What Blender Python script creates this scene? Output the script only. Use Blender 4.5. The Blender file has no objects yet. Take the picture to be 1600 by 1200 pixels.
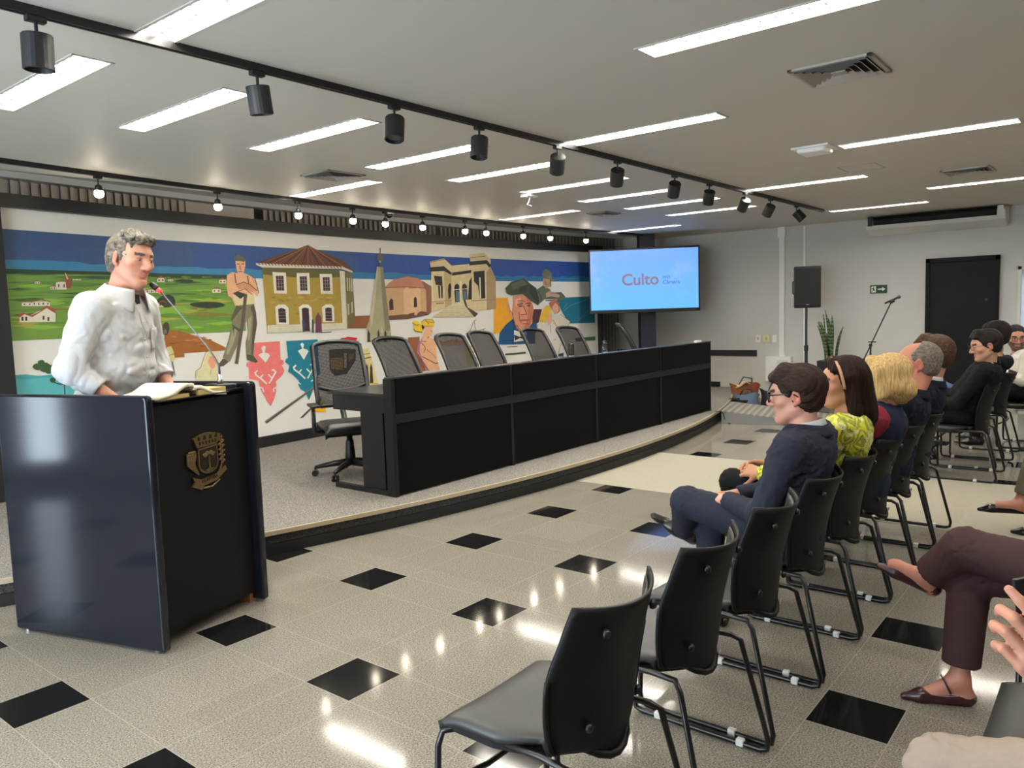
import bpy, bmesh, math, random
import numpy as np
from math import sin, cos, pi, radians
from mathutils import Vector, Matrix, Euler
random.seed(11)
SC = bpy.context.scene
COL = SC.collection
# ------------------------------------------------------------------ materials
def lin(c):
    return tuple(((v/255)/12.92 if v/255 <= .04045 else ((v/255+.055)/1.055)**2.4) for v in c)
class NT:
    """small wrapper for building node trees"""
    def __init__(s, m): s.m = m; m.use_nodes = True; s.t = m.node_tree; s.n = s.t.nodes; s.b = s.n['Principled BSDF']
    def new(s, typ, **kw):
        n = s.n.new(typ)
        for k, v in kw.items(): setattr(n, k, v)
        return n
    def link(s, a, b): s.t.links.new(a, b)
    def math(s, op, a, b=None, c=None):
        n = s.new('ShaderNodeMath', operation=op)
        for i, v in enumerate((a, b, c)):
            if v is None: continue
            if isinstance(v, (int, float)): n.inputs[i].default_value = v
            else: s.link(v, n.inputs[i])
        return n.outputs[0]
    def mix(s, f, a, b):
        n = s.new('ShaderNodeMix', data_type='RGBA')
        for i, v in ((0, f), (6, a), (7, b)):
            if isinstance(v, (int, float)): n.inputs[i].default_value = v
            elif isinstance(v, tuple): n.inputs[i].default_value = (*v, 1)
            else: s.link(v, n.inputs[i])
        return n.outputs[2]
    def noise(s, scale, detail=3, rough=.5, vec=None):
        n = s.new('ShaderNodeTexNoise'); n.inputs['Scale'].default_value = scale
        n.inputs['Detail'].default_value = detail; n.inputs['Roughness'].default_value = rough
        if vec is not None: s.link(vec, n.inputs['Vector'])
        return n.outputs[0]
    def obj(s):
        return s.new('ShaderNodeTexCoord').outputs['Object']
    def ramp(s, f, lo, hi):
        n = s.new('ShaderNodeMapRange'); n.inputs[1].default_value = lo; n.inputs[2].default_value = hi
        s.link(f, n.inputs[0]); return n.outputs[0]
    def bump(s, h, strength=.3, dist=.01):
        n = s.new('ShaderNodeBump'); n.inputs['Strength'].default_value = strength; n.inputs['Distance'].default_value = dist
        s.link(h, n.inputs['Height']); s.link(n.outputs[0], s.b.inputs['Normal'])
MATS = {}
def mat(name, c=(128,128,128), rough=.5, metal=0., var=.0, vscale=6., bump=0., bscale=60., spec=None, emit=None, estr=0., alpha=1., trans=0., sheen=0.):
    if name in MATS: return MATS[name]
    m = bpy.data.materials.new(name); MATS[name] = m
    k = NT(m); b = k.b; L = lin(c)
    b.inputs['Base Color'].default_value = (*L, 1); b.inputs['Roughness'].default_value = rough
    b.inputs['Metallic'].default_value = metal
    if spec is not None: b.inputs['Specular IOR Level'].default_value = spec
    if sheen: b.inputs['Sheen Weight'].default_value = sheen
    if emit: b.inputs['Emission Color'].default_value = (*lin(emit), 1); b.inputs['Emission Strength'].default_value = estr
    if alpha < 1: b.inputs['Alpha'].default_value = alpha
    if trans: b.inputs['Transmission Weight'].default_value = trans
    if var:
        f = k.noise(vscale, 4, .6, k.obj())
        k.link(k.mix(f, tuple(max(0, x*(1-var)) for x in L), tuple(min(1, x*(1+var)) for x in L)), b.inputs['Base Color'])
    if bump:
        k.bump(k.noise(bscale, 3, .6, k.obj()), bump, .004)
    return m
def attrmat(name, rough=.5, var=.06, vscale=30., bump=.0, bscale=80., sheen=0., sss=0., attr='Col', spec=None):
    """base colour from the paint/skin colour stored on the mesh"""
    if name in MATS: return MATS[name]
    m = bpy.data.materials.new(name); MATS[name] = m; k = NT(m)
    a = k.new('ShaderNodeAttribute'); a.attribute_name = attr
    hsv = k.new('ShaderNodeHueSaturation'); k.link(a.outputs[0], hsv.inputs['Color'])
    f = k.noise(vscale, 4, .6, k.obj())
    k.link(k.math('MULTIPLY_ADD', f, 2*var, 1-var), hsv.inputs['Value'])
    k.link(hsv.outputs[0], k.b.inputs['Base Color']); k.b.inputs['Roughness'].default_value = rough
    if spec is not None: k.b.inputs['Specular IOR Level'].default_value = spec
    if sss:
        k.b.inputs['Subsurface Weight'].default_value = sss; k.b.inputs['Subsurface Radius'].default_value = (.012, .005, .003)
        k.b.inputs['Subsurface Scale'].default_value = .5
    if sheen: k.b.inputs['Sheen Weight'].default_value = sheen
    if bump: k.bump(k.noise(bscale, 3, .6, k.obj()), bump, .003)
    return m
# ------------------------------------------------------------------ mesh helpers
class G:
    """collects faces, then links them as one mesh object"""
    def __init__(s): s.v = []; s.f = []
    def add(s, vs, fs):
        o = len(s.v); s.v += [tuple(v) for v in vs]; s.f += [tuple(i+o for i in f) for f in fs]; return s
    def box(s, c, d, rot=None):
        x, y, z = d[0]/2, d[1]/2, d[2]/2
        vs = [Vector(p) for p in ((-x,-y,-z),(x,-y,-z),(x,y,-z),(-x,y,-z),(-x,-y,z),(x,-y,z),(x,y,z),(-x,y,z))]
        if rot is not None:
            R = rot if isinstance(rot, Matrix) else Euler(rot).to_matrix()
            vs = [R @ v for v in vs]
        return s.add([v+Vector(c) for v in vs], [(0,3,2,1),(4,5,6,7),(0,1,5,4),(1,2,6,5),(2,3,7,6),(3,0,4,7)])
    def bx(s, x0, x1, y0, y1, z0, z1):
        return s.box(((x0+x1)/2,(y0+y1)/2,(z0+z1)/2), (abs(x1-x0),abs(y1-y0),abs(z1-z0)))
    def tube(s, pts, r, n=8, closed=False, cap=True):
        pts = [Vector(p) for p in pts]; m = len(pts)
        rs = r if isinstance(r, (list, tuple)) else [r]*m
        vs = []; up = None
        for i, p in enumerate(pts):
            if closed: t = (pts[(i+1) % m]-pts[i-1])
            else: t = (pts[min(i+1, m-1)]-pts[max(i-1, 0)])
            t.normalize()
            if up is None:
                up = Vector((0,0,1)) if abs(t.z) < .9 else Vector((1,0,0))
            u = t.cross(up)
            if u.length < 1e-4: u = t.cross(Vector((.3,1,.2)))
            u.normalize(); w = u.cross(t).normalized(); up = w
            for k in range(n):
                a = 2*pi*k/n; vs.append(p+(u*cos(a)+w*sin(a))*rs[i])
        fs = []
        for i in range(m if closed else m-1):
            j = (i+1) % m
            for k in range(n):
                fs.append((i*n+k, i*n+(k+1) % n, j*n+(k+1) % n, j*n+k))
        if cap and not closed: fs += [tuple(range(n))[::-1], tuple((m-1)*n+k for k in range(n))]
        return s.add(vs, fs)
    def cyl(s, a, b, r, r2=None, n=16): return s.tube([a, b], [r, r if r2 is None else r2], n)
    def lathe(s, prof, c=(0,0,0), n=20, rot=None):
        vs = []; m = len(prof); R = Euler(rot).to_matrix() if rot else Matrix.Identity(3)
        for r, z in prof:
            for k in range(n): vs.append(R @ Vector((r*cos(2*pi*k/n), r*sin(2*pi*k/n), z))+Vector(c))
        fs = [(i*n+k, i*n+(k+1) % n, (i+1)*n+(k+1) % n, (i+1)*n+k) for i in range(m-1) for k in range(n)]
        fs += [tuple(range(n))[::-1], tuple((m-1)*n+k for k in range(n))]
        return s.add(vs, fs)
    def ball(s, c, r, n=12, m=8):
        rx, ry, rz = (r, r, r) if isinstance(r, (int, float)) else r
        return s.add(*(lambda q: (q.v, q.f))(G().lathe([(max(1e-4, sin(pi*i/m)), -cos(pi*i/m)) for i in range(m+1)], n=n).scaled((rx, ry, rz)).moved(c)))
    def scaled(s, k): s.v = [(v[0]*k[0], v[1]*k[1], v[2]*k[2]) for v in s.v]; return s
    def moved(s, c): s.v = [(v[0]+c[0], v[1]+c[1], v[2]+c[2]) for v in s.v]; return s
    def xf(s, M): s.v = [tuple(M @ Vector(v)) for v in s.v]; return s
    def merge(s, g): return s.add(g.v, g.f)
    def grid(s, fn, nu, nv, thick=None):
        """surface fn(u, v) in 0..1; thick = function of point index offset to give it a back side"""
        P = [[Vector(fn(i/nu, j/nv)) for j in range(nv+1)] for i in range(nu+1)]
        idx = lambda i, j: i*(nv+1)+j
        vs = [p for r in P for p in r]; fs = [(idx(i,j), idx(i+1,j), idx(i+1,j+1), idx(i,j+1)) for i in range(nu) for j in range(nv)]
        if thick:
            N = []
            for i in range(nu+1):
                for j in range(nv+1):
                    du = P[min(i+1,nu)][j]-P[max(i-1,0)][j]; dv = P[i][min(j+1,nv)]-P[i][max(j-1,0)]
                    N.append(du.cross(dv).normalized())
            o = len(vs); vs = vs+[p-n*thick for p, n in zip(vs, N)]
            fs += [tuple(k+o for k in f[::-1]) for f in fs]
            for i in range(nu): fs += [(idx(i,0), idx(i,0)+o, idx(i+1,0)+o, idx(i+1,0)), (idx(i+1,nv), idx(i+1,nv)+o, idx(i,nv)+o, idx(i,nv))]
            for j in range(nv): fs += [(idx(0,j+1), idx(0,j+1)+o, idx(0,j)+o, idx(0,j)), (idx(nu,j), idx(nu,j)+o, idx(nu,j+1)+o, idx(nu,j+1))]
        return s.add(vs, fs)
    def prism(s, poly, z0, z1, fn=None):
        """extrude a polygon (x,y) between z0 and z1; fn maps (x,y,z) to space"""
        n = len(poly); fn = fn or (lambda x, y, z: (x, y, z))
        vs = [fn(x, y, z0) for x, y in poly]+[fn(x, y, z1) for x, y in poly]
        fs = [tuple(range(n))[::-1], tuple(range(n, 2*n))]+[(i, (i+1) % n, n+(i+1) % n, n+i) for i in range(n)]
        return s.add(vs, fs)
    def obj(s, name, m, parent=None, smooth=False, bevel=0., seg=2, loc=None, rotz=None):
        me = bpy.data.meshes.new(name); me.from_pydata(s.v, [], s.f); me.update()
        bm = bmesh.new(); bm.from_mesh(me); bmesh.ops.recalc_face_normals(bm, faces=bm.faces); bm.to_mesh(me); bm.free()
        if smooth: me.polygons.foreach_set('use_smooth', [True]*len(me.polygons))
        for x in (m if isinstance(m, (list, tuple)) else [m]): me.materials.append(x)
        o = bpy.data.objects.new(name, me); COL.objects.link(o)
        if parent is not None: o.parent = parent
        if loc is not None: o.location = loc
        if rotz is not None: o.rotation_euler = (0, 0, rotz)
        if bevel:
            b = o.modifiers.new('Bevel', 'BEVEL'); b.width = bevel; b.segments = seg; b.limit_method = 'ANGLE'; b.angle_limit = radians(40)
        return o
def tag(o, label, cat, group=None, kind=None):
    o['label'] = label; o['category'] = cat
    if group: o['group'] = group
    if kind: o['kind'] = kind
    return o
def thing(name, label, cat, loc=(0,0,0), rotz=0., group=None, kind=None):
    o = bpy.data.objects.new(name, None); o.empty_display_size = .1; COL.objects.link(o)
    o.location = loc; o.rotation_euler = (0,0,rotz); return tag(o, label, cat, group, kind)
def struct(o): o['kind'] = 'structure'; return o
def dup(root, loc, rotz=0., label=None, group=None):
    def cp(o, par):
        c = o.copy(); COL.objects.link(c); c.parent = par
        for ch in o.children: cp(ch, c)
        return c
    r = cp(root, None); r.location = loc; r.rotation_euler = (0,0,rotz)
    if label: r['label'] = label
    if group: r['group'] = group
    return r
def arc(c, r, a0, a1, n, ax='xy'):
    return [(c[0]+r*cos(a0+(a1-a0)*i/n), c[1]+r*sin(a0+(a1-a0)*i/n)) for i in range(n+1)]
def text_mesh(body, size, name, m, parent, loc, rot, extrude=.001, bold=0., align='CENTER'):
    cu = bpy.data.curves.new(name, 'FONT'); cu.body = body; cu.size = size; cu.extrude = extrude; cu.align_x = align; cu.align_y = 'CENTER'; cu.offset = bold
    o = bpy.data.objects.new(name, cu); COL.objects.link(o)
    dg = bpy.context.evaluated_depsgraph_get(); me = bpy.data.meshes.new_from_object(o.evaluated_get(dg))
    bpy.data.objects.remove(o); me.materials.clear(); me.materials.append(m)
    q = bpy.data.objects.new(name, me); COL.objects.link(q); q.parent = parent; q.location = loc; q.rotation_euler = rot
    return q
# ------------------------------------------------------------------ common materials
M_black = mat('black_laminate', (22,23,25), .34, var=.08, vscale=3)
M_blackmat = mat('black_matt', (17,17,18), .55)
M_plastic = mat('black_plastic', (17,17,18), .42, bump=.05, bscale=300)
M_rod = mat('black_powder_coat', (16,16,17), .3)
M_white = mat('white_plastic', (242,242,240), .4)
M_steel = mat('brushed_steel', (180,182,184), .3, 1.)
M_wall = mat('painted_wall', (206,204,199), .7, var=.03, vscale=2, bump=.03, bscale=200)
M_ceil = mat('ceiling_paint', (204,199,190), .55, var=.02, vscale=1.2)
M_glass = mat('clear_glass', (245,250,250), .02, trans=1.)
# ------------------------------------------------------------------ camera
cam = bpy.data.cameras.new('camera'); CAM = bpy.data.objects.new('camera', cam); COL.objects.link(CAM)
CAM.matrix_world = Matrix(((.625618717, .09186126, -.7747017, -1.14955986), (-.77947228, .03286828, -.62557385, -3.48079925), (-.03200289, .99522921, .09216631, 1.54129979), (0,0,0,1)))
cam.sensor_width = 36; cam.lens = 1218.8044/1600*36; cam.clip_start = .05; cam.clip_end = 60
SC.camera = CAM
# ------------------------------------------------------------------ room shell
H = 2.74; XE = 11.35; XW = -3.4; YS = -7.6; YN = 4.75; YC = 3.32
def mural_y(x): return 4.06-(x-6.3)**2/58
# floor: grey granite 30/60 cm tiles with black inserts every 90 cm
fm = bpy.data.materials.new('granite_floor'); k = NT(fm)
sep = k.new('ShaderNodeSeparateXYZ'); k.link(k.obj(), sep.inputs[0]); X, Y = sep.outputs[0], sep.outputs[1]
def wrap(v): return k.math('SUBTRACT', k.math('MODULO', k.math('ADD', v, 90.45), .9), .45)     # -.45 .. .45 round each black insert
ax, ay = k.math('ABSOLUTE', wrap(X)), k.math('ABSOLUTE', wrap(Y))
blk = k.math('MULTIPLY', k.math('LESS_THAN', ax, .1405), k.math('LESS_THAN', ay, .1405))
def seam(v): return k.math('LESS_THAN', k.math('ABSOLUTE', k.math('SUBTRACT', v, .1425)), .0016)
jt = k.math('MAXIMUM', seam(ax), seam(ay))
n1 = k.ramp(k.noise(150, 4, .8, k.obj()), .38, .62); n2 = k.ramp(k.noise(48, 4, .75, k.obj()), .38, .62); n3 = k.noise(2.2, 3, .6, k.obj())
ix = k.math('FLOOR', k.math('DIVIDE', k.math('ADD', X, .1425), .45)); iy = k.math('FLOOR', k.math('DIVIDE', k.math('ADD', Y, .1425), .45))
wn = k.new('ShaderNodeTexWhiteNoise'); cmb = k.new('ShaderNodeCombineXYZ'); k.link(ix, cmb.inputs[0]); k.link(iy, cmb.inputs[1]); k.link(cmb.outputs[0], wn.inputs[0])
g = k.mix(n1, lin((34,33,31)), lin((184,178,166))); g = k.mix(k.math('MULTIPLY', n2, .5), g, lin((140,134,120)))
g = k.mix(k.math('MULTIPLY', n3, .22), g, lin((116,106,84))); g = k.mix(k.math('MULTIPLY', wn.outputs[0], .16), g, lin((84,80,72)))
b = k.mix(k.ramp(k.noise(400, 2, .6, k.obj()), .4, .8), lin((12,12,13)), lin((42,42,42)))
g = k.mix(k.math('MULTIPLY', jt, .55), g, lin((176,170,156))); k.link(k.mix(blk, g, b), k.b.inputs['Base Color'])
k.b.inputs['Roughness'].default_value = .11; k.b.inputs['Specular IOR Level'].default_value = .22; k.link(k.math('MULTIPLY_ADD', k.noise(5, 3, .6, k.obj()), .07, .05), k.b.inputs['Roughness'])
struct(G().bx(XW, XE, YS, YN, -.08, 0).obj('floor', fm))
# lamp positions: (x centre, y0, y1)
LAMPS = [(x, .25, 1.42) for x in (.53, 1.26, 2.16, 3.21, 4.17, 5.22, 6.26, 7.25, 8.3)] + \
        [(x, -1.37, -.18) for x in (.59, 3.66, 7.0, 9.8)] + [(x, -2.79, -1.61) for x in (2.25, 5.34, 8.5)] + [(x, 1.87, 3.04) for x in (3.64, 6.84, 9.52)]
ADDED_LAMPS = [(-1.1, .25, 1.42), (-1.6, -1.37, -.18), (-.9, -2.79, -1.61), (.59, -4.4, -3.2), (3.66, -4.4, -3.2), (7.0, -4.4, -3.2), (9.8, -4.4, -3.2), (2.25, -5.9, -4.7), (5.34, -5.9, -4.7), (8.5, -5.9, -4.7)]  # unseen lamps added for lighting, carrying on the visible rows
LW = .165
# ceiling with openings for the lamps
xs = sorted({XW, XE} | {x+s*LW/2 for x, _, _ in LAMPS+ADDED_LAMPS for s in (-1, 1)}); ys = sorted({YS, YC} | {y for l in LAMPS+ADDED_LAMPS for y in l[1:]})
gc = G()
def hole(x, y): return any(abs(x-l[0]) < LW/2 and l[1] < y < l[2] for l in LAMPS+ADDED_LAMPS)
for i in range(len(xs)-1):
    for j in range(len(ys)-1):
        if not hole((xs[i]+xs[i+1])/2, (ys[j]+ys[j+1])/2):
            gc.add([(xs[i],ys[j],H),(xs[i],ys[j+1],H),(xs[i+1],ys[j+1],H),(xs[i+1],ys[j],H)], [(0,1,2,3)])
ceil = struct(gc.obj('ceiling', M_ceil))
gr = G().bx(XW, XE, YC, YN, 2.84, 2.9); gr.bx(XW, XE, YC-.02, YC, H, 2.9); gr.bx(XW, XE, YS, YN, 2.92, 3.0); gr.obj('ceiling_recess', M_ceil)
bpy.data.objects['ceiling_recess'].parent = ceil
struct(G().bx(XE, XE+.15, YS, YN, -.05, 3).obj('wall_east', M_wall))
struct(G().bx(XW, XE, YN, YN+.15, -.05, 3).obj('wall_north', M_wall)); struct(G().bx(XW, XE, YS-.15, YS, -.05, 3).obj('wall_south', M_wall))
# west wall with a low window and a wide window (daylight side)
gw = G(); W1 = (3.13, 3.6, .16, 1.5); W2 = (-2.2, 1.3, .12, 2.2)
for y0, y1, z0, z1 in ((YS, W2[0], 0, 3), (W2[1], W1[0], 0, 3), (W1[1], YN, 0, 3), (W2[0], W2[1], 0, W2[2]), (W2[0], W2[1], W2[3], 3), (W1[0], W1[1], 0, W1[2]), (W1[0], W1[1], W1[3], 3)):
    gw.bx(XW-.15, XW, y0, y1, z0, z1)
struct(gw.obj('wall_west', M_wall))
M_alu = mat('aluminium_frame', (150,152,154), .35, .8)
for i, (y0, y1, z0, z1) in enumerate((W1, W2)):
    w = G().bx(XW-.1, XW-.04, y0, y1, z0, z0+.04).bx(XW-.1, XW-.04, y0, y1, z1-.04, z1).bx(XW-.1, XW-.04, y0, y0+.04, z0, z1).bx(XW-.1, XW-.04, y1-.04, y1, z0, z1)
    if i: w.bx(XW-.1, XW-.04, -.47, -.43, z0, z1)
    struct(w.obj('window_%d' % (i+1), M_alu))
# ------------------------------------------------------------------ ceiling lamps
M_tube = mat('fluorescent_tube', (255,255,255), .4, emit=(255,249,236), estr=1.)
M_refl = mat('lamp_reflector', (222,222,220), .25, .6); M_louv = mat('lamp_louver', (58,58,60), .5); M_frame = mat('lamp_frame', (196,194,188), .45)
def make_lamp(L):
    t = thing('ceiling_lamp', '', 'ceiling lamp', group='recessed fluorescent lamps in the ceiling')
    w = LW/2; d = .085
    fr = G()
    for s in (-1, 1): fr.bx(s*(w-.004), s*(w+.012), -.012, L+.012, -.004, 0)
    fr.bx(-w-.012, w+.012, -.012, .004, -.004, 0).bx(-w-.012, w+.012, L-.004, L+.012, -.004, 0); fr.obj('lamp_frame', M_frame, t)
    r = G()
    prof = [(-w, 0), (-w+.012, .03), (-.05, d), (.05, d), (w-.012, .03), (w, 0)]
    for (a, b_), (c, e) in zip(prof, prof[1:]): r.add([(a,0,b_),(a,L,b_),(c,L,e),(c,0,e)], [(0,1,2,3)])
    for y in (0, L): r.add([(p[0], y, p[1]) for p in prof], [tuple(range(6))])
    r.obj('reflector', M_refl, t)
    lv = G(); n = 17
    for i in range(1, n): lv.bx(-w+.006, w-.006, L*i/n-.002, L*i/n+.002, .002, .012)
    lv.bx(-.002, .002, 0, L, .002, .012); lv.obj('louver', M_louv, t)
    for s in (-1, 1): G().cyl((s*.038, .03, .028), (s*.038, L-.03, .028), .013, n=8).obj('tube', M_tube, t, smooth=True)
    return t
lamp0 = make_lamp(1.175)
LAMP_LABELS = ['ceiling lamp at far left of the front row, above the speaker', 'ceiling lamp behind the second black spotlight from the left', 'ceiling lamp between second and third black spotlights, just above a square vent',
 'ceiling lamp ending beside the fourth black spotlight from the left', 'ceiling lamp ending beside the fifth black spotlight from the left', 'ceiling lamp just above the small white ceiling bracket', 'ceiling lamp ending just left of the seventh black spotlight',
 'ceiling lamp ending below the eighth black spotlight', 'ceiling lamp farthest along the row nearest the audience side, seen below the last spotlights',
 'ceiling lamp cut by the top edge, just beyond the straight spotlight track', 'ceiling lamp crossing the black track where it ends by the fifth spotlight', 'ceiling lamp just below the flush ceiling hatch', 'ceiling lamp starting where the black spotlight track ends',
 'biggest ceiling lamp, running out of the top edge beside the slatted air vent', 'ceiling lamp at right edge just above the white access point', 'ceiling lamp above the wall air conditioner, beside the far slatted vent',
 'ceiling lamp beside the left square vent, close to the row of lit bulbs', 'ceiling lamp behind the lit bulbs above the stone building in the mural', 'ceiling lamp nearest the screen, above it by the dark column']
for i, (x, y0, y1) in enumerate(LAMPS+ADDED_LAMPS):
    lb = LAMP_LABELS[i] if i < len(LAMP_LABELS) else 'recessed ceiling lamp out of view, added to light the room'
    o = lamp0 if i == 0 else dup(lamp0, (0,0,0))
    o.location = (x, y0, H); o['label'] = lb
# ------------------------------------------------------------------ air vents, hatch, small ceiling devices
M_vent = mat('vent_metal', (176,170,162), .45, .2); M_dark = mat('dark_void', (14,14,15), .8)
def vent(name, x0, x1, y0, y1, label, square=False):
    t = thing(name, label, 'air vent', ((x0+x1)/2, (y0+y1)/2, H), group='air vents in the ceiling')
    hx, hy = (x1-x0)/2, (y1-y0)/2
    f = G(); e = .025
    f.bx(-hx, hx, -hy, -hy+e, -.012, 0).bx(-hx, hx, hy-e, hy, -.012, 0).bx(-hx, -hx+e, -hy, hy, -.012, 0).bx(hx-e, hx, -hy, hy, -.012, 0); f.obj('vent_frame', M_vent, t, bevel=.002)
    G().bx(-hx+e, hx-e, -hy+e, hy-e, -.002, -.001).obj('backing', M_dark, t)
    b = G(); n = 5
    for i in range(n):        # concentric louvres, each ring of four sloping blades
        a = 1-i/n; c = a-.12; X0, Y0, X1, Y1 = (hx-e)*a, (hy-e)*a, max(.01,(hx-e)*c), max(.01,(hy-e)*c)
        z0, z1 = -.02, -.003
        for q in (((-X0,-Y0),(X0,-Y0),(X1,-Y1),(-X1,-Y1)), ((X0,-Y0),(X0,Y0),(X1,Y1),(X1,-Y1)), ((X0,Y0),(-X0,Y0),(-X1,Y1),(X1,Y1)), ((-X0,Y0),(-X0,-Y0),(-X1,-Y1),(-X1,Y1))):
            b.add([(*q[0],z0),(*q[1],z0),(*q[2],z1),(*q[3],z1)], [(0,1,2,3)])
    b.bx(-(hx-e)*.2, (hx-e)*.2, -(hy-e)*.2, (hy-e)*.2, -.018, -.012)
    b.obj('louver', M_vent, t)
vent('air_vent', 3.02, 3.42, -2.42, -2.01, 'large square ceiling vent beside the biggest ceiling lamp'); vent('air_vent', 7.3, 7.7, -2.36, -1.95, 'small looking far vent above the wall air conditioner')
vent('air_vent', 2.97, 3.37, 1.69, 2.06, 'square ceiling vent at left, beside lamp near the lit bulbs'); vent('air_vent', 7.2, 7.56, 1.69, 1.98, 'dark square vent between lamp rows, left of the screen top')
hg = G(); 
for a in ((6.3,6.66,-1.62,-1.614),(6.3,6.66,-1.306,-1.3),(6.3,6.306,-1.62,-1.3),(6.654,6.66,-1.62,-1.3)): hg.bx(*a, H-.003, H)
tag(hg.obj('ceiling_hatch', mat('hatch_seam', (170,164,156), .6)), 'flush square ceiling hatch outline between lamps near the white access point', 'hatch')
t = thing('wireless_access_point', 'white flat access point box fixed under the ceiling by the hatch', 'access point', (5.23, -1.45, H))
G().prism([(-.11,-.11),(.11,-.11),(.11,.11),(-.11,.11)], -.045, 0).obj('housing', M_white, t, bevel=.02, seg=3); G().bx(-.14,.14,-.14,.14,-.012,0).obj('mounting_plate', M_white, t)
t = thing('projector_bracket', 'small white bracket hanging from ceiling above the mural centre', 'bracket', (5.36, 1.46, H))
G().bx(-.09,.09,-.05,.05,-.03,0).obj('ceiling_plate', M_white, t, bevel=.006); G().tube([(0,0,-.03),(-.02,0,-.08),(-.05,0,-.11),(.02,0,-.12)], .006).obj('hook', M_white, t); G().box((-.1,0,-.03),(.05,.05,.02)).obj('cable_clip', M_white, t)
t = thing('dome_camera', 'white dome security camera with dark lens under ceiling by the blinds', 'security camera', (5.43, 3.66, 2.84))
G().lathe([(.06,0),(.06,-.06),(.055,-.075)]).obj('camera_base', M_white, t, smooth=True, bevel=.004); G().lathe([(.045,-.07),(.04,-.1),(.02,-.12),(.001,-.125)]).obj('lens_dome', mat('dark_dome', (20,20,24), .08), t, smooth=True)
# ------------------------------------------------------------------ spotlight tracks
M_track = mat('black_track', (22,22,24), .4)
tr = thing('spotlight_track', 'long straight black ceiling track carrying the black cylinder spotlights', 'track', (0,0,0))
G().bx(-2.4, 9.5, -.215, -.18, H-.034, H).obj('rail', M_track, tr); G().bx(-2.4, 9.5, -.202, -.193, H-.036, H-.033).obj('contact_slot', M_dark, tr)
def y2(x): return 3.2-(x-5.9)**2/68
def sweep(fn, x0, x1, dy, z0, z1, n=40):
    q = G()
    ring = []
    for i in range(n+1):
        x = x0+(x1-x0)*i/n; y = fn(x); ring.append([(x,y-dy,z0),(x,y+dy,z0),(x,y+dy,z1),(x,y-dy,z1)])
    for r in ring: q.v += r
    for i in range(n):
        for j in range(4): q.f.append((i*4+j, i*4+(j+1)%4, i*4+4+(j+1)%4, i*4+4+j))
    q.f += [(3,2,1,0), (n*4,n*4+1,n*4+2,n*4+3)]
    return q
tr2 = thing('spotlight_track', 'curved black ceiling track carrying the lit bulbs above the mural', 'track', (0,0,0))
sweep(y2, -1.5, 10.3, .018, H-.034, H).obj('rail', M_track, tr2)
M_can = mat('black_spot_can', (28,28,30), .5); M_bulb = mat('lit_bulb', (255,250,240), .3, emit=(255,240,214), estr=28.)
M_lens = mat('spot_lens', (120,118,110), .2, .6); M_lens_on = mat('spot_lens_lit', (255,250,235), .3, emit=(255,244,222), estr=6.)
def spot_can(x, tilt, yaw, label, lens):
    t = thing('track_spotlight', label, 'spotlight', (x, -.197, H-.034), group='black cylinder spotlights on the straight track')
    G().bx(-.035,.035,-.017,.017,-.022,0).obj('adapter', M_can, t, bevel=.003)
    G().cyl((0,0,-.02),(0,0,-.09),.007, n=8).obj('stem', M_can, t)
    R = Euler((tilt,0,yaw)).to_matrix()
    c = Vector((0,0,-.085)); ax = R @ Vector((0,0,-1)); 
    q = G().lathe([(.02,.02),(.052,.018),(.055,.014),(.055,-.11),(.05,-.112),(.047,-.09),(.047,-.088)], n=24); q.xf(Matrix.Translation(c) @ R.to_4x4()); q.obj('can', M_can, t, smooth=False)
    q = G().lathe([(.046,-.092),(.03,-.089),(.001,-.088)], n=20); q.xf(Matrix.Translation(c) @ R.to_4x4()); q.obj('lens', lens, t)
SPX = [.13, 1.08, 1.95, 2.67, 3.52, 4.34, 5.32, 6.04, 6.92, 7.64, 8.49]
ORD = ['first', 'second', 'third', 'fourth', 'fifth', 'sixth', 'seventh', 'eighth', 'ninth', 'tenth', 'last']
TILT = [(.05,0),(.18,-1.2),(-.28,-1.0),(.2,1.9),(.7,-.8),(.7,-.85),(.72,-.85),(.55,-.85),(.75,-.6),(.7,-.5),(.75,-2.6)]
for i, x in enumerate(SPX):
    lb = ['biggest black cylinder spotlight, first on the straight track at left'] + ['%s black cylinder spotlight from the left on the straight track' % ORD[j] for j in range(1,9)] + ['black cylinder spotlight next to last, dimly lit, on the straight track', 'glowing black cylinder spotlight at the end of the straight track']
    spot_can(x, TILT[i][0], TILT[i][1], lb[i], M_lens_on if i == 10 else M_lens)
BX = [1.71, 2.8, 3.72, 4.45, 4.93, 5.53, 6.28, 6.68, 7.43, 8.02, 8.85]
BL = ['brightest lit bulb spot, alone at the left end of the curved track', 'lit bulb spot above the flat-capped worker in the mural', 'lit bulb spot above the ochre house in the mural', 'lit bulb spot just left of the dome camera', 'lit bulb spot just right of the dome camera', 'lit bulb spot above the round domed building in the mural',
  'lit bulb spot above the stone towers in the mural, left of a pair', 'lit bulb spot above the stone towers in the mural, right of a pair', 'lit bulb spot above the beret portrait in the mural', 'lit bulb spot above the right part of the mural, next to last', 'lit bulb spot at the right end of the curved track, nearest the screen']
for i, x in enumerate(BX):
    t = thing('bulb_spotlight', BL[i], 'spotlight', (x, y2(x), H-.034), group='lit bulbs on the curved track')
    G().bx(-.03,.03,-.016,.016,-.02,0).obj('adapter', M_can, t, bevel=.003); G().cyl((0,0,-.018),(0,0,-.07),.006,n=8).obj('stem', M_can, t)
    G().lathe([(.012,.0),(.026,-.012),(.032,-.05)], c=(0,0,-.065)).obj('holder', M_can, t, smooth=True); G().lathe([(.014,-.1),(.03,-.112),(.036,-.135),(.03,-.158),(.012,-.168),(.001,-.17)], n=16).obj('bulb', M_bulb, t, smooth=True)
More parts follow.
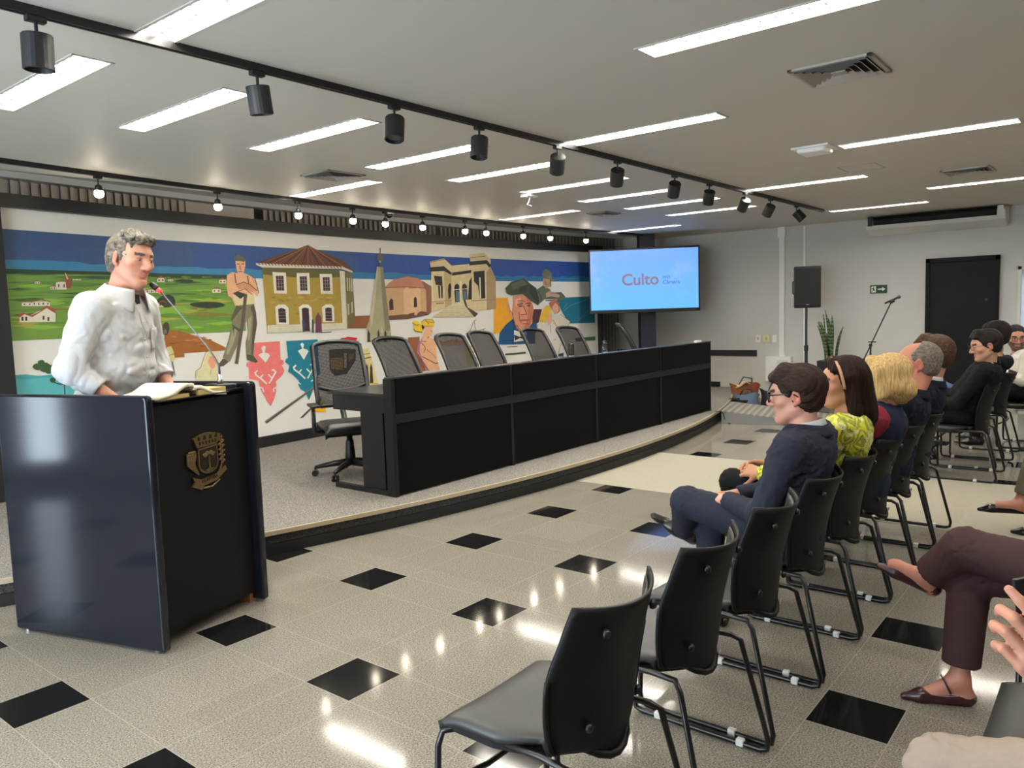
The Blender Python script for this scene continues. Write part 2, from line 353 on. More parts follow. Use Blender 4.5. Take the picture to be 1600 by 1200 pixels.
# ------------------------------------------------------------------ stage platform (curved front edge)
PZ = .16
def edge_y(x): return .44+13.5-math.sqrt(13.5**2-(x-5.3)**2)
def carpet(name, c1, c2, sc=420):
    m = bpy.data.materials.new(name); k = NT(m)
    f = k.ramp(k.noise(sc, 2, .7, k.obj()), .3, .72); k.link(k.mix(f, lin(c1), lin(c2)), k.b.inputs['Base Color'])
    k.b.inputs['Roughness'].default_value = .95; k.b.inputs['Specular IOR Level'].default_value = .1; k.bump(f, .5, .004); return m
M_carpet = carpet('grey_speckled_carpet', (50,48,46), (182,177,170), 130)
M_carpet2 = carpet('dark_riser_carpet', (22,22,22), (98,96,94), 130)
M_beige = carpet('beige_carpet_runner', (150,145,130), (184,178,162), 260)
x0p, x1p, n = -2.6, 11.34, 80
xsP = [x0p+(x1p-x0p)*i/n for i in range(n+1)]
front = [(x, edge_y(x)) for x in xsP]
pl = struct(G().prism(front+[(x1p, 4.7), (x0p, 4.7)], .13, PZ).obj('stage_platform', M_carpet))
def strip(dy, z0, z1, name, m, d2=.03):
    q = G()
    for i in range(n):
        (a, b), (c, d) = front[i], front[i+1]
        q.add([(a,b+dy,z0),(c,d+dy,z0),(c,d+dy+d2,z0),(a,b+dy+d2,z0),(a,b+dy,z1),(c,d+dy,z1),(c,d+dy+d2,z1),(a,b+dy+d2,z1)], [(0,3,2,1),(4,5,6,7),(0,1,5,4),(2,3,7,6)])
    return q.obj(name, m, pl)
strip(-.012, .132, PZ+.001, 'nosing', mat('beige_metal_nosing', (178,164,138), .45, .1), .02)
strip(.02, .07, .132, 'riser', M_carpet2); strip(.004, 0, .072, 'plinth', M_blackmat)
tag(G().prism([(4.6, .475), (5.3, .445), (6.2, .49), (6.28, -3.6), (6.28, -7.0), (4.6, -7.0)], 0, .002).obj('carpet_runner', M_beige), 'wide beige carpet runner lying on the tiled floor from the platform to the audience', 'carpet')
# ------------------------------------------------------------------ mural wall
# paint shapes: layer, red, green, blue, then x and z of each corner in units of 2 mm
MURAL = (
(0,58,86,130,610,1165,1486,1165,1486,1003,610,1003),
(0,50,84,142,1486,1165,2618,1165,2618,1003,1486,1003),
(0,38,78,158,2618,1165,5120,1165,5120,1003,2618,1003),
(1,60,132,172,610,1043,670,1045,730,1045,791,1047,851,1045,911,1047,971,1036,1032,1041,1092,1047,1152,1043,1212,1047,1273,1037,1333,1041,1393,1039,1453,1042,1514,1043,1574,1036,1634,1038,1694,1039,1754,1047,1815,1045,1875,1038,1935,1045,1995,1037,1995,993,610,993),
(1,46,118,165,1995,1043,2055,1036,2116,1035,2176,1047,2236,1038,2296,1038,2356,1048,2416,1047,2476,1039,2536,1048,2596,1042,2656,1044,2716,1038,2777,1048,2837,1044,2897,1048,2957,1047,3017,1039,3077,1040,3137,1037,3197,1037,3257,1036,3317,1039,3377,1043,3438,1035,3498,1044,3558,1039,3618,1039,3678,1046,3738,1041,3798,1039,3858,1041,3918,1045,3978,1035,4038,1048,4098,1035,4159,1045,4219,1047,4279,1035,4339,1046,4399,1040,4459,1043,4519,1035,4579,1035,4639,1037,4699,1048,4759,1037,4820,1045,4880,1048,4940,1048,5000,1040,5060,1040,5120,1042,5120,1003,1995,1003),
(2,116,152,66,610,1001,1789,1001,1777,715,1642,712,1282,715,883,718,610,718,610,718),
(3,66,98,54,614,950,708,958,861,955,760,947),
(4,98,142,60,1600,976,1698,985,1781,980,1681,972),
(3,98,142,60,1466,980,1636,988,1782,986,1603,978),
(4,66,98,54,1078,952,1257,959,1447,957,1253,950),
(3,90,130,60,1022,988,1202,995,1452,998,1253,990),
(4,66,98,54,939,950,1034,954,1187,954,1085,949),
(3,98,142,60,846,951,928,960,1018,955,932,945),
(4,56,78,54,1368,963,1473,971,1549,967,1441,960),
(3,56,78,54,858,975,1010,985,1280,985,1109,974),
(4,98,142,60,1211,944,1332,950,1455,948,1328,942),
(3,90,130,60,1340,991,1468,998,1679,999,1541,992),
(4,66,98,54,966,982,1102,991,1247,990,1102,980),
(3,90,130,60,1252,953,1415,963,1641,960,1464,950),
(4,90,130,60,1108,964,1257,971,1523,972,1357,964),
(3,90,130,60,855,943,937,952,1020,947,934,938),
(4,90,130,60,778,973,863,980,968,978,878,971),
(3,98,142,60,1097,975,1293,987,1475,984,1263,972),
(4,98,142,60,1107,948,1328,959,1575,955,1331,943),
(3,56,78,54,789,978,1000,988,1150,987,924,978),
(4,90,130,60,1281,987,1457,998,1630,995,1442,984),
(3,98,142,60,615,953,655,959,706,956,665,950),
(4,98,142,60,636,950,743,960,930,957,813,947),
(3,66,98,54,646,983,750,990,830,989,722,983),
(4,90,130,60,803,968,972,975,1107,975,927,968),
(3,90,130,60,911,991,1028,999,1110,997,989,988),
(4,90,130,60,1056,943,1164,949,1278,947,1165,941),
(3,66,98,54,1364,872,1481,882,1622,872,1498,862),
(4,98,142,60,665,911,765,919,842,913,738,906),
(3,98,142,60,790,901,975,905,1108,902,912,898),
(4,100,140,50,1420,918,1535,927,1732,921,1608,912),
(3,66,98,54,1575,921,1648,934,1777,924,1701,911),
(4,66,98,54,813,893,874,897,972,894,908,889),
(3,100,140,50,775,909,872,914,986,911,884,905),
(4,66,98,54,612,925,659,932,705,927,657,920),
(3,66,98,54,1019,925,1068,933,1138,928,1087,919),
(4,136,182,66,1110,921,1225,931,1357,925,1236,915),
(3,136,182,66,650,939,721,948,803,943,729,933),
(4,66,98,54,817,910,988,919,1101,913,921,904),
(3,100,140,50,1248,903,1335,913,1400,905,1310,895),
(4,100,140,50,902,889,1016,898,1153,891,1031,882),
(3,66,98,54,1385,879,1506,888,1664,879,1535,870),
(4,66,98,54,1308,909,1399,913,1525,910,1429,905),
(3,100,140,50,981,898,1064,903,1170,899,1082,893),
(4,98,142,60,1035,875,1171,883,1261,875,1119,868),
(3,100,140,50,635,924,691,934,739,927,681,916),
(4,98,142,60,1555,867,1631,872,1773,867,1693,862),
(3,100,140,50,1418,897,1480,909,1583,899,1519,887),
(4,136,182,66,1122,931,1228,938,1353,934,1241,928),
(3,136,182,66,1132,903,1286,909,1462,904,1297,897),
(4,100,140,50,1484,887,1580,895,1661,888,1562,880),
(3,98,142,60,1529,905,1637,911,1776,907,1662,901),
(4,98,142,60,1213,902,1311,913,1417,904,1315,892),
(3,98,142,60,1076,924,1165,934,1257,927,1165,916),
(4,136,182,66,1417,882,1577,890,1692,883,1525,875),
(3,100,140,50,610,900,727,904,803,901,682,896),
(4,136,182,66,1433,925,1552,933,1719,928,1593,920),
(3,98,142,60,834,834,979,845,1121,832,967,821),
(4,66,98,54,610,822,724,829,810,820,684,814),
(3,130,120,50,1407,837,1500,851,1617,837,1520,823),
(4,136,182,66,1258,840,1357,847,1474,839,1370,831),
(3,172,162,70,1081,830,1212,841,1335,829,1197,818),
(4,136,182,66,711,879,763,889,845,881,791,872),
(3,130,120,50,920,880,1076,890,1229,881,1063,870),
(4,130,120,50,670,844,759,849,893,842,799,838),
(3,98,142,60,766,869,851,875,921,869,833,863),
(4,172,162,70,1481,870,1606,883,1713,871,1583,858),
(3,136,182,66,1184,812,1325,824,1423,810,1277,798),
(4,172,162,70,1158,850,1328,855,1461,848,1281,842),
(3,136,182,66,1148,823,1267,835,1421,821,1293,809),
(4,98,142,60,893,864,953,878,1011,866,949,853),
(3,136,182,66,746,867,792,877,851,869,803,859),
(4,66,98,54,610,883,720,892,780,885,665,876),
(3,98,142,60,1369,792,1494,804,1655,788,1522,776),
(4,172,162,70,930,799,1107,801,1253,793,1065,791),
(3,172,162,70,1368,826,1441,839,1509,826,1435,813),
(4,98,142,60,1566,782,1657,793,1762,779,1668,768),
(3,98,142,60,610,840,677,845,754,839,679,834),
(4,130,120,50,1442,814,1535,819,1634,811,1537,807),
(3,136,182,66,1292,834,1454,840,1556,832,1388,827),
(4,130,120,50,1383,805,1607,813,1768,800,1531,793),
(3,172,162,70,1264,867,1462,875,1606,867,1397,859),
(4,136,182,66,1174,832,1319,845,1499,830,1343,817),
(3,136,182,66,1272,870,1346,878,1407,871,1331,864),
(4,172,162,70,610,811,676,818,784,809,706,802),
(3,172,162,70,1126,793,1280,801,1434,788,1270,781),
(4,98,142,60,1241,806,1341,818,1431,805,1327,794),
(3,172,162,70,830,853,900,862,959,854,887,845),
(4,98,142,60,1286,869,1449,875,1558,869,1387,864),
(3,66,98,54,945,806,1046,818,1109,805,1005,793),
(4,98,142,60,865,843,947,848,1039,842,953,837),
(3,172,162,70,610,779,674,783,769,775,691,771),
(4,110,150,40,933,764,1023,769,1112,760,1017,755),
(3,172,162,70,932,777,1002,785,1114,774,1040,766),
(4,136,182,66,1142,747,1205,755,1263,745,1199,736),
(3,98,142,60,610,800,647,805,716,798,669,793),
(4,98,142,60,732,787,796,792,864,785,799,780),
(3,136,182,66,1339,747,1421,756,1537,743,1451,734),
(4,136,182,66,927,771,986,779,1044,769,984,761),
(3,98,142,60,865,794,958,799,1107,790,1008,785),
(4,136,182,66,961,775,1076,778,1165,770,1045,768),
(3,136,182,66,1100,786,1245,793,1338,782,1187,775),
(4,172,162,70,1010,768,1099,774,1211,763,1117,757),
(3,110,150,40,1309,738,1461,743,1652,728,1489,723),
(4,98,142,60,844,766,944,772,1049,761,944,755),
(3,172,162,70,610,797,645,804,728,795,682,788),
(4,136,182,66,1538,761,1653,769,1728,758,1610,750),
(3,110,150,40,1494,745,1596,753,1763,738,1655,731),
(4,172,162,70,633,788,674,793,729,786,687,780),
(3,110,150,40,610,793,631,798,671,792,641,787),
(4,98,142,60,1131,750,1214,753,1318,744,1231,741),
(3,136,182,66,626,797,680,805,754,795,697,787),
(4,136,182,66,655,770,763,776,849,766,735,760),
(3,110,150,40,1120,765,1246,770,1365,759,1233,754),
(4,98,142,60,985,776,1143,779,1277,769,1110,766),
(3,110,150,40,610,800,635,807,673,800,639,793),
(4,136,182,66,855,781,912,789,960,780,902,772),
(4,44,66,44,610,1007,1789,1007,1789,991,1500,984,1000,994,610,986),
(5,226,216,200,813,958,859,959,856,926,810,926),
(6,160,72,56,811,957,837,968,860,957,859,955,836,964,812,955),
(6,90,50,50,821,948,826,949,825,935,820,935),
(6,90,50,50,844,949,849,949,848,935,842,935),
(5,226,216,200,726,958,747,958,747,950,725,950),
(6,160,72,56,724,956,737,965,749,957,748,956,737,962,725,955),
(6,90,50,50,728,955,733,956,733,952,728,952),
(6,90,50,50,739,956,744,956,744,952,739,952),
(5,226,216,200,787,938,810,938,809,926,786,926),
(6,160,72,56,785,936,799,946,812,936,811,935,799,942,787,935),
(6,90,50,50,790,934,795,934,795,929,790,929),
(6,90,50,50,801,934,807,934,806,929,801,929),
(5,226,216,200,885,972,922,972,922,967,885,966),
(6,160,72,56,883,970,904,975,924,971,923,971,904,974,884,970),
(6,90,50,50,891,970,897,970,897,968,891,968),
(6,90,50,50,910,970,915,971,915,968,910,968),
(6,150,80,60,852,997,859,994,883,964,874,933,854,933),
(7,220,205,180,853,997,857,995,866,971,860,970),
(5,226,216,200,668,873,709,872,708,857,666,858),
(6,160,72,56,666,871,689,880,711,871,710,870,689,877,667,870),
(6,90,50,50,675,868,680,868,680,862,675,862),
(6,90,50,50,696,868,701,868,700,862,695,862),
(5,226,216,200,708,876,781,876,779,857,707,857),
(6,160,72,56,706,875,745,888,783,875,781,872,745,883,707,872),
(6,90,50,50,714,871,719,871,719,863,714,863),
(6,90,50,50,732,870,737,870,737,862,732,862),
(6,90,50,50,750,870,756,870,755,862,750,862),
(6,90,50,50,769,870,774,870,773,862,768,862),
(5,230,222,200,654,813,674,827,692,817,766,852,800,825,797,790,652,792),
(6,168,82,60,650,824,668,832,698,819,732,833,766,860,801,838,800,825,765,848,704,812,674,824,653,811),
(6,80,50,50,661,814,669,814,668,798,660,799),
(6,80,50,50,676,814,684,814,683,798,675,798),
(6,80,50,50,746,816,753,816,752,800,744,800),
(6,80,50,50,765,811,773,811,771,794,763,795),
(5,226,216,200,1287,984,1325,985,1324,965,1285,964),
(6,160,72,56,1284,982,1307,995,1328,983,1326,981,1307,990,1286,980),
(6,90,50,50,1293,978,1299,978,1299,970,1292,970),
(6,90,50,50,1312,979,1319,979,1318,970,1311,970),
(5,226,216,200,1344,980,1370,981,1369,970,1343,970),
(6,160,72,56,1341,979,1357,988,1372,979,1370,979,1357,985,1343,978),
(6,90,50,50,1347,977,1353,977,1353,973,1346,973),
(6,90,50,50,1359,978,1366,978,1366,973,1359,973),
(5,226,216,200,1632,982,1673,983,1671,963,1631,963),
(6,160,72,56,1629,981,1653,993,1676,982,1674,980,1653,988,1631,979),
(6,90,50,50,1638,977,1646,977,1645,969,1638,968),
(6,90,50,50,1658,977,1666,977,1666,969,1658,969),
(5,226,216,200,1587,935,1638,935,1637,916,1586,915),
(6,160,72,56,1584,933,1614,946,1641,934,1639,931,1613,941,1586,931),
(6,90,50,50,1596,929,1603,929,1603,921,1595,921),
(6,90,50,50,1621,929,1629,929,1628,921,1621,921),
(5,226,216,200,1282,867,1328,867,1326,847,1280,848),
(6,160,72,56,1279,866,1306,879,1330,866,1328,863,1305,874,1280,863),
(6,90,50,50,1289,861,1296,861,1295,853,1289,853),
(6,90,50,50,1312,861,1319,861,1318,853,1312,853),
(5,226,216,200,1221,928,1287,928,1285,914,1220,914),
(6,160,72,56,1218,926,1254,937,1289,927,1287,925,1254,933,1220,924),
(6,90,50,50,1228,924,1235,924,1234,918,1228,918),
(6,90,50,50,1250,924,1256,924,1256,918,1249,918),
(6,90,50,50,1272,924,1278,924,1278,918,1271,918),
(5,226,216,200,1441,979,1468,980,1467,973,1440,973),
(6,160,72,56,1438,978,1455,983,1470,978,1469,979,1454,981,1440,978),
(6,90,50,50,1444,977,1451,977,1451,975,1444,975),
(6,90,50,50,1457,978,1464,978,1464,975,1457,975),
(5,42,60,44,1375,876,1372,856,1341,845,1310,844,1289,858,1274,877,1293,893,1316,903,1346,906,1368,895),
(5,46,62,44,1659,854,1645,845,1605,839,1548,837,1502,843,1471,848,1452,856,1459,864,1505,869,1550,871,1597,869,1637,863),
(5,46,62,44,1485,974,1479,970,1449,966,1416,967,1389,968,1376,973,1391,977,1416,981,1450,981,1473,979),
(2,92,180,182,610,580,659,579,709,569,775,569,842,555,955,550,942,397,610,444),
(3,70,165,172,610,580,659,579,709,569,775,569,842,555,955,550,869,544,734,559,657,558,610,567),
(4,58,88,48,727,605,719,597,711,592,701,594,693,599,687,608,694,617,703,621,714,619,723,614),
(4,58,88,48,738,620,736,613,728,610,718,608,711,615,710,622,711,630,720,633,730,634,737,628),
(4,58,88,48,764,600,757,590,743,582,729,582,716,591,715,603,719,615,733,622,747,621,760,611),
(4,58,88,48,773,588,769,579,758,574,745,574,737,581,730,592,738,600,747,608,761,604,770,599),
(4,58,88,48,801,597,792,587,782,581,769,582,761,590,754,600,763,609,772,615,785,614,796,608),
(4,50,84,44,777,544,774,538,768,536,760,535,755,539,752,546,754,553,762,556,769,555,776,550),
(4,40,60,50,767,535,790,524,792,528,769,539),
(4,40,60,50,789,524,812,522,813,526,789,529),
(4,40,60,50,811,548,806,455,811,454,816,547),
(3,164,100,48,1305,728,1333,735,1370,735,1453,709,1500,696,1568,672,1647,633,1648,619,1534,619,1403,619,1404,600,1341,602,1298,642),
(4,150,88,40,1383,676,1409,678,1435,672,1409,671),
(4,196,140,90,1442,686,1468,688,1493,681,1467,681),
(4,135,76,34,1536,679,1554,682,1572,676,1554,675),
(4,196,140,90,1460,701,1479,703,1497,697,1478,696),
(4,150,88,40,1340,674,1369,676,1398,669,1368,669),
(4,196,140,90,1501,693,1523,695,1544,689,1522,688),
(4,135,76,34,1320,671,1344,673,1368,667,1344,667),
(4,186,124,66,1334,704,1354,706,1374,700,1354,700),
(4,196,140,90,1400,683,1429,685,1459,678,1429,678),
(4,135,76,34,1487,650,1507,652,1527,646,1507,645),
(4,186,124,66,1454,677,1481,679,1507,673,1480,672),
(4,186,124,66,1470,661,1502,663,1533,656,1501,656),
(4,150,88,40,1446,665,1478,666,1510,660,1478,660),
(4,196,140,90,1442,705,1458,707,1472,702,1457,701),
(4,70,56,50,1333,743,1326,724,1317,712,1305,712,1296,724,1294,744,1299,761,1310,773,1322,775,1332,765),
(5,120,110,105,1317,727,1314,720,1309,716,1304,717,1299,721,1299,728,1300,735,1306,739,1311,740,1316,734),
(4,214,200,140,1311,654,1336,658,1347,627,1350,597,1339,581,1316,583,1307,608),
(5,70,60,40,1309,611,1348,619,1347,622,1309,613),
(5,90,80,60,1315,584,1311,541,1315,541,1318,584),
(5,90,80,60,1332,583,1342,513,1346,514,1337,583),
(4,226,216,168,1456,479,1460,526,1488,541,1506,582,1524,616,1544,623,1579,617,1597,594,1597,563,1582,529,1590,467),
(5,232,160,124,1531,568,1547,593,1572,596,1581,560,1568,532,1548,531),
(5,80,70,50,1459,491,1461,526,1459,526,1456,491),
(5,80,70,50,1460,525,1489,540,1488,542,1459,526),
(5,80,70,50,1489,540,1525,616,1523,617,1487,541),
(5,80,70,50,1523,615,1545,622,1544,624,1523,617),
(5,80,70,50,1548,528,1541,501,1543,501,1550,527),
(5,120,60,50,1561,561,1564,552,1566,552,1563,562),
(5,120,60,50,1564,553,1554,542,1556,541,1566,552),
(5,232,176,138,1681,1006,1713,1024,1744,1018,1769,1025,1800,1016,1836,1003,1859,976,1875,914,1861,897,1842,918,1841,853,1719,848,1703,888,1680,901,1673,957),
(6,232,176,138,1737,1081,1799,1083,1799,1059,1785,1022,1771,1008,1751,1008,1742,1034),
(7,96,96,88,1727,1099,1752,1114,1787,1107,1806,1086,1789,1078,1757,1084,1732,1082),
(7,150,90,70,1762,1059,1759,1040,1765,1040,1768,1059),
(7,150,90,70,1759,1040,1770,1036,1772,1040,1762,1044),
(7,130,70,55,1751,1024,1776,1025,1777,1029,1752,1028),
(7,90,60,50,1745,1064,1761,1063,1762,1067,1746,1068),
(7,90,60,50,1774,1064,1793,1066,1792,1070,1774,1068),
(6,222,206,160,1708,904,1842,914,1839,856,1727,851),
(6,110,84,60,1725,1015,1729,966,1736,967,1731,1016),
(6,110,84,60,1804,1006,1810,953,1817,954,1811,1007),
(7,60,60,56,1709,914,1745,922,1794,908,1754,884),
(7,214,150,112,1732,961,1781,975,1821,962,1863,928,1826,921,1778,941,1746,934),
(8,120,70,50,1731,956,1782,971,1781,974,1730,959),
(8,120,70,50,1779,971,1820,957,1822,960,1781,974),
(8,120,70,50,1818,958,1863,925,1866,928,1821,961),
(8,120,70,50,1712,912,1788,937,1787,940,1711,915),
(8,120,70,50,1784,937,1828,906,1831,908,1787,940),
(8,130,80,60,1875,914,1856,994,1852,993,1871,913),
(8,130,80,60,1856,994,1824,1010,1822,1007,1854,991),
(5,132,126,100,1726,850,1686,779,1693,766,1665,674,1622,583,1664,558,1721,649,1752,701,1784,768,1787,704,1770,651,1770,592,1814,583,1823,648,1850,748,1848,812,1837,858),
(6,88,84,66,1837,858,1848,812,1850,748,1823,648,1814,584,1801,587,1815,703,1829,785,1814,840),
(6,88,84,66,1726,850,1686,779,1694,770,1745,823,1773,840),
(6,166,160,128,1696,730,1728,738,1695,654,1654,594,1644,604),
(7,88,84,66,1692,753,1743,724,1737,711,1704,730,1698,690),
(6,166,160,128,1793,777,1819,794,1798,667,1784,659),
(6,96,80,66,1624,579,1597,554,1598,539,1624,539,1656,559,1642,571),
(6,88,82,66,1768,592,1771,562,1827,541,1840,549,1813,582),
(7,92,86,70,1778,909,1750,770,1771,767,1799,908),
(7,92,86,70,1752,779,1693,547,1713,543,1773,776),
(5,172,146,62,1906,1052,2474,1053,2503,699,1914,699),
(6,98,94,54,1906,1052,2472,1053,2473,1011,2180,1001,1908,1015),
(6,160,130,50,2158,903,2182,909,2213,902,2179,897),
(6,150,128,56,1990,880,2013,885,2042,878,2010,873),
(6,184,160,78,2142,778,2166,783,2197,775,2163,771),
(6,184,160,78,2339,888,2365,894,2397,887,2362,881),
(6,160,130,50,2176,878,2201,884,2232,876,2198,871),
(6,184,160,78,2172,874,2197,880,2228,872,2194,867),
(6,184,160,78,2176,936,2200,942,2231,935,2197,930),
(6,184,160,78,2057,890,2081,896,2111,889,2078,884),
(6,150,128,56,2109,799,2133,805,2163,797,2130,792),
(6,150,128,56,2044,876,2067,881,2097,874,2065,869),
(6,150,128,56,1962,809,1985,815,2015,807,1983,803),
(6,160,130,50,2272,883,2297,889,2329,881,2294,876),
(6,150,128,56,2322,929,2348,935,2380,928,2345,923),
(6,150,128,56,2006,872,2030,877,2059,870,2027,865),
(6,150,128,56,2094,848,2118,853,2148,846,2115,841),
(6,184,160,78,2270,890,2295,896,2328,888,2293,883),
(6,184,160,78,2327,923,2353,929,2386,921,2350,916),
(6,184,160,78,2247,881,2272,887,2304,879,2269,874),
(6,160,130,50,1961,924,1984,930,2013,923,1981,918),
(6,150,128,56,1949,891,1972,897,2001,890,1969,885),
(6,160,130,50,2331,876,2356,882,2389,874,2353,869),
(6,184,160,78,2132,891,2156,897,2187,890,2153,885),
(6,184,160,78,1942,865,1964,871,1993,864,1962,859),
(6,184,160,78,2216,873,2241,879,2273,871,2238,866),
(5,112,106,64,2504,1044,2562,1038,2566,759,2503,699),
(7,222,216,190,2461,1049,2501,1046,2495,734,2462,733),
(7,218,212,184,1917,740,2496,736,2500,699,1914,698),
(7,104,64,46,1866,1070,1909,1088,2164,1167,2230,1189,2285,1169,2495,1107,2568,1055,2568,1043,2483,1068,2148,1068),
(8,128,78,52,2211,1181,1897,1076,1899,1071,2213,1177),
(8,70,42,34,2214,1181,1936,1076,1938,1071,2216,1177),
(8,146,96,66,2216,1181,1974,1076,1977,1072,2219,1177),
(8,128,78,52,2219,1182,2014,1076,2017,1072,2222,1177),
(8,70,42,34,2221,1182,2054,1076,2057,1072,2225,1178),
(8,146,96,66,2223,1182,2094,1076,2098,1072,2227,1178),
(8,128,78,52,2225,1181,2135,1075,2140,1073,2230,1179),
(8,70,42,34,2227,1181,2177,1075,2183,1073,2233,1180),
(8,146,96,66,2229,1181,2219,1074,2226,1074,2235,1181),
(8,128,78,52,2231,1180,2263,1073,2269,1075,2237,1182),
(8,70,42,34,2234,1179,2307,1073,2313,1076,2239,1182),
(8,146,96,66,2236,1179,2351,1073,2357,1076,2242,1182),
(8,128,78,52,2239,1179,2396,1073,2401,1077,2244,1183),
(8,70,42,34,2242,1179,2442,1073,2446,1077,2246,1183),
(8,146,96,66,2245,1178,2488,1073,2492,1078,2248,1183),
(8,222,216,196,1866,1074,2485,1073,2563,1049,2562,1039,2472,1059,1906,1052,1865,1066),
(9,120,84,64,1880,1072,1890,1064,1894,1068,1884,1076),
(9,120,84,64,1901,1072,1912,1064,1916,1068,1905,1076),
(9,120,84,64,1922,1072,1933,1064,1937,1068,1927,1076),
(9,120,84,64,1944,1072,1955,1064,1959,1068,1948,1076),
(9,120,84,64,1966,1072,1977,1064,1981,1068,1970,1076),
(9,120,84,64,1988,1072,1999,1064,2003,1068,1992,1076),
(9,120,84,64,2010,1072,2021,1064,2025,1067,2014,1076),
(9,120,84,64,2032,1072,2043,1064,2048,1067,2036,1076),
(9,120,84,64,2054,1072,2066,1063,2070,1067,2059,1076),
(9,120,84,64,2077,1072,2088,1063,2093,1067,2081,1076),
(9,120,84,64,2100,1072,2111,1063,2116,1067,2104,1076),
(9,120,84,64,2123,1072,2134,1063,2139,1067,2127,1075),
(9,120,84,64,2146,1072,2157,1063,2162,1067,2150,1075),
(9,120,84,64,2169,1071,2181,1063,2185,1067,2173,1075),
(9,120,84,64,2192,1071,2204,1063,2209,1067,2197,1075),
(9,120,84,64,2216,1071,2228,1063,2233,1066,2221,1075),
(9,120,84,64,2240,1071,2252,1062,2256,1066,2244,1075),
(9,120,84,64,2264,1071,2276,1062,2281,1066,2268,1075),
(9,120,84,64,2288,1071,2300,1062,2305,1066,2292,1075),
(9,120,84,64,2312,1071,2324,1062,2329,1066,2317,1075),
(9,120,84,64,2337,1071,2349,1062,2354,1066,2341,1075),
(9,120,84,64,2361,1071,2374,1062,2379,1066,2366,1075),
(9,120,84,64,2386,1070,2399,1061,2404,1065,2391,1074),
(9,120,84,64,2411,1070,2424,1061,2429,1065,2416,1074),
(9,120,84,64,2436,1070,2449,1061,2454,1065,2441,1074),
(9,120,84,64,2462,1070,2475,1061,2480,1065,2467,1074),
(7,232,226,208,1972,1030,2064,1028,2062,911,1975,913),
(7,232,226,208,2139,1028,2230,1030,2229,910,2136,910),
(7,232,226,208,2306,1026,2400,1028,2399,910,2308,911),
(8,58,40,48,1993,1009,2045,1010,2044,929,1993,929),
(9,150,136,130,1993,988,2047,989,2047,991,1993,991),
(9,150,136,130,1991,968,2046,968,2046,971,1991,970),
(9,150,136,130,1990,947,2044,948,2044,951,1990,950),
(9,150,136,130,2008,1010,2007,928,2010,928,2012,1010),
(9,150,136,130,2026,1011,2024,928,2028,928,2029,1011),
(8,58,40,48,2159,1009,2210,1011,2210,930,2158,929),
(9,150,136,130,2159,988,2212,988,2212,991,2160,991),
(9,150,136,130,2158,968,2211,968,2211,971,2158,971),
(9,150,136,130,2156,948,2209,948,2209,951,2157,951),
(9,150,136,130,2174,1010,2173,929,2177,929,2178,1010),
(9,150,136,130,2191,1010,2190,929,2194,929,2195,1010),
(8,58,40,48,2328,1008,2379,1009,2379,929,2327,929),
(9,150,136,130,2328,987,2382,988,2382,991,2329,990),
(9,150,136,130,2327,967,2380,967,2381,970,2327,970),
(9,150,136,130,2326,947,2379,947,2379,950,2326,950),
(9,150,136,130,2343,1009,2342,928,2346,928,2347,1009),
(9,150,136,130,2360,1010,2360,928,2363,928,2364,1010),
(8,232,226,208,1976,838,1998,851,2042,852,2068,833,2065,740,1977,742),
(8,232,226,208,2140,835,2169,850,2210,849,2233,830,2233,708,2145,712),
(8,232,226,208,2309,833,2339,848,2383,849,2402,832,2399,744,2312,745),
(9,62,40,50,1995,827,2019,833,2045,826,2046,751,1995,753),
(9,62,40,50,2161,828,2186,832,2211,827,2211,696,2158,698),
(9,62,40,50,2333,825,2357,831,2382,826,2383,750,2332,752),
(10,140,120,125,1996,808,2045,808,2045,811,1996,810),
(10,140,120,125,1995,790,2043,790,2043,793,1995,793),
(10,140,120,125,1993,772,2042,773,2042,775,1994,775),
(10,140,120,125,2335,801,2386,802,2386,805,2335,804),
(10,140,120,125,2334,782,2385,783,2385,786,2334,785),
(10,140,120,125,2332,764,2383,764,2383,767,2332,767),
(10,112,62,82,2257,774,2278,804,2300,773,2299,687,2251,686),
(10,60,76,100,2156,759,2170,766,2178,740,2172,695,2158,695),
(10,70,86,110,2228,760,2238,769,2244,745,2237,686,2224,687),
(6,90,80,84,2289,688,2377,688,2367,682,2289,683),
(6,190,184,150,2514,1008,2524,1006,2521,931,2511,927),
(6,190,184,150,2531,1006,2541,1005,2538,929,2528,926),
(6,190,184,150,2547,1003,2558,1002,2555,926,2544,923),
(6,200,194,165,2510,850,2523,852,2521,787,2509,780),
(6,200,194,165,2540,861,2552,864,2550,798,2538,791),
(4,146,90,54,2509,702,2565,776,2697,776,2660,697),
(6,172,166,132,2768,1080,2818,1081,2851,752,2863,661,2859,603,2655,613,2655,701,2685,756),
(7,138,132,104,2796,1080,2818,1081,2851,752,2861,669,2811,679,2801,858),
(7,196,190,156,2768,1080,2777,1080,2738,859,2698,699,2685,756),
(7,96,94,92,2826,1137,2821,1125,2810,1116,2795,1113,2781,1115,2771,1124,2768,1135,2773,1147,2784,1157,2798,1161,2813,1158,2823,1149),
(7,96,94,92,2796,1198,2788,1074,2798,1074,2806,1199),
(8,150,144,116,2785,1106,2806,1107,2807,1118,2786,1118),
(8,62,52,40,2656,613,2662,669,2671,688,2681,668,2679,612),
(8,62,52,40,2738,609,2744,666,2753,685,2763,665,2762,608),
(8,62,52,40,2796,606,2803,663,2812,683,2822,662,2820,605),
(8,206,196,150,2673,668,2683,716,2688,668),
(8,206,196,150,2776,664,2786,713,2792,664),
(8,206,196,150,2848,661,2858,710,2864,661),
(6,226,212,150,2585,567,2666,574,2694,477,2730,344,2628,348,2610,483),
(7,66,52,36,2624,355,2632,452,2643,480,2652,454,2655,355),
(7,66,52,36,2659,352,2667,450,2678,478,2687,451,2690,352),
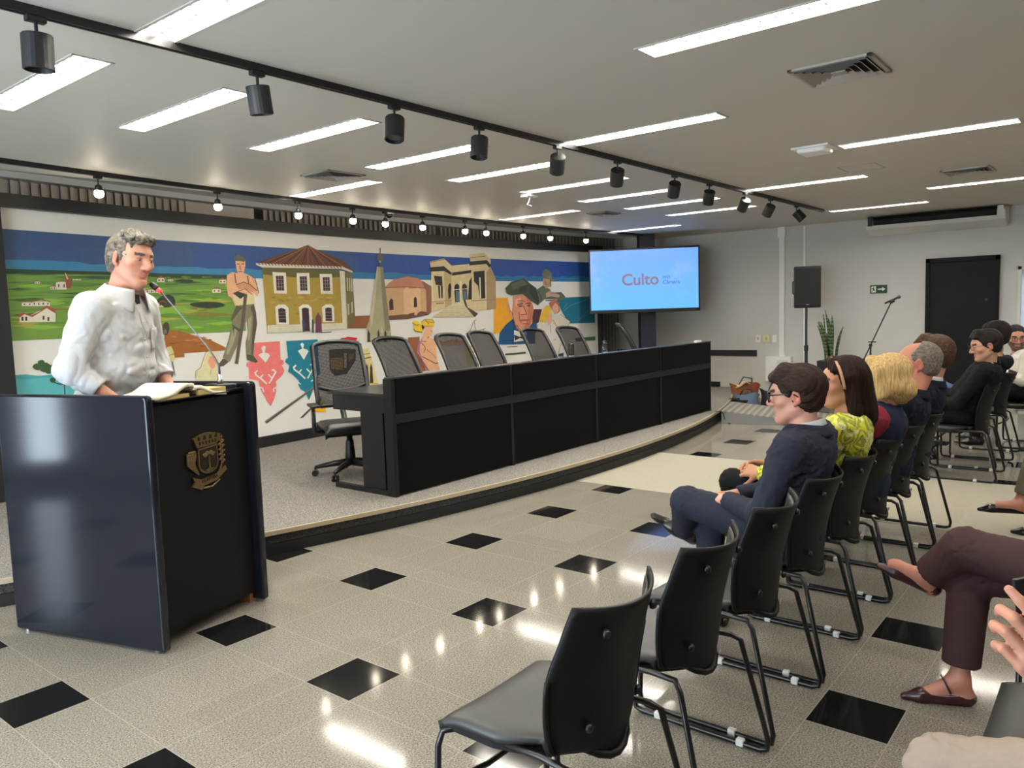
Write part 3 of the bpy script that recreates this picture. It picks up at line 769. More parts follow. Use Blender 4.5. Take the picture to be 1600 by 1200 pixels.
(7,120,104,70,2606,504,2681,512,2679,520,2604,512),
(7,150,132,90,2597,532,2673,538,2672,543,2596,537),
(7,236,190,60,2626,348,2731,343,2731,350,2625,355),
(4,206,150,56,2525,621,2589,624,2587,604,2560,588),
(5,196,36,40,2416,632,2498,652,2577,641,2566,626,2459,622),
(4,60,36,36,2380,628,2461,647,2563,625,2480,614,2387,621),
(4,84,70,56,2348,581,2478,582,2559,571,2554,504,2475,425,2380,422,2344,463),
(5,176,136,60,2352,534,2453,530,2448,455,2355,468),
(5,200,190,170,2462,555,2483,553,2477,464,2459,466),
(5,170,130,60,2497,541,2539,550,2541,522,2498,502),
(4,206,166,122,2829,956,2994,965,3218,958,3213,772,3015,747,2846,742),
(5,226,186,140,2993,957,3146,957,3147,778,2986,748),
(4,156,104,84,3170,996,3257,958,3242,785,3183,775),
(5,192,132,102,2829,952,2864,979,2905,1001,3032,1024,3137,1012,3189,975,3224,949,3004,944),
(6,150,98,78,3160,996,3207,979,3242,940,3232,776,3195,773,3198,932),
(6,150,96,76,2832,946,2995,954,2995,960,2832,952),
(6,150,96,76,2991,954,3219,944,3220,950,2992,960),
(6,60,90,150,3036,1125,3032,1023,3037,1023,3040,1125),
(6,66,46,42,2857,858,2875,882,2894,870,2895,808,2859,805),
(6,66,46,42,3082,881,3097,891,3108,881,3108,823,3078,820),
(5,110,76,60,2850,743,2847,770,2924,774,3005,777,3136,795,3218,785,3217,768,3015,745),
(5,214,194,150,3246,1126,3384,1152,3457,1105,3653,1122,3643,1189,3798,1206,3867,1155,3859,1105,3910,1024,3909,797,3642,783,3441,816,3245,791,3255,1061),
(6,176,150,106,3811,1062,3855,1100,3910,1024,3909,797,3804,789),
(6,186,164,120,3379,1064,3453,1039,3441,816,3377,804),
(6,44,38,34,3238,1087,3381,1099,3454,1056,3453,1037,3383,1066,3249,1060),
(6,44,38,34,3634,1137,3823,1154,3865,1119,3850,1098,3815,1126,3639,1110),
(6,44,38,34,3458,1056,3655,1078,3653,1058,3459,1035),
(7,44,38,34,3677,1067,3794,1076,3792,876,3734,872,3718,969,3680,996),
(7,44,38,34,3278,1032,3358,1028,3357,965,3293,971),
(7,44,38,34,3314,965,3361,965,3356,879,3319,879),
(7,44,38,34,3410,932,3418,972,3438,985,3445,959,3436,887,3412,870),
(7,44,38,34,3629,996,3657,1032,3649,868,3609,868),
(7,50,44,40,3473,941,3481,968,3503,981,3525,968,3524,851,3480,851),
(7,50,44,40,3552,950,3559,973,3581,982,3604,968,3606,868,3560,864),
(8,86,116,130,3486,927,3524,927,3522,854,3485,855),
(8,86,116,130,3561,932,3599,934,3601,870,3563,869),
(8,214,194,150,3332,964,3332,877,3342,878,3342,964),
(8,230,214,176,3735,1026,3734,874,3747,874,3748,1027),
(8,230,214,176,3800,1073,3792,865,3803,864,3811,1074),
(7,236,222,186,3254,1037,3254,852,3263,852,3264,1038),
(7,236,222,186,3535,997,3531,840,3542,840,3547,997),
(7,236,222,186,3465,934,3613,943,3612,948,3465,939),
(7,150,126,86,3254,852,3445,863,3445,867,3253,856),
(7,150,126,86,3644,856,3907,863,3907,868,3644,861),
(8,120,96,66,3289,840,3365,843,3365,849,3289,846),
(7,120,96,66,3251,1119,3389,1145,3388,1149,3250,1123),
(7,120,96,66,3647,1162,3806,1179,3805,1184,3647,1166),
(7,216,204,164,3409,825,3567,864,3673,743,3240,750),
(8,176,160,118,3395,815,3592,820,3591,822,3395,818),
(8,176,160,118,3367,804,3605,806,3605,808,3367,806),
(8,176,160,118,3339,792,3619,792,3619,794,3339,794),
(8,176,160,118,3310,780,3633,778,3633,780,3310,783),
(8,176,160,118,3282,768,3647,764,3647,766,3282,771),
(8,176,160,118,3254,757,3661,749,3661,752,3255,759),
(8,84,60,54,3560,869,3582,864,3601,813,3710,765,3673,740,3628,776,3577,823),
(4,152,94,58,3013,623,3120,624,3120,530,3166,390,3088,388,3008,545),
(5,240,184,140,3178,687,3221,692,3244,689,3241,667,3244,649,3235,626,3204,621,3216,612,3259,600,3345,577,3422,586,3564,575,3628,537,3655,525,3575,539,3530,549,3394,550,3268,548,3276,468,3302,384,3197,388,3140,451,3090,523,3105,574,3150,623,3161,649),
(6,176,110,150,3089,536,3104,574,3153,627,3119,564,3114,522,3135,473,3197,389,3170,391),
(6,240,196,60,3141,720,3175,739,3248,737,3266,710,3258,687,3215,695,3187,694,3166,678,3142,697),
(6,236,200,40,3057,721,3085,735,3114,727,3131,705,3157,687,3146,651,3098,655,3069,676,3080,698),
(7,50,36,30,3143,703,3163,696,3169,683,3152,666,3142,688),
(7,110,80,20,3141,718,3178,738,3174,741,3138,721),
(7,110,80,20,3173,737,3249,735,3250,738,3174,741),
(7,110,80,20,3245,737,3263,708,3268,710,3250,738),
(7,110,80,20,3058,717,3094,700,3097,703,3061,721),
(7,110,80,20,3094,700,3126,703,3126,707,3093,704),
(7,110,80,20,3067,678,3079,663,3084,665,3071,680),
(7,110,80,20,3079,663,3146,650,3148,654,3080,667),
(7,110,80,20,3178,734,3208,705,3213,708,3182,736),
(7,110,80,20,3208,719,3253,710,3255,714,3210,722),
(6,70,40,40,3118,582,3145,592,3142,595,3115,585),
(6,70,40,40,3140,592,3179,587,3180,591,3141,595),
(6,70,40,40,3132,580,3163,556,3167,558,3136,583),
(6,70,40,40,3161,558,3167,539,3172,539,3167,559),
(6,70,40,40,3167,542,3150,515,3154,513,3172,540),
(6,70,40,40,3130,489,3171,472,3174,476,3133,493),
(6,70,40,40,3168,473,3261,431,3265,435,3172,477),
(6,70,40,40,3260,431,3289,434,3287,439,3259,436),
(6,70,40,40,3179,534,3246,490,3248,492,3182,536),
(6,70,40,40,3244,492,3262,467,3265,469,3247,493),
(6,70,40,40,3370,576,3423,585,3422,588,3368,579),
(6,70,40,40,3420,585,3487,579,3487,583,3421,588),
(6,70,40,40,3257,600,3345,575,3347,578,3258,602),
(6,70,40,40,3561,567,3614,531,3618,534,3565,570),
(6,70,40,40,3613,531,3656,526,3657,531,3614,535),
(6,170,90,70,3229,663,3239,649,3242,650,3233,664),
(6,150,80,60,3192,610,3213,619,3210,623,3189,614),
(7,70,40,40,3093,510,3139,450,3142,451,3096,511),
(7,70,40,40,3138,451,3196,388,3199,389,3141,452),
(4,226,214,160,3549,546,3641,531,3656,494,3621,394,3581,397),
(5,150,136,84,3560,526,3643,493,3644,495,3561,528),
(5,150,136,84,3566,508,3636,473,3638,475,3567,509),
(5,150,136,84,3571,489,3630,453,3631,454,3573,490),
(5,150,136,84,3577,471,3623,432,3625,433,3579,472),
(5,70,40,40,3661,509,3634,462,3640,460,3667,507),
(5,70,40,40,3634,463,3637,447,3644,447,3641,464),
(5,70,40,40,3639,446,3706,442,3706,446,3639,451),
(4,90,84,80,3574,620,3623,642,3620,645,3571,623),
(4,90,84,80,3623,642,3667,711,3663,713,3618,643),
(4,90,84,80,3665,709,3688,719,3685,722,3662,712),
(4,90,84,80,3668,707,3673,659,3678,659,3673,707),
(4,90,84,80,3672,660,3683,644,3688,645,3677,661),
(4,90,84,80,3667,626,3704,639,3701,642,3664,629),
(4,90,84,80,3700,638,3765,648,3764,652,3699,642),
(4,90,84,80,3763,647,3786,654,3784,658,3760,651),
(4,90,84,80,3686,625,3723,628,3722,632,3685,629),
(4,90,84,80,3760,648,3755,623,3761,623,3766,648),
(4,90,84,80,3605,643,3626,627,3629,630,3608,646),
(4,240,170,36,3885,875,4036,879,4083,718,4009,672,3935,617,3871,610),
(4,78,50,46,4322,786,4430,784,4385,679,4308,656),
(5,30,82,128,3917,529,3935,617,4009,676,4090,718,4130,638,4231,604,4301,672,4365,680,4347,514),
(6,232,226,212,4096,630,4151,618,4246,609,4221,545,4092,540),
(7,40,40,44,4099,595,4156,576,4231,592,4222,555,4157,566,4104,549),
(6,20,56,90,4078,709,4103,608,4111,609,4086,710),
(6,20,56,90,4104,611,4070,527,4077,526,4111,610),
(6,222,152,114,4084,888,4208,904,4317,851,4330,781,4302,682,4254,623,4168,605,4112,666,4074,767,4042,825),
(7,204,120,88,4244,882,4317,851,4330,781,4302,682,4254,623,4195,614,4251,703,4270,802),
(7,236,176,140,4119,863,4192,882,4176,843,4123,805),
(7,232,226,214,4036,879,4091,891,4092,844,4078,767,4047,811),
(7,226,160,124,4024,835,4053,840,4071,767,4049,767),
(7,224,220,210,4272,857,4324,841,4326,811,4286,832),
(7,234,160,126,4186,813,4211,813,4252,743,4230,731,4180,750),
(8,126,66,50,4141,819,4209,827,4207,836,4139,828),
(8,126,66,50,4238,826,4297,827,4297,836,4238,835),
(8,60,44,44,4157,807,4200,809,4200,818,4156,816),
(8,60,44,44,4253,808,4294,809,4293,818,4252,817),
(8,126,66,50,4206,813,4245,745,4253,748,4215,815),
(8,126,66,50,4250,751,4176,747,4177,742,4251,745),
(8,176,84,70,4174,697,4277,696,4277,708,4174,709),
(8,126,66,50,4154,766,4159,704,4166,705,4161,766),
(8,126,66,50,4158,705,4181,683,4187,686,4164,708),
(8,126,66,50,4120,672,4164,624,4170,627,4126,675),
(8,126,66,50,4165,624,4257,631,4256,636,4164,629),
(8,126,66,50,4146,851,4222,855,4222,859,4146,855),
(8,126,66,50,4148,841,4237,845,4236,849,4148,845),
(8,126,66,50,4196,673,4273,670,4274,675,4196,678),
(8,120,60,46,4074,767,4109,664,4116,665,4081,768),
(8,120,60,46,4108,666,4166,603,4172,605,4114,668),
(8,74,78,50,4015,949,4082,997,4228,1025,4300,983,4366,951,4397,860,4383,812,4309,846,4208,904,4077,895,4027,912),
(9,96,100,66,4081,980,4213,1015,4271,980,4181,961,4093,931),
(9,52,54,36,4300,981,4366,951,4397,860,4383,812,4325,871,4283,921),
(9,58,60,40,4181,961,4278,976,4238,921,4164,912),
(5,96,104,76,4383,815,4358,931,4451,971,4529,941,4556,910,4665,914,4719,878,4686,849,4569,863,4461,860),
(6,196,146,112,4450,1026,4542,1022,4530,961,4483,946,4451,981),
(7,110,112,86,4436,1057,4455,1087,4490,1103,4555,1073,4563,1010,4537,1022,4453,1030),
(7,130,132,106,4448,1052,4543,1053,4551,1030,4453,1036),
(7,90,76,50,4533,1024,4537,959,4548,959,4544,1024),
(5,120,122,96,4537,1027,4599,1017,4590,1000,4544,1004),
(6,206,156,122,4479,910,4525,928,4648,894,4640,873,4539,884,4485,875),
(6,60,66,46,4553,907,4668,911,4667,918,4553,913),
(6,60,66,46,4660,913,4712,874,4719,878,4667,918),
(6,60,66,46,4383,931,4427,857,4436,860,4391,933),
(7,110,70,56,4471,1002,4482,975,4488,976,4477,1003),
(7,110,70,56,4484,974,4514,980,4513,983,4482,978),
(4,28,112,138,4581,848,4695,873,5084,880,5087,654,4766,659,4712,710,4659,774,4630,827),
(5,96,160,176,4675,751,4791,813,4787,816,4671,754),
(5,96,160,176,4787,811,4904,831,4903,835,4786,815),
(5,96,160,176,4902,831,5020,862,5018,866,4899,835),
(5,96,160,176,4881,682,5051,787,5047,790,4877,685),
(5,96,160,176,4693,782,4744,824,4739,827,4688,784),
(5,96,160,176,4963,712,5050,743,5046,747,4960,715),
(4,56,112,84,4818,535,5089,538,5088,503,4841,506),
(4,70,76,60,3991,457,4225,457,4224,443,3991,444),
(4,110,100,80,4013,502,4133,503,4133,508,4013,507),
(4,28,112,138,4476,854,4584,858,4584,846,4476,847),
(5,230,224,212,4335,580,4377,669,4469,692,4575,631,4603,537,4677,428,4676,391,4335,413),
(6,236,190,50,4396,687,4435,779,4482,814,4536,808,4541,746,4478,717,4469,678),
(6,232,176,140,4473,707,4496,767,4546,746,4549,684,4506,652),
(6,196,104,62,4514,828,4582,868,4630,832,4646,764,4611,744,4550,787),
(7,236,180,146,4551,797,4591,832,4626,806,4628,765,4579,735),
(6,226,214,190,4558,673,4587,724,4645,738,4770,675,4720,624,4629,596),
(7,150,120,90,4519,655,4524,591,4530,591,4525,655),
(7,150,120,90,4556,694,4627,596,4632,598,4561,696),
(7,150,120,90,4374,666,4332,580,4337,578,4380,664),
(7,150,120,90,4564,526,4591,542,4586,545,4560,529),
(7,150,120,90,4642,737,4769,673,4773,676,4646,740),
(7,150,120,90,4768,677,4717,624,4722,622,4774,675),
(7,150,120,90,4635,838,4624,753,4630,753,4642,838),
(7,150,120,90,4646,505,4610,421,4616,420,4652,504),
(6,40,70,110,4611,416,4677,423,4676,391,4610,396),
(4,236,122,118,1824,649,1996,649,1993,548,2013,541,2014,521,1999,515,2015,484,1998,459,1951,428,1955,407,1948,388,1950,372,1932,333,1907,297,1882,328,1872,355,1861,371,1842,408,1837,444,1777,459,1780,518,1764,529,1769,546,1790,549,1816,545),
(4,24,124,146,2040,648,2266,647,2264,524,2273,447,2219,414,2222,387,2203,341,2177,299,2153,351,2121,370,2107,395,2113,419,2069,459,2039,477,2054,512,2024,531,2030,548,2046,552),
(5,232,228,216,1845,583,1862,589,1877,593,1868,619,1883,631,1899,625,1893,605,1889,593,1913,586,1923,573,1891,537),
(5,232,228,216,2117,589,2138,596,2150,599,2137,625,2151,634,2164,623,2156,600,2181,593,2195,582,2156,535),
(5,232,228,216,1894,424,1856,458,1849,452,1887,418),
(5,232,228,216,1860,455,1824,480,1818,474,1853,449),
(5,232,228,216,1829,475,1822,492,1812,490,1819,473),
(5,232,228,216,1819,484,1839,495,1833,502,1813,491),
(5,232,228,216,1850,452,1873,471,1866,476,1844,458),
(5,232,228,216,1910,419,1944,460,1935,465,1902,424),
(5,232,228,216,1941,457,1961,479,1952,484,1932,462),
(5,232,228,216,1961,481,1946,498,1938,493,1952,476),
(5,232,228,216,1946,498,1928,498,1929,489,1946,489),
(5,232,228,216,1933,450,1907,475,1900,471,1926,445),
(5,232,228,216,2163,429,2122,465,2114,459,2155,423),
(5,232,228,216,2126,462,2087,489,2080,482,2118,455),
(5,232,228,216,2091,483,2084,501,2074,498,2081,481),
(5,232,228,216,2081,492,2102,504,2096,512,2074,500),
(5,232,228,216,2115,459,2140,479,2133,484,2108,465),
(5,232,228,216,2181,424,2217,468,2208,473,2171,429),
(5,232,228,216,2214,464,2236,488,2226,493,2205,470),
(5,232,228,216,2236,489,2220,507,2210,502,2226,484),
(5,232,228,216,2219,508,2200,507,2201,498,2220,498),
(5,232,228,216,2205,457,2177,484,2169,479,2198,452),
(5,232,228,216,1839,406,1860,398,1863,404,1842,412),
(5,232,228,216,1855,402,1864,378,1872,380,1863,404),
(5,232,228,216,1952,401,1929,391,1933,386,1956,395),
(5,232,228,216,1929,391,1931,372,1939,372,1936,391),
(5,232,228,216,2107,407,2122,393,2127,397,2112,411),
(5,232,228,216,2219,418,2198,410,2201,404,2222,412),
(5,84,78,74,1860,219,2262,393,2273,387,1873,204),
(6,140,132,126,1860,219,2262,393,2265,390,1867,215),
(5,84,78,74,2103,204,2263,303,2271,293,2126,204),
(5,246,178,30,2182,229,2270,287,2299,270,2295,215))
mw = thing('mural_wall', 'long curved wall panel painted with a colourful mural behind the desk', 'mural')
q = G().grid(lambda u, v: (1.21+u*9.04, mural_y(1.21+u*9.04), .27+v*2.24), 48, 1, .06)
M_mwhite = mat('mural_ground_white', (232,229,220), .55, var=.02, vscale=3)
q.obj('mural_panel', M_mwhite, mw)
def paint_mesh():
    V, F, Cc = [], [], []
    for p in MURAL:
        lv = p[0]; c = p[1:4]; nums = [v/500 for v in p[4:]]
        pts = [Vector((nums[i], nums[i+1], 0)) for i in range(0, len(nums), 2)]
        # drop duplicate points
        cl = [p_ for i, p_ in enumerate(pts) if (p_-pts[i-1]).length > .0015]
        if len(cl) < 3: continue
        tris = [tuple(v) for v in __import__('mathutils').geometry.tessellate_polygon([cl])]
        bm = bmesh.new(); vv = [bm.verts.new(p_) for p_ in cl]
        for t in tris:
            try: bm.faces.new([vv[j] for j in t])
            except ValueError: pass
        xs_ = [p_.x for p_ in cl]; xa, xb = min(xs_), max(xs_)
        if xb-xa > .3:
            m_ = int((xb-xa)/.25)
            for s_ in range(1, m_+1):
                bmesh.ops.bisect_plane(bm, geom=bm.verts[:]+bm.edges[:]+bm.faces[:], plane_co=(xa+(xb-xa)*s_/(m_+1),0,0), plane_no=(1,0,0))
        bm.verts.index_update(); o = len(V)
        off = .0015+lv*.0011
        for v in bm.verts: V.append((v.co.x, mural_y(v.co.x)-off, v.co.y))
        lc = lin(c)
        for f in bm.faces:
            ids = [v.index+o for v in f.verts]
            a, b_, c_ = (bm.verts[j-o].co if False else f.verts[i_].co for i_, j in enumerate(ids[:3]))
            if f.normal.z < 0: ids = ids[::-1]
            F.append(ids); Cc.append(lc)
        bm.free()
    me = bpy.data.meshes.new('mural_painting'); me.from_pydata(V, [], F); me.update()
    ca = me.color_attributes.new('Col', 'FLOAT_COLOR', 'CORNER'); arr = []
    for p_, c in zip(me.polygons, Cc): arr += [*c, 1.0]*p_.loop_total
    ca.data.foreach_set('color', arr)
    me.materials.append(attrmat('mural_paint', .5, .16, 14, .08, 40))
    o = bpy.data.objects.new('mural_painting', me); COL.objects.link(o); return o
pm = paint_mesh(); pm.parent = mw
M_beam = mat('black_beam', (22,23,25), .5)
sweep(lambda x: mural_y(x)-.02, 1.0, 10.33, .055, 2.5, 2.605, 60).obj('top_beam', M_beam, mw); sweep(lambda x: mural_y(x)-.01, 1.0, 10.33, .03, PZ, .275, 60).obj('skirting', M_blackmat, mw)
for x in (1.10, 10.28): G().bx(x-.11 if x < 5 else x-.03, x+.11 if x < 5 else x+.05, mural_y(x)-.06, mural_y(x)+.06, PZ, 2.6).obj('side_post', M_beam, mw)
# vertical blinds behind the mural
def byl(x): return 4.33-(x-6.3)**2/58
M_blind = [mat('blind_fabric', (206,198,186), .8, var=.1, vscale=8), mat('blind_fabric_dark', (184,176,166), .8, var=.15, vscale=10)]
for i, (a, b_, lab) in enumerate(((0.0, 3.05, 'grey brown vertical blind above mural at far left'), (3.1, 3.95, 'flat grey blind panel above the flat-capped worker'), (4.05, 5.35, 'vertical blind with fine slats above the ochre house'), (5.42, 6.9, 'vertical blind with fine slats above the church spire and domed building'), (6.98, 9.0, 'vertical blind above the stone towers and the beret portrait'), (9.05, 11.3, 'vertical blind panel in the corner behind the screen'))):
    q = G(); x = a; w_ = .02 if i == 1 else .088; ang = .0 if i == 1 else .5
    while x < b_-.02:
        yy = byl(x+w_/2); R = Euler((0,0,ang if i != 1 else 0)).to_matrix()
        q.box((x+w_/2, yy, 1.47), (w_*1.08, .003, 2.6), R); x += w_*.95
    t = tag(q.obj('vertical_blind', M_blind[0 if i in (0,1,5) else 1]), lab, 'blind', 'vertical blinds behind the mural')
tag(sweep(lambda x: byl(x)-.03, -.2, 11.3, .02, 2.785, 2.84, 50).obj('blind_rail', mat('blind_rail_white', (200,198,192), .5)), 'thin pale curved rail holding the vertical blinds under the ceiling', 'rail')
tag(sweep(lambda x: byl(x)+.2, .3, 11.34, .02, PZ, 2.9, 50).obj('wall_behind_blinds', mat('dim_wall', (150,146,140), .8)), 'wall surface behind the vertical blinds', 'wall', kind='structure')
# ------------------------------------------------------------------ column and screen
M_navy = mat('dark_navy_paint', (26,30,48), .45)
struct(tag(G().box((10.42,2.93,1.5),(.25,.25,2.68),(0,0,radians(39))).obj('column', M_navy), 'dark navy square column carrying the screen', 'column'))
a = radians(38.9-10); fwd = Vector((cos(a), sin(a), 0)); rgt = Vector((sin(a), -cos(a), 0))
tvc = Vector((10.16, 2.83, 0))
tv = thing('television', 'large wall screen showing the word Culto on a blue picture', 'screen', (tvc.x, tvc.y, 1.985), math.atan2(-fwd.x, fwd.y)*1.0)
tv.rotation_euler = (0, 0, a-pi/2)
TW, TH = 1.775, 1.045
G().bx(-TW/2, TW/2, 0, .05, -TH/2, TH/2).obj('bezel', mat('screen_bezel', (14,14,16), .3), tv, bevel=.006)
G().bx(-.15,.15,.05,.12,-.2,.2).obj('wall_mount', M_blackmat, tv)
sm = bpy.data.materials.new('screen_picture'); k = NT(sm); o_ = k.obj()
sp = k.new('ShaderNodeSeparateXYZ'); k.link(o_, sp.inputs[0])
f = k.ramp(sp.outputs[2], -.5, .5); cc = k.mix(f, lin((96,178,252)), lin((112,160,246)))
w = k.ramp(k.noise(3.2, 6, .65, o_), .5, .72); w = k.math('MULTIPLY', w, k.ramp(k.math('MULTIPLY', k.math('ABSOLUTE', sp.outputs[0]), k.math('ADD', sp.outputs[2], .62)), .06, .5)); cc = k.mix(k.math('MULTIPLY', w, .3), cc, lin((190,196,240)))
k.link(cc, k.b.inputs['Emission Color']); k.b.inputs['Emission Strength'].default_value = .52; k.b.inputs['Base Color'].default_value = (.01,.01,.01,1); k.b.inputs['Roughness'].default_value = .3
SCREEN_MAT = sm
G().bx(-TW/2+.025, TW/2-.025, -.002, .0, -TH/2+.055, TH/2-.03).obj('screen', sm, tv)
M_letter = mat('screen_letters', (30,24,28), .5, emit=(150,128,150), estr=.36); M_letter2 = mat('screen_small_letters', (16,20,40), .5, emit=(52,84,168), estr=.3)
text_mesh('Culto', .26, 'screen_text', M_letter, tv, (-.06,-.004,.005), (pi/2,0,0), .0005, .0055)
text_mesh('2025', .062, 'screen_text', M_letter2, tv, (.36,-.004,.035), (pi/2,0,0), .0005, .0, 'CENTER'); text_mesh('Câmara', .085, 'screen_text', M_letter2, tv, (.435,-.004,-.045), (pi/2,0,0), .0005, 0.)
# ------------------------------------------------------------------ conference desk
DY = .885; dk = thing('conference_desk', 'long black front desk with raised panels on the platform', 'desk', (0,0,0))
XJ = [2.84, 4.255, 5.66, 7.055, 8.41]
M_panel = mat('black_panel_satin', (9,9,10), .6, var=.08, vscale=3, spec=.1); M_rail = mat('dark_grey_rail', (26,26,28), .5, spec=.3)
for i in range(4):
    a, b_ = XJ[i]+.018, XJ[i+1]-.018
    G().bx(a, b_, DY, DY+.018, .80, 1.068).obj('upper_panel', M_panel, dk, bevel=.003); G().bx(a, b_, DY+.012, DY+.03, PZ+.012, .722).obj('lower_panel', M_panel, dk, bevel=.003)
G().bx(XJ[0], XJ[-1], DY+.004, DY+.05, .725, .795).obj('rail', M_rail, dk)
for i, x in enumerate(XJ): G().bx(x-.016, x+.016, DY+.006, DY+.06, PZ, 1.068).obj('post', M_rail, dk, bevel=.002)
G().bx(XJ[0]-.02, XJ[-1]+.01, DY-.004, DY+.085, 1.066, 1.079).obj('ledge', mat('desk_top_laminate', (58,60,64), .18), dk, bevel=.002)
G().bx(XJ[0]-.02, XJ[0]+.0, DY+.01, DY+.1, PZ, 1.066).obj('end_upright', M_rail, dk)
G().bx(XJ[0]-.01, XJ[-1], DY+.06, 1.66, .925, .95).obj('worktop', mat('worktop_black', (44,45,48), .25), dk, bevel=.003)
G().bx(XJ[0]+.0, XJ[0]+.02, DY+.1, 1.62, .80, .925).obj('end_apron', M_black, dk)
for x in (XJ[0]+.0, XJ[-1]-.02): G().bx(x, x+.02, DY+.14, DY+.40, PZ+.02, .80).obj('pedestal', M_black, dk)
for x in (XJ[0]+.01, XJ[2], XJ[-1]-.01): G().bx(x-.025, x+.025, DY+.1, 1.62, PZ, PZ+.035).obj('foot', M_blackmat, dk)
for x in (XJ[1], XJ[2], XJ[3]): G().bx(x-.01, x+.01, DY+.1, 1.3, PZ+.02, .925).obj('support_panel', M_black, dk)
q = G()
for dx in (.05, .075): q.tube([(XJ[0]+dx,DY+.07,.7),(XJ[0]+dx+.01,DY+.08,.45),(XJ[0]+dx,DY+.075,.19)], .006)
q.obj('power_cable', M_rod, dk)
# drinking glasses on the worktop ledge side
def cup(loc, label):
    t = thing('drinking_glass', label, 'glass', loc)
    G().lathe([(.028,0),(.031,.008),(.034,.125),(.0325,.125),(.0295,.014),(.001,.012)], n=20).obj('cup', M_glass, t, smooth=True)
    G().lathe([(.029,.0145),(.0315,.085),(.001,.085)], n=20).obj('water', mat('water', (240,248,250), .02, trans=1.), t, smooth=True)
    return t
cup((5.26, .925, 1.0791), 'tall clear drinking glass in front of the sixth office chair'); cup((5.88, .925, 1.0791), 'tall clear drinking glass under the left edge of the screen')
tag(G().bx(-.07,.07,-.02,.02,0,.02).obj('paper_note', M_white, loc=(8.17,1.02,1.079-.129)), 'small white paper stack near right end of the desk', 'paper')
bpy.data.objects['paper_note'].location = (8.12, .93, 1.0791)
# ------------------------------------------------------------------ office chairs
M_net = bpy.data.materials.new('chair_mesh_fabric'); k = NT(M_net)
sp = k.new('ShaderNodeSeparateXYZ'); k.link(k.obj(), sp.inputs[0])
s_ = k.math('SINE', k.math('MULTIPLY', sp.outputs[2], 900)); s2 = k.math('SINE', k.math('MULTIPLY', sp.outputs[0], 900))
k.b.inputs['Base Color'].default_value = (*lin((26,26,28)),1); k.b.inputs['Roughness'].default_value = .9; k.b.inputs['Specular IOR Level'].default_value = .1
k.link(k.math('MAXIMUM', k.math('GREATER_THAN', s_, -.45), k.math('GREATER_THAN', s2, .1)), k.b.inputs['Alpha'])
M_leather = mat('black_leatherette', (27,27,29), .38, bump=.15, bscale=220)
def make_office_chair():
    t = thing('office_chair', '', 'office chair', group='black mesh office chairs behind the desk')   # faces -Y in local space
    # backrest: leaning frame in local coordinates (x, y back, z)
    def bp(x, s): return (x, .24+.30*s*s*.5+.12*s+.05*(x/.23)**2*-1, .60+.56*s)
    def wd(s): return .235-.02*s if s > .2 else .225
    out = [bp(-wd(s), s) for s in np.linspace(.0, .93, 8)]+[bp(x, 1.-.04*(x/.2)**2) for x in np.linspace(-.19, .19, 7)]+[bp(wd(s), s) for s in np.linspace(.93, .0, 8)]+[bp(x, .0) for x in np.linspace(.19, -.19, 5)]
    G().tube(out, .021, 8, closed=True).obj('backrest_frame', M_plastic, t, smooth=True)
    G().tube([bp(x, .22+.10*(x/.23)**2) for x in np.linspace(-.22, .22, 7)], .02, 8).obj('lumbar_bar', M_plastic, t, smooth=True)
    G().grid(lambda u, v: bp((-1+2*u)*(wd(.05+.93*v)-.005), .02+.96*v), 8, 12).obj('backrest_mesh', M_net, t)
    G().tube([bp(0, .2), (0,.27,.56), (0,.16,.44), (0,.06,.425)], .026, 8).obj('back_bracket', M_plastic, t, smooth=True)
    def seat(u, v):
        x = -.245+.49*u; y = -.25+.48*v; e = max(abs(2*u-1), abs(2*v-1)); return (x*(1-.06*max(0,-y)), y, .475+.012*(1-e**4)-.035*max(0,(.15-v))/.15*1-.02*e**8)
    G().grid(seat, 14, 14, .07).obj('seat', M_leather, t, smooth=True)
    G().bx(-.19,.19,-.18,.19,.385,.41).obj('seat_pan', M_plastic, t, bevel=.008)
    for s in (-1, 1):
        a_ = G(); a_.tube([(s*.2,.03,.395),(s*.285,.03,.40),(s*.295,.02,.45),(s*.295,.01,.62)], [.018,.02,.02,.018], 8)
        a = a_.obj('armrest', M_plastic, t, smooth=True)
        G().bx(s*.295-.04, s*.295+.04, -.13, .12, .62, .645).obj('arm_pad', M_plastic, a, bevel=.01)
    G().cyl((0,0,.39),(0,0,.13),.027,n=12).obj('gas_column', M_rod, t, smooth=True); G().lathe([(.04,.1),(.045,.16),(.034,.3),(.03,.31)]).obj('column_cover', M_plastic, t, smooth=True)
    G().tube([(.1,-.05,.385),(.2,-.08,.372),(.27,-.09,.365)], [.006,.007,.012], 6).obj('lever', M_plastic, t)
    for i in range(5):
        an = radians(72*i+18); d = Vector((cos(an), sin(an), 0)); lg = G().tube([d*.02+Vector((0,0,.115)), d*.15+Vector((0,0,.105)), d*.31+Vector((0,0,.078))], [.034,.026,.016], 8).obj('leg', M_plastic, t, smooth=True)
        w = G(); px = Vector((-d.y, d.x, 0))
        for s in (-1, 1): w.cyl(d*.31+px*(s*.008)+Vector((0,0,.028)), d*.31+px*(s*.024)+Vector((0,0,.028)), .028, n=14)
        w.cyl(d*.31+Vector((0,0,.03)), d*.31+Vector((0,0,.08)), .008, n=8); w.obj('caster', M_rod, lg)
    return t
oc = make_office_chair()
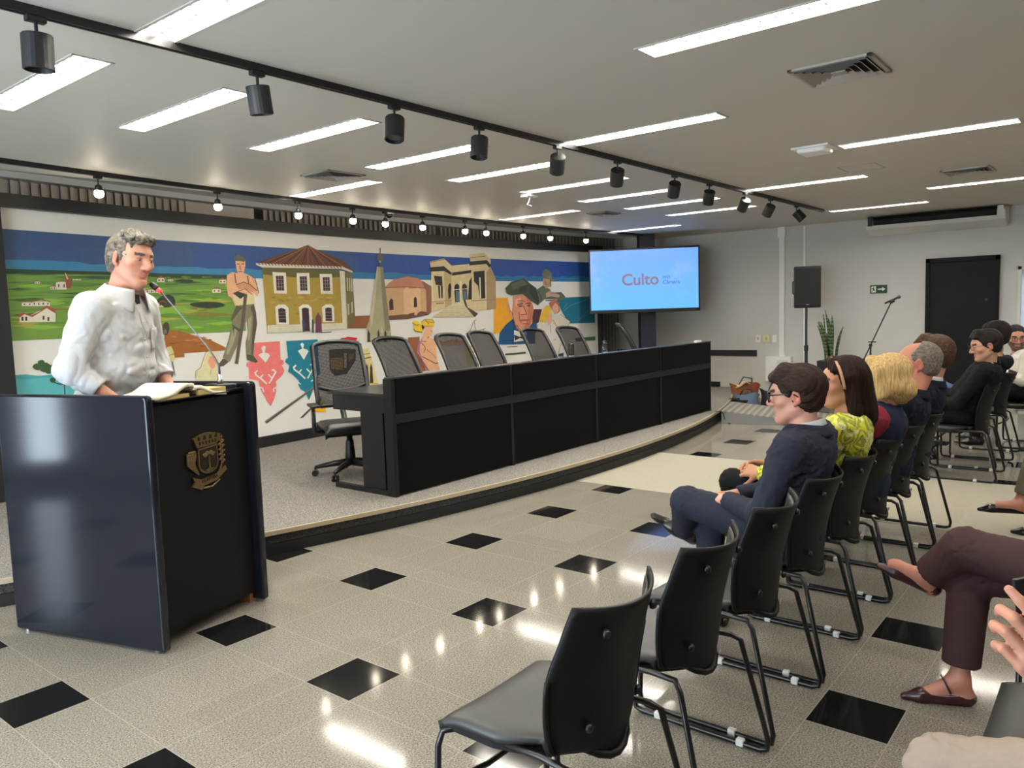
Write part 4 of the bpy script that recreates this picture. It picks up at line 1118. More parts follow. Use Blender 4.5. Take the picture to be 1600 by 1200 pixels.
OCH = [(3.22,1.90,-.5,'black mesh office chair fully visible at the left end of the desk'),(4.20,1.95,.02,'black mesh office chair second from left, in front of church tower in the mural'),(5.03,1.92,.0,'black mesh office chair in front of the blonde figure in the mural'),(5.78,2.12,.05,'black mesh office chair reaching highest, under the star sketch in the mural'),
  (6.46,1.88,.0,'black mesh office chair below the bow tie of the mural portrait'),(7.26,1.93,-.05,'black mesh office chair behind the left drinking glass'),(8.66,1.86,.5,'black mesh office chair below the screen, last at the right end')]
for i, (x, y, r, lb) in enumerate(OCH):
    o = oc if i == 0 else dup(oc, (0,0,0)); o.location = (x, y, PZ+(.03 if i in (3,) else -.0)); o.rotation_euler = (0,0,r); o['label'] = lb
    o.location.z = PZ
# ------------------------------------------------------------------ lectern
A0, B0 = Vector((.239,.953,0)), Vector((.535,.004,0)); ux = Vector((.955,.297,0)).normalized(); uy = Vector((-.297,.955,0)).normalized()
le = thing('lectern', 'big black wooden lectern with gold crest, standing on the tiles before the platform', 'lectern', B0, math.atan2(ux.y, ux.x))
LWd, LD, LH = .745, .99, 1.215       # local: x along crest front, y towards the speaker
M_lect = mat('lectern_black', (27,29,36), .1, spec=.38, var=.06, vscale=2)
def side_panel(x0, x1):
    q = G()
    # rounded front and top edges
    prof = [(0,.012),(LD,.012),(LD,LH-.02)]+[(LD-.02+.02*cos(a), LH-.02+.02*sin(a)) for a in (.5,1.0,1.57)]+[(.025-.025*sin(a)*1., LH-.025+.025*cos(a)) for a in (0,.5,1.0,1.57)]
    q.prism(prof, x0, x1, lambda y, z, x: (x, y, z)); return q.obj('side_panel', M_lect, le, bevel=.012, seg=3)
side_panel(0, .045); side_panel(LWd-.045, LWd)
G().bx(.045, LWd-.045, .05, .07, .06, LH-.03).obj('front_panel', mat('lectern_front', (12,12,13), .55, spec=.2), le)
G().bx(.045, LWd-.045, .05, .5, 1.155, 1.175).obj('top_shelf', M_lect, le); G().bx(.045, LWd-.045, .5, .52, 1.12, 1.175).obj('shelf_edge', M_lect, le)
G().bx(LWd-.07, LWd-.045, .075, .5, .0, .06).obj('wood_block', mat('bare_wood', (170,112,60), .6), le)
G().bx(.05, LWd-.05, .62, LD, .0, .165).obj('speaker_step', M_carpet2, le)
for x in (.02, LWd-.02):
    for y in (.06, LD-.06): G().cyl((x,y,0),(x,y,.014),.014,n=10).obj('foot', M_steel, le)
# crest on the front panel
M_gold = mat('antique_gold', (112,92,58), .4, .6, var=.25, vscale=60); M_golddark = mat('dark_bronze', (34,27,18), .45, .5)
cr = thing('crest', '', 'x'); 
for kk in ('label', 'category'): del cr[kk]
cr.parent = le; cr.location = (.40, .048, .862); cr.scale = (.82, .8, .64)
def cz(poly, y0, y1, m, nm): return G().prism(poly, y0, y1, lambda x, z, y: (x, -y, z)).obj(nm, m, cr)
sh = [(-.072,.07),(.072,.085),(.076,-.05)]+[(.076*cos(a), -.05-.07*sin(a)) for a in (.4,.8,1.2,1.57,1.95,2.35,2.75)]+[(-.076,-.05)]
cz([(x*1.1, z*1.08) for x, z in sh], .0, .012, M_gold, 'shield_rim'); cz([(x*.94, z*.94) for x, z in sh], .0, .016, M_golddark, 'shield_field')
tg = G(); tg.prism([(-.006,-.09),(.006,-.09),(.004,.01),(-.004,.01)], .016, .02, lambda x,z,y:(x,-y,z))
for i in range(9):
    a = radians(10+20*i); tg.ball((.045*cos(a)*(1 if i%2 else .7), -.018, .012+.03*sin(a)*(1 if i%2 else .7)), (.016,.004,.011), 8, 6)
tg.prism([(-.035,-.098),(-.01,-.088),(.0,-.1),(.012,-.088),(.04,-.09),(.01,-.108),(-.01,-.11)], .016, .02, lambda x,z,y:(x,-y,z)); tg.obj('tree_relief', M_gold, cr)
cw = [(-.085,.085),(-.115,.165)]+[(-.115+.23*i/6, .165+.03*sin(pi*i/6)) for i in range(1,6)]+[(.115,.165),(.08,.095)]
cz(cw, 0, .014, M_gold, 'mural_crown')
wg = G()
for i in range(4): 
    x = -.072+i*.048; wg.prism([(x-.012,.145),(x+.012,.145),(x+.006,.175),(x-.006,.175)], .014, .017, lambda x,z,y:(x,-y,z))
for i in range(6):
    x = -.065+i*.026; wg.prism([(x-.005,.108),(x+.005,.108),(x+.005,.132),(x-.005,.132)], .014, .017, lambda x,z,y:(x,-y,z))
wg.obj('crown_windows', M_golddark, cr)
lv = G()
for i in range(5):      # wheat on the left
    x0 = -.10-.012*i; lv.tube([(-.085,-.008,-.12),(x0-.02,-.008,-.03),(x0-.005*i,-.008,.05+.012*(i%3))], [.006,.009,.006], 6)
    for j in range(4): lv.ball((x0-.012+.006*(j%2), -.012, .0+.02*j), (.008,.005,.014), 6, 5)
lv.obj('wheat_sprig', M_gold, cr); lv = G()
for i in range(16):     # grapes and vine on the right
    lv.ball((.118+.018*sin(i*2.1), -.01, -.07+.0135*i), (.013,.006,.011), 8, 6)
lv.tube([(.09,-.008,-.13),(.125,-.008,-.05),(.11,-.008,.06),(.125,-.008,.15)], .006, 6); lv.obj('grape_vine', M_gold, cr)
rb = [(-.14,-.13),(-.06,-.165),(.06,-.15),(.14,-.10),(.15,-.135),(.06,-.20),(-.05,-.215),(-.07,-.245),(-.145,-.2),(-.12,-.17)]
cz(rb, 0, .013, M_gold, 'ribbon'); text_mesh('CURITIBA', .032, 'ribbon_text', M_golddark, cr, (0,-.0135,-.172), (pi/2,0,radians(0)), .001, .0006)
bpy.data.objects['ribbon_text'].rotation_euler = (pi/2, -.12, 0)
G().tube([(-.1,-.006,-.2),(-.05,-.006,-.235),(.02,-.006,-.24),(.09,-.006,-.2)], .007, 6).obj('stems', M_gold, cr)
# things on the lectern top
zt = 1.175
def onle(x, y, z=0): p = B0+ux*x+uy*y; return (p.x, p.y, zt+z)
LR = math.atan2(ux.y, ux.x)
bk = thing('open_book', 'thick open book with cream pages lying on the lectern top', 'book', onle(.325,.16), LR)
M_page = mat('book_page', (226,218,196), .7, bump=.2, bscale=90); M_edge = mat('page_edges', (196,172,110), .6)
def pg(u, v, s): d = u*.225; return (s*d, -.13+.26*v, .03*math.exp(-((u-.18)/.28)**2)+.022*(1-u)+.006)
for s in (-1, 1):
    G().grid(lambda u, v: pg(u, v, s), 12, 2, .018).obj('page', M_page, bk, smooth=True)
G().bx(-.235,.235,-.14,.14,0,.005).obj('cover', mat('book_cover', (30,26,24), .5), bk); G().bx(.03,.222,-.128,.128,.005,.03).obj('page_block', M_edge, bk); G().bx(-.222,-.03,-.128,.128,.005,.022).obj('page_block', M_edge, bk)
bk.location.z = zt+.0
mc = thing('gooseneck_microphone', 'slim gooseneck microphone with red ring standing on the lectern', 'microphone', onle(.64,.15), LR)
mc.rotation_euler = (0,0,0)
G().prism([(-.055,-.07),(.055,-.07),(.055,.07),(-.055,.07)], 0, .035).obj('base', M_plastic, mc, bevel=.008); 
G().lathe([(.016,.035),(.014,.06),(.011,.062),(.011,.085)], n=14).obj('socket', M_steel, mc, smooth=True)
G().tube([(0,0,.07),(0,0,.13),(-.014,.015,.175),(-.037,.046,.24),(-.08,.1,.33),(-.14,.172,.455),(-.175,.222,.53)], [.006,.0055,.005,.0045,.004,.004,.004], 10).obj('gooseneck', mat('gunmetal', (92,94,96), .3, .8), mc, smooth=True)
dd = Vector((-.045,.06,.07)).normalized(); p0 = Vector((-.175,.222,.53))
G().cyl(p0, p0+dd*.022, .0125, n=14).obj('red_ring', mat('red_led_ring', (214,60,66), .4, emit=(255,60,70), estr=.6), mc, smooth=True)
G().tube([p0+dd*.02, p0+dd*.03, p0+dd*.06, p0+dd*.072], [.012,.016,.016,.006], 14).obj('foam_head', M_blackmat, mc, smooth=True)
t = thing('pen', 'small white and steel pen lying beside the microphone on the lectern', 'pen', onle(.68,.33), LR)
G().cyl((0,-.04,.007),(0,.03,.007),.006,n=10).obj('barrel', M_white, t, smooth=True); G().cyl((0,.03,.007),(0,.06,.007),.005,.002,n=10).obj('tip', M_steel, t, smooth=True)
# ------------------------------------------------------------------ east wall: door, sign, conduits, panel ...
d = struct(thing('door_1', 'black door in black frame on the far wall', 'door', (XE,-1.52,0)))
q = G().bx(-.06,.0,-.45,-.40,0,2.10).bx(-.06,.0,.40,.45,0,2.10).bx(-.06,.0,-.45,.45,2.04,2.10); q.obj('door_frame', mat('door_frame_black', (13,13,14), .6, spec=.2), d)
G().bx(-.03,-.005,-.40,.40,.01,2.04).obj('door_leaf', mat('door_black', (14,13,13), .55, spec=.2, var=.05), d)
h = G(); h.lathe([(.025,0),(.025,.012),(.012,.015),(.012,.045)], c=(-.03,-.33,1.02), rot=(0,-pi/2,0)); h.tube([(-.072,-.33,1.02),(-.072,-.24,1.02)], .009, 8); h.obj('door_handle', M_steel, d); G().lathe([(.016,0),(.016,.006)], c=(-.03,-.3,1.5), rot=(0,-pi/2,0)).obj('door_viewer', mat('dull_metal', (70,70,70), .6), d)
wd = thing('window_3', 'narrow glazed panel in pale metal frame at the right edge of the far wall', 'window', (XE,-2.72,0)); struct(wd)
G().bx(-.03,0,-.54,.54,.02,.06).bx(-.03,0,-.54,.54,1.89,1.93).bx(-.03,0,.5,.54,.02,1.93).bx(-.03,0,-.54,-.5,.02,1.93).obj('window_frame', mat('pale_frame', (214,214,206), .4), wd)
G().bx(-.015,-.005,-.5,.5,.06,1.89).obj('window_glass', mat('grey_green_glass', (118,124,116), .08), wd)
t = thing('exit_sign', 'small green exit sign with running figure and arrow on far wall', 'sign', (XE-.002,-.435,1.70))
G().bx(-.006,0,-.118,.118,-.062,.062).obj('sign_board', mat('sign_green', (16,44,34), .4), t)
M_sg = mat('sign_pale', (226,236,206), .5)
fx = lambda y, z, x: (x, y, z)
# picture left as seen from the room is +Y
G().prism([(.10,-.045),(.035,-.045),(.035,.045),(.10,.045)], -.0075, -.006, fx).obj('pictogram_field', M_sg, t)
q = G(); q.prism([(.072,.022),(.062,.022),(.06,.036),(.074,.036)], -.009, -.0075, fx); q.prism([(.085,.02),(.06,.018),(.055,-.008),(.045,-.03),(.052,-.034),(.064,-.012),(.075,-.028),(.09,-.03),(.09,-.022),(.08,-.02),(.074,.002),(.09,.004),(.092,.012)], -.009, -.0075, fx); q.obj('running_figure', mat('sign_green', (0,0,0)), t)
G().prism([(.01,.01),(-.05,.01),(-.05,.03),(-.095,0),(-.05,-.03),(-.05,-.01),(.01,-.01)], -.0075, -.006, fx).obj('arrow', M_sg, t)
t = thing('cable_conduit', 'wide white vertical cable duct on the far wall, left of the loudspeaker', 'cable duct', (XE,1.0,0)); G().bx(-.03,0,-.042,.042,.68,2.62).obj('duct', M_white, t, bevel=.004); G().bx(-.05,0,-.06,.06,2.58,H).obj('duct_box', M_white, t, bevel=.006)
tag(G().bx(-.025,0,-.018,.018,.05,H-.02).obj('cable_conduit', M_white, loc=(XE,.645,0)), 'thin white vertical cable duct behind the black loudspeaker', 'cable duct')
t = thing('wall_panel_box', 'white flat electrical box low on the far wall under the wide duct', 'electrical box', (XE,1.04,0)); G().bx(-.09,0,-.205,.205,.28,.685).obj('housing', M_white, t, bevel=.008)
q = G(); 
for i in range(7): q.bx(-.0905,-.09,-.17,.02,.62-.012*i,.624-.012*i)
q.obj('vent_slots', mat('slot_grey', (180,180,176), .5), t); tag(t, t['label'], 'electrical box')
for i, (y, w_, lb) in enumerate(((1.394,.043,'white switch plate farthest left of three on the far wall'),(1.26,.06,'yellowish socket plate in the middle of three on the far wall'),(1.124,.037,'narrow white rounded switch plate, right one of three on the far wall'))):
    t = thing('switch_plate', lb, 'switch', (XE,y,.975), group='switch plates on the far wall'); G().bx(-.01,0,-w_,w_,-.062,.062).obj('plate', M_white if i != 1 else mat('ivory_plate', (226,220,176), .4), t, bevel=.004); G().bx(-.014,-.01,-.014,.014,-.02,.02).obj('rocker', mat('ochre_switch', (196,170,70), .4) if i < 2 else M_white, t)
tag(G().bx(-.02,0,1.42,4.2,.69,.785).obj('wall_rail', M_blackmat, loc=(XE,0,0)), 'black horizontal protective rail on far wall beside the desk end', 'wall rail')
q = G().bx(XE-.02,XE,2.06,4.3,PZ,PZ+.085); struct(q.obj('baseboard_east', M_blackmat))
# air conditioner high on the wall
t = thing('air_conditioner', 'white wall air conditioner with dark outlet under the ceiling', 'air conditioner', (XE,-1.2,0))
prof = [(0,2.50),(-.10,2.47),(-.34,2.55),(-.36,2.60),(-.36,2.68),(-.22,2.735),(0,2.735)]
M_ac = mat('ac_white', (216,214,206), .45)
G().prism(prof, -.86, .86, lambda x, z, y: (x, y, z)).obj('housing', M_ac, t, bevel=.012, seg=3)
G().prism([(-.362,2.605),(-.362,2.68),(-.24,2.732),(-.24,2.66)], -.76, .76, lambda x, z, y: (x-.004, y, z)).obj('outlet', M_dark, t)
q = G()
for i in range(2): q.box((-.35+.05*i, 0, 2.665+.02*i), (.05,1.5,.004), (0,-.5,0))
q.obj('louver', mat('dark_louver', (34,34,36), .4), t)
for s in (-1,1): G().bx(-.362,-.24,s*.80-.035,s*.80+.035,2.60,2.73).obj('side_cap', M_blackmat if s > 0 else M_ac, t)
# ------------------------------------------------------------------ loudspeaker on stand
sx, sy = 10.55, .36
t = thing('loudspeaker', 'black loudspeaker raised on a thin stand beside the snake plant', 'loudspeaker', (sx,sy,1.46), radians(-66))
G().prism([(-.19,-.16),(.19,-.16),(.12,.15),(-.12,.15)], 0, .60).obj('cabinet', mat('speaker_cabinet', (22,22,24), .5), t, bevel=.02, seg=3)
G().prism([(-.165,-.172),(.165,-.172),(.165,-.158),(-.165,-.158)], .03, .57).obj('grille', mat('speaker_grille', (12,12,13), .7, bump=.3, bscale=500), t, bevel=.01)
G().bx(-.02,.02,-.176,-.17,.04,.055).obj('badge', M_steel, t)
for s in (-1,1): G().tube([(s*.165,.02,.2),(s*.185,.02,.22),(s*.185,.02,.38),(s*.165,.02,.4)], .01, 6).obj('handle', M_plastic, t)
t = thing('speaker_stand', 'thin black tripod stand under the raised loudspeaker', 'stand', (sx,sy,0))
G().cyl((0,0,.62),(0,0,1.48),.017,n=12).obj('upper_pole', M_rod, t); G().cyl((0,0,.12),(0,0,.86),.022,n=12).obj('lower_pole', M_rod, t); G().cyl((0,0,.83),(0,0,.91),.03,n=12).obj('collar', M_plastic, t)
G().lathe([(.02,.62),(.06,.6),(.06,.55),(.02,.53)]).obj('leg_hub', M_plastic, t)
for i in range(3):
    a = 2*pi*i/3+.4; G().tube([(.04*cos(a),.04*sin(a),.57),(.42*cos(a),.42*sin(a),.015)], .012, 8).obj('leg', M_rod, t); G().tube([(.02*cos(a),.02*sin(a),.2),(.24*cos(a),.24*sin(a),.29)], .007, 6).obj('brace', M_rod, t)
# microphone stand
mx, my = 10.2, -.62
t = thing('microphone_stand', 'black boom microphone stand in front of the far wall', 'stand', (mx,my,0))
G().cyl((0,0,.02),(0,0,.93),.012,n=10).obj('pole', M_rod, t); G().ball((0,.0,.93), .025).obj('clutch', M_plastic, t)
bd = Vector((.0,-.21,.48)).normalized(); b0 = Vector((0,0,.93)); 
G().tube([b0-bd*.28, b0+bd*.66], .008, 8).obj('boom', M_rod, t); G().cyl(b0-bd*.3, b0-bd*.2, .014).obj('counterweight', M_plastic, t); G().tube([b0+bd*.05+Vector((0,-.05,0)), b0+bd*.05+Vector((0,.05,0))], .008).obj('knob', M_plastic, t)
for i in range(3):
    a = 2*pi*i/3; G().tube([(0,0,.12),(.3*cos(a),.3*sin(a),.012)], .008, 6).obj('leg', M_rod, t)
pe = b0+bd*.66
mt = thing('handheld_microphone', 'black handheld microphone clipped on top of the boom stand', 'microphone', (mx+pe.x, my+pe.y, pe.z))
md = Vector((0,-.85,.4)).normalized()
G().tube([md*-.1, md*.07], [.011,.016], 12).obj('handle', M_blackmat, mt, smooth=True); G().ball(md*.09, .026).obj('grille', mat('mic_grille', (90,90,92), .4, .6), mt, smooth=True); G().tube([md*-.03+Vector((0,0,-.02)), md*.03+Vector((0,0,-.02))], .02).obj('clip', M_plastic, mt)
# snake plant
t = thing('snake_plant', 'tall green striped snake plant in a black planter by far wall', 'plant', (10.75,.05,0))
G().prism([(-.17,-.17),(.17,-.17),(.17,.17),(-.17,.17)], 0, .68, lambda x, y, z: (x*(.82+.27*z), y*(.82+.27*z), z)).obj('planter', mat('planter_black', (22,22,24), .4), t, bevel=.01)
G().bx(-.165,.165,-.165,.165,.6,.655).obj('soil', mat('soil', (50,38,30), .9), t)
lm = bpy.data.materials.new('snake_leaf'); k = NT(lm); sp = k.new('ShaderNodeSeparateXYZ'); ob = k.obj(); k.link(ob, sp.inputs[0])
w = k.math('SINE', k.math('ADD', k.math('MULTIPLY', sp.outputs[2], 120), k.math('MULTIPLY', k.noise(18, 3, .6, ob), 14)))
k.link(k.mix(k.ramp(w, -.4, .9), lin((44,70,44)), lin((112,134,92))), k.b.inputs['Base Color']); k.b.inputs['Roughness'].default_value = .4
rr = random.Random(4)
for i in range(13):
    a = rr.uniform(0, 6.28); r0 = rr.uniform(.02,.11); h = [.78,.62,.7,.52,.6,.66,.45,.55,.5,.72,.6,.4,.58][i]; lean = rr.uniform(.03,.16); w0 = rr.uniform(.026,.036); tw = rr.uniform(-.6,.6)
    def leaf(u, v, a=a, r0=r0, h=h, lean=lean, w0=w0, tw=tw):
        ww = w0*min(1, 2.2*(1-v)**.7)*(.7+.5*v); c_ = a+1.57+tw*v; s = (u-.5)*2
        return (r0*cos(a)+lean*v*v*cos(a)+s*ww*cos(c_)-.012*(s*s)*sin(c_), r0*sin(a)+lean*v*v*sin(a)+s*ww*sin(c_)+.012*s*s*cos(c_), .64+h*v)
    G().grid(leaf, 4, 12, .004).obj('leaf', lm, t, smooth=True)
# access ramp at the platform end
t = thing('access_ramp', 'low grey metal ramp with ribbed top leading up to the platform end', 'ramp', (0,0,0))
rA, rB = Vector((8.40,.74,0)), Vector((9.40,1.05,0)); dn = Vector((.36,-1.4,0))
def rp(u, v): p = rA.lerp(rB, u)+dn*v; return (p.x, p.y, .155*(1-v)+.004)
M_ramp = bpy.data.materials.new('ramp_plate'); k = NT(M_ramp); sp = k.new('ShaderNodeSeparateXYZ'); k.link(k.obj(), sp.inputs[0])
ln = k.math('SINE', k.math('MULTIPLY', k.math('ADD', k.math('MULTIPLY', sp.outputs[0], .25), k.math('MULTIPLY', sp.outputs[1], -.97)), 78))
k.link(k.mix(k.ramp(ln, -.2, .6), lin((132,128,120)), lin((166,162,152))), k.b.inputs['Base Color']); k.b.inputs['Roughness'].default_value = .5; k.b.inputs['Metallic'].default_value = .3; k.bump(ln, .4, .01)
G().grid(rp, 4, 6, .01).obj('ramp_top', M_ramp, t)
q = G()
for u in (0, 1):
    a, b_ = rp(u,0), rp(u,1); q.add([(a[0],a[1],0),(b_[0],b_[1],0),b_,a], [(0,1,2,3)])
a, b_ = rp(0,0), rp(1,0); q.add([(a[0],a[1],0),(b_[0],b_[1],0),b_,a],[(0,1,2,3)])
q.obj('ramp_side', mat('ramp_side_metal', (128,126,122), .45, .4, bump=.6, bscale=120), t)
tag(G().tube([(8.35,.80,.165),(8.33,.72,.17),(8.37,.70,.14),(8.41,.70,.06),(8.44,.69,.01),(8.40,.62,.008)], .006, 6).obj('black_cable', M_rod), 'thin black cable hanging over the platform edge beside the ramp', 'cable')
tag(G().tube([(9.2,.1,.008),(9.0,-.1,.008),(8.9,-.5,.008),(9.1,-.9,.008),(9.6,-1.3,.008),(9.9,-1.2,.008)], .008, 6).obj('black_cable', M_rod), 'loose black cable on the floor behind the seated woman', 'cable')
# bags on the floor by the wall
def bag(loc, rz, sz, m, label, name='handbag'):
    t = thing(name, label, 'bag', loc, rz, 'bags heaped on the floor by the far wall')
    w_, d_, h_ = sz
    q = G(); q.grid(lambda u, v: (w_*(.5-.07*sin(pi*v))*cos(2*pi*u)*(1+.12*cos(4*pi*u)), d_*.5*sin(2*pi*u)*(1-.55*v), h_*v*(1+.10*sin(6*pi*u+1))), 24, 8); q.grid(lambda u, v: (w_*.45*(2*u-1), d_*.20*(2*v-1), h_*.9), 2, 2); q.obj('bag_body', m, t, smooth=True)
    G().tube([(-w_*.25,0,h_*.9),(-w_*.22,.03,h_*1.3),(w_*.1,.05,h_*1.4),(w_*.25,0,h_*.9)], .009, 6).obj('handle', M_leather, t, smooth=True)
    return t
bag((10.55,1.30,0), 2.4, (.46,.18,.30), mat('brown_leather', (140,78,44), .45, var=.2), 'brown leather bag at the back of the floor heap by far wall')
bag((10.15,1.12,0), 2.1, (.36,.22,.2), mat('blue_grey_fabric', (96,112,132), .8, var=.2), 'blue grey fabric bag in front of the brown bag')
bag((10.28,.72,0), 1.7, (.42,.26,.26), mat('black_fabric', (26,26,30), .8), 'black bag at the right of the floor heap, next to brown bag'); bag((9.8,1.2,0), 2.5, (.5,.3,.12), mat('black_fabric', (26,26,30), .8), 'flat black backpack lying in front of the floor heap by the ramp', 'backpack')
tag(G().grid(lambda u, v: (10.62+.20*u*cos(2.3)-.1*v, 1.22+.2*u*sin(2.3)+.05*sin(6*v), .30+.05*sin(5*u)*v), 8, 8, .01).obj('folded_scarf', mat('beige_scarf', (214,180,134), .8), smooth=True), 'beige scarf lying over the brown leather bag', 'scarf')
bpy.data.objects['folded_scarf'].location = (-.02,.02,.005)
# ------------------------------------------------------------------ stacking chairs
M_shell = mat('chair_shell_plastic', (13,13,14), .5, spec=.25, bump=.12, bscale=500); M_seat = mat('chair_seat_vinyl', (46,46,45), .42, bump=.12, bscale=350); M_inner = mat('chair_back_inner', (44,44,44), .45)
M_clip = mat('white_glide', (214,214,208), .5)
perf = bpy.data.materials.new('perforated_shell'); k = NT(perf); k.b.inputs['Base Color'].default_value = (*lin((13,13,14)),1); k.b.inputs['Roughness'].default_value = .5; k.b.inputs['Specular IOR Level'].default_value = .25
sp = k.new('ShaderNodeSeparateXYZ'); k.link(k.obj(), sp.inputs[0])
def dots(a, off): return k.math('ABSOLUTE', k.math('SUBTRACT', k.math('FRACT', k.math('ADD', k.math('MULTIPLY', a, 62), off)), .5))
cx_, cz_ = dots(sp.outputs[0], 100), dots(sp.outputs[2], 100)
rad = k.math('SQRT', k.math('ADD', k.math('MULTIPLY', cx_, cx_), k.math('MULTIPLY', cz_, cz_)))
zone = k.math('LESS_THAN', sp.outputs[2], .595)
hole_ = k.math('MULTIPLY', k.math('LESS_THAN', rad, .24), zone)
k.link(k.mix(hole_, lin((14,14,15)), lin((6,6,7))), k.b.inputs['Base Color'])
k.bump(k.math('MULTIPLY', hole_, -1.), .6, .004)
def make_chair():
    t = thing('stacking_chair', '', 'chair', group='black stacking chairs')   # origin on the floor below the seat centre, faces +Y
    def half(v):           # half width of the shell, v 0 bottom .. 1 top
        pts = [(0,.135),(.05,.178),(.12,.2),(.3,.222),(.58,.236),(.66,.236),(1.0,.190)]
        for (a, b_), (c, e) in zip(pts, pts[1:]):
            if v <= c: return b_+(e-b_)*(v-a)/(c-a)
        return pts[-1][1]
    def sh(u, v, off=0.):
        s = 2*u-1; w_ = half(v); z = .38+.43*v; lean = -.205-.095*v+.03*sin(pi*v*.9)
        cup = .072*s*s*(.9+.25*v); zz = z+.018*s*s*(1 if v > .8 else 0)*(v-.8)/.2-.0
        if v < .12: zz += .075*s*s*(.12-v)/.12
        return (s*w_, lean+cup+off, zz)
    G().grid(lambda u, v: sh(u, v), 20, 22, .009).obj('backrest', [perf], t, smooth=True)
    G().grid(lambda u, v: sh(.04+.92*u, .1+.86*v, .012), 16, 16, .006).obj('inner_pad', M_inner, t, smooth=True)
    q = G(); 
    q.tube([sh(u, .0, -.004) for u in np.linspace(0, 1, 9)], .011, 8); q.tube([sh(0, v, .0) for v in np.linspace(0,.62,8)], .008, 6); q.tube([sh(1, v, .0) for v in np.linspace(0,.62,8)], .008, 6)
    q.obj('shell_rim', M_shell, t, smooth=True)
    for u, v in ((.22,.86),(.78,.86),(.22,.27),(.78,.27)):
        p = Vector(sh(u, v)); G().lathe([(.013,0),(.013,.006),(.009,.012),(.001,.013)], c=p+Vector((0,-.009,0)), n=14, rot=(pi/2,0,0)).obj('button', M_plastic, t, smooth=True)
    p = Vector(sh(.70,.045)); G().box(p+Vector((0,-.013,.0)), (.036,.002,.014), (.2,0,.32)).obj('label_sticker', mat('white_sticker', (200,202,200), .4), t)
    def seat(u, v):
        x = -.225+.45*u; y = -.185+.415*v+.085*(1-v)**2*(2*u-1)**2; e = max(abs(2*u-1), abs(2*v-1)); return (x*(1-.26*max(0, 1-v*2.2)**1.2), y, .46-.016*e**10-.02*max(0,(v-.75)/.25)**2-.006*cos(pi*(u-.5)))
    G().grid(seat, 20, 20, .035).obj('seat', M_seat, t, smooth=True)
    G().grid(lambda u, v: ((-.215+.43*u)*(1-.26*max(0, 1-v*2.2)**1.2), -.185+.41*v+.085*(1-v)**2*(2*u-1)**2, .425-.008*sin(pi*u)), 4, 4, .02).obj('seat_pan', M_shell, t)
    for s in (-1, 1):
        x0, x1 = s*.20, s*.255
        pth = [(x0,.17,.412),(s*.222,.215,.40),(s*.236,.222,.36)]+[(x1,.222,.05),(x1,.215,.018),(x1,.19,.0115),(x1,-.27,.0115),(x1,-.295,.02),(x1,-.30,.05),(s*.225,-.215,.40),(s*.205,-.19,.42),(s*.195,-.1,.42),(x0,.17,.412)]
        l = G().tube(pth, .0095, 8).obj('leg', M_rod, t, smooth=True)
        for y in ((-.20,.12) if s > 0 else (-.15,)): G().box((x1,y,.0145),(.024,.028,.026)).obj('glide', M_clip, l, bevel=.004)
    G().tube([(-.245,.222,.25),(-.2,.21,.245),(-.1,.16,.265),(.1,.16,.265),(.2,.21,.245),(.245,.222,.25)], .0085, 8).obj('crossbar', M_rod, t, smooth=True)
    return t
ch0 = make_chair()
CY = -2.235
ROW1 = [(.53,'nearest empty black stacking chair, showing its whole seat, at the bottom'),(1.10,'empty black stacking chair second from the near end of the row'),(1.655,'black stacking chair third from near end, beside the bespectacled man in the suit'),(2.21,'black stacking chair under the young man in dark suit'),(2.76,'black stacking chair under the woman in yellow blouse'),(3.30,'black stacking chair under the blonde woman'),(3.84,'black stacking chair under the balding man in navy suit'),(4.38,'black stacking chair under the brown haired man, last before the carpet')]
ROWB = [(6.5,'black stacking chair under the man in black sweater, beyond the carpet'),(7.05,'black stacking chair under person in navy hooded top'),(7.6,'empty black stacking chair behind the hooded person, at the right edge'),(8.3,'black stacking chair under the bearded man, farthest back')]
ROW2 = [(1.19,'empty black stacking chair in the second row, only its dark seat showing at right edge'),(.56,'black stacking chair under person in pale trousers, second row'),(2.02,'black stacking chair under woman in dark brown trousers, second row'),(4.6,'black stacking chair under person in olive trousers, second row')]
for i, (x, lb) in enumerate(ROW1):
    o = ch0 if i == 0 else dup(ch0, (0,0,0)); o.location = (x, CY, 0); o['label'] = lb
for i, (x, lb) in enumerate(ROWB): dup(ch0, (x, CY-.06+(.07 if i == 1 else 0)-(.3 if i == 3 else 0), 0), .0, lb)
for i, (x, lb) in enumerate(ROW2): dup(ch0, (x, -3.43, 0), 0, lb)
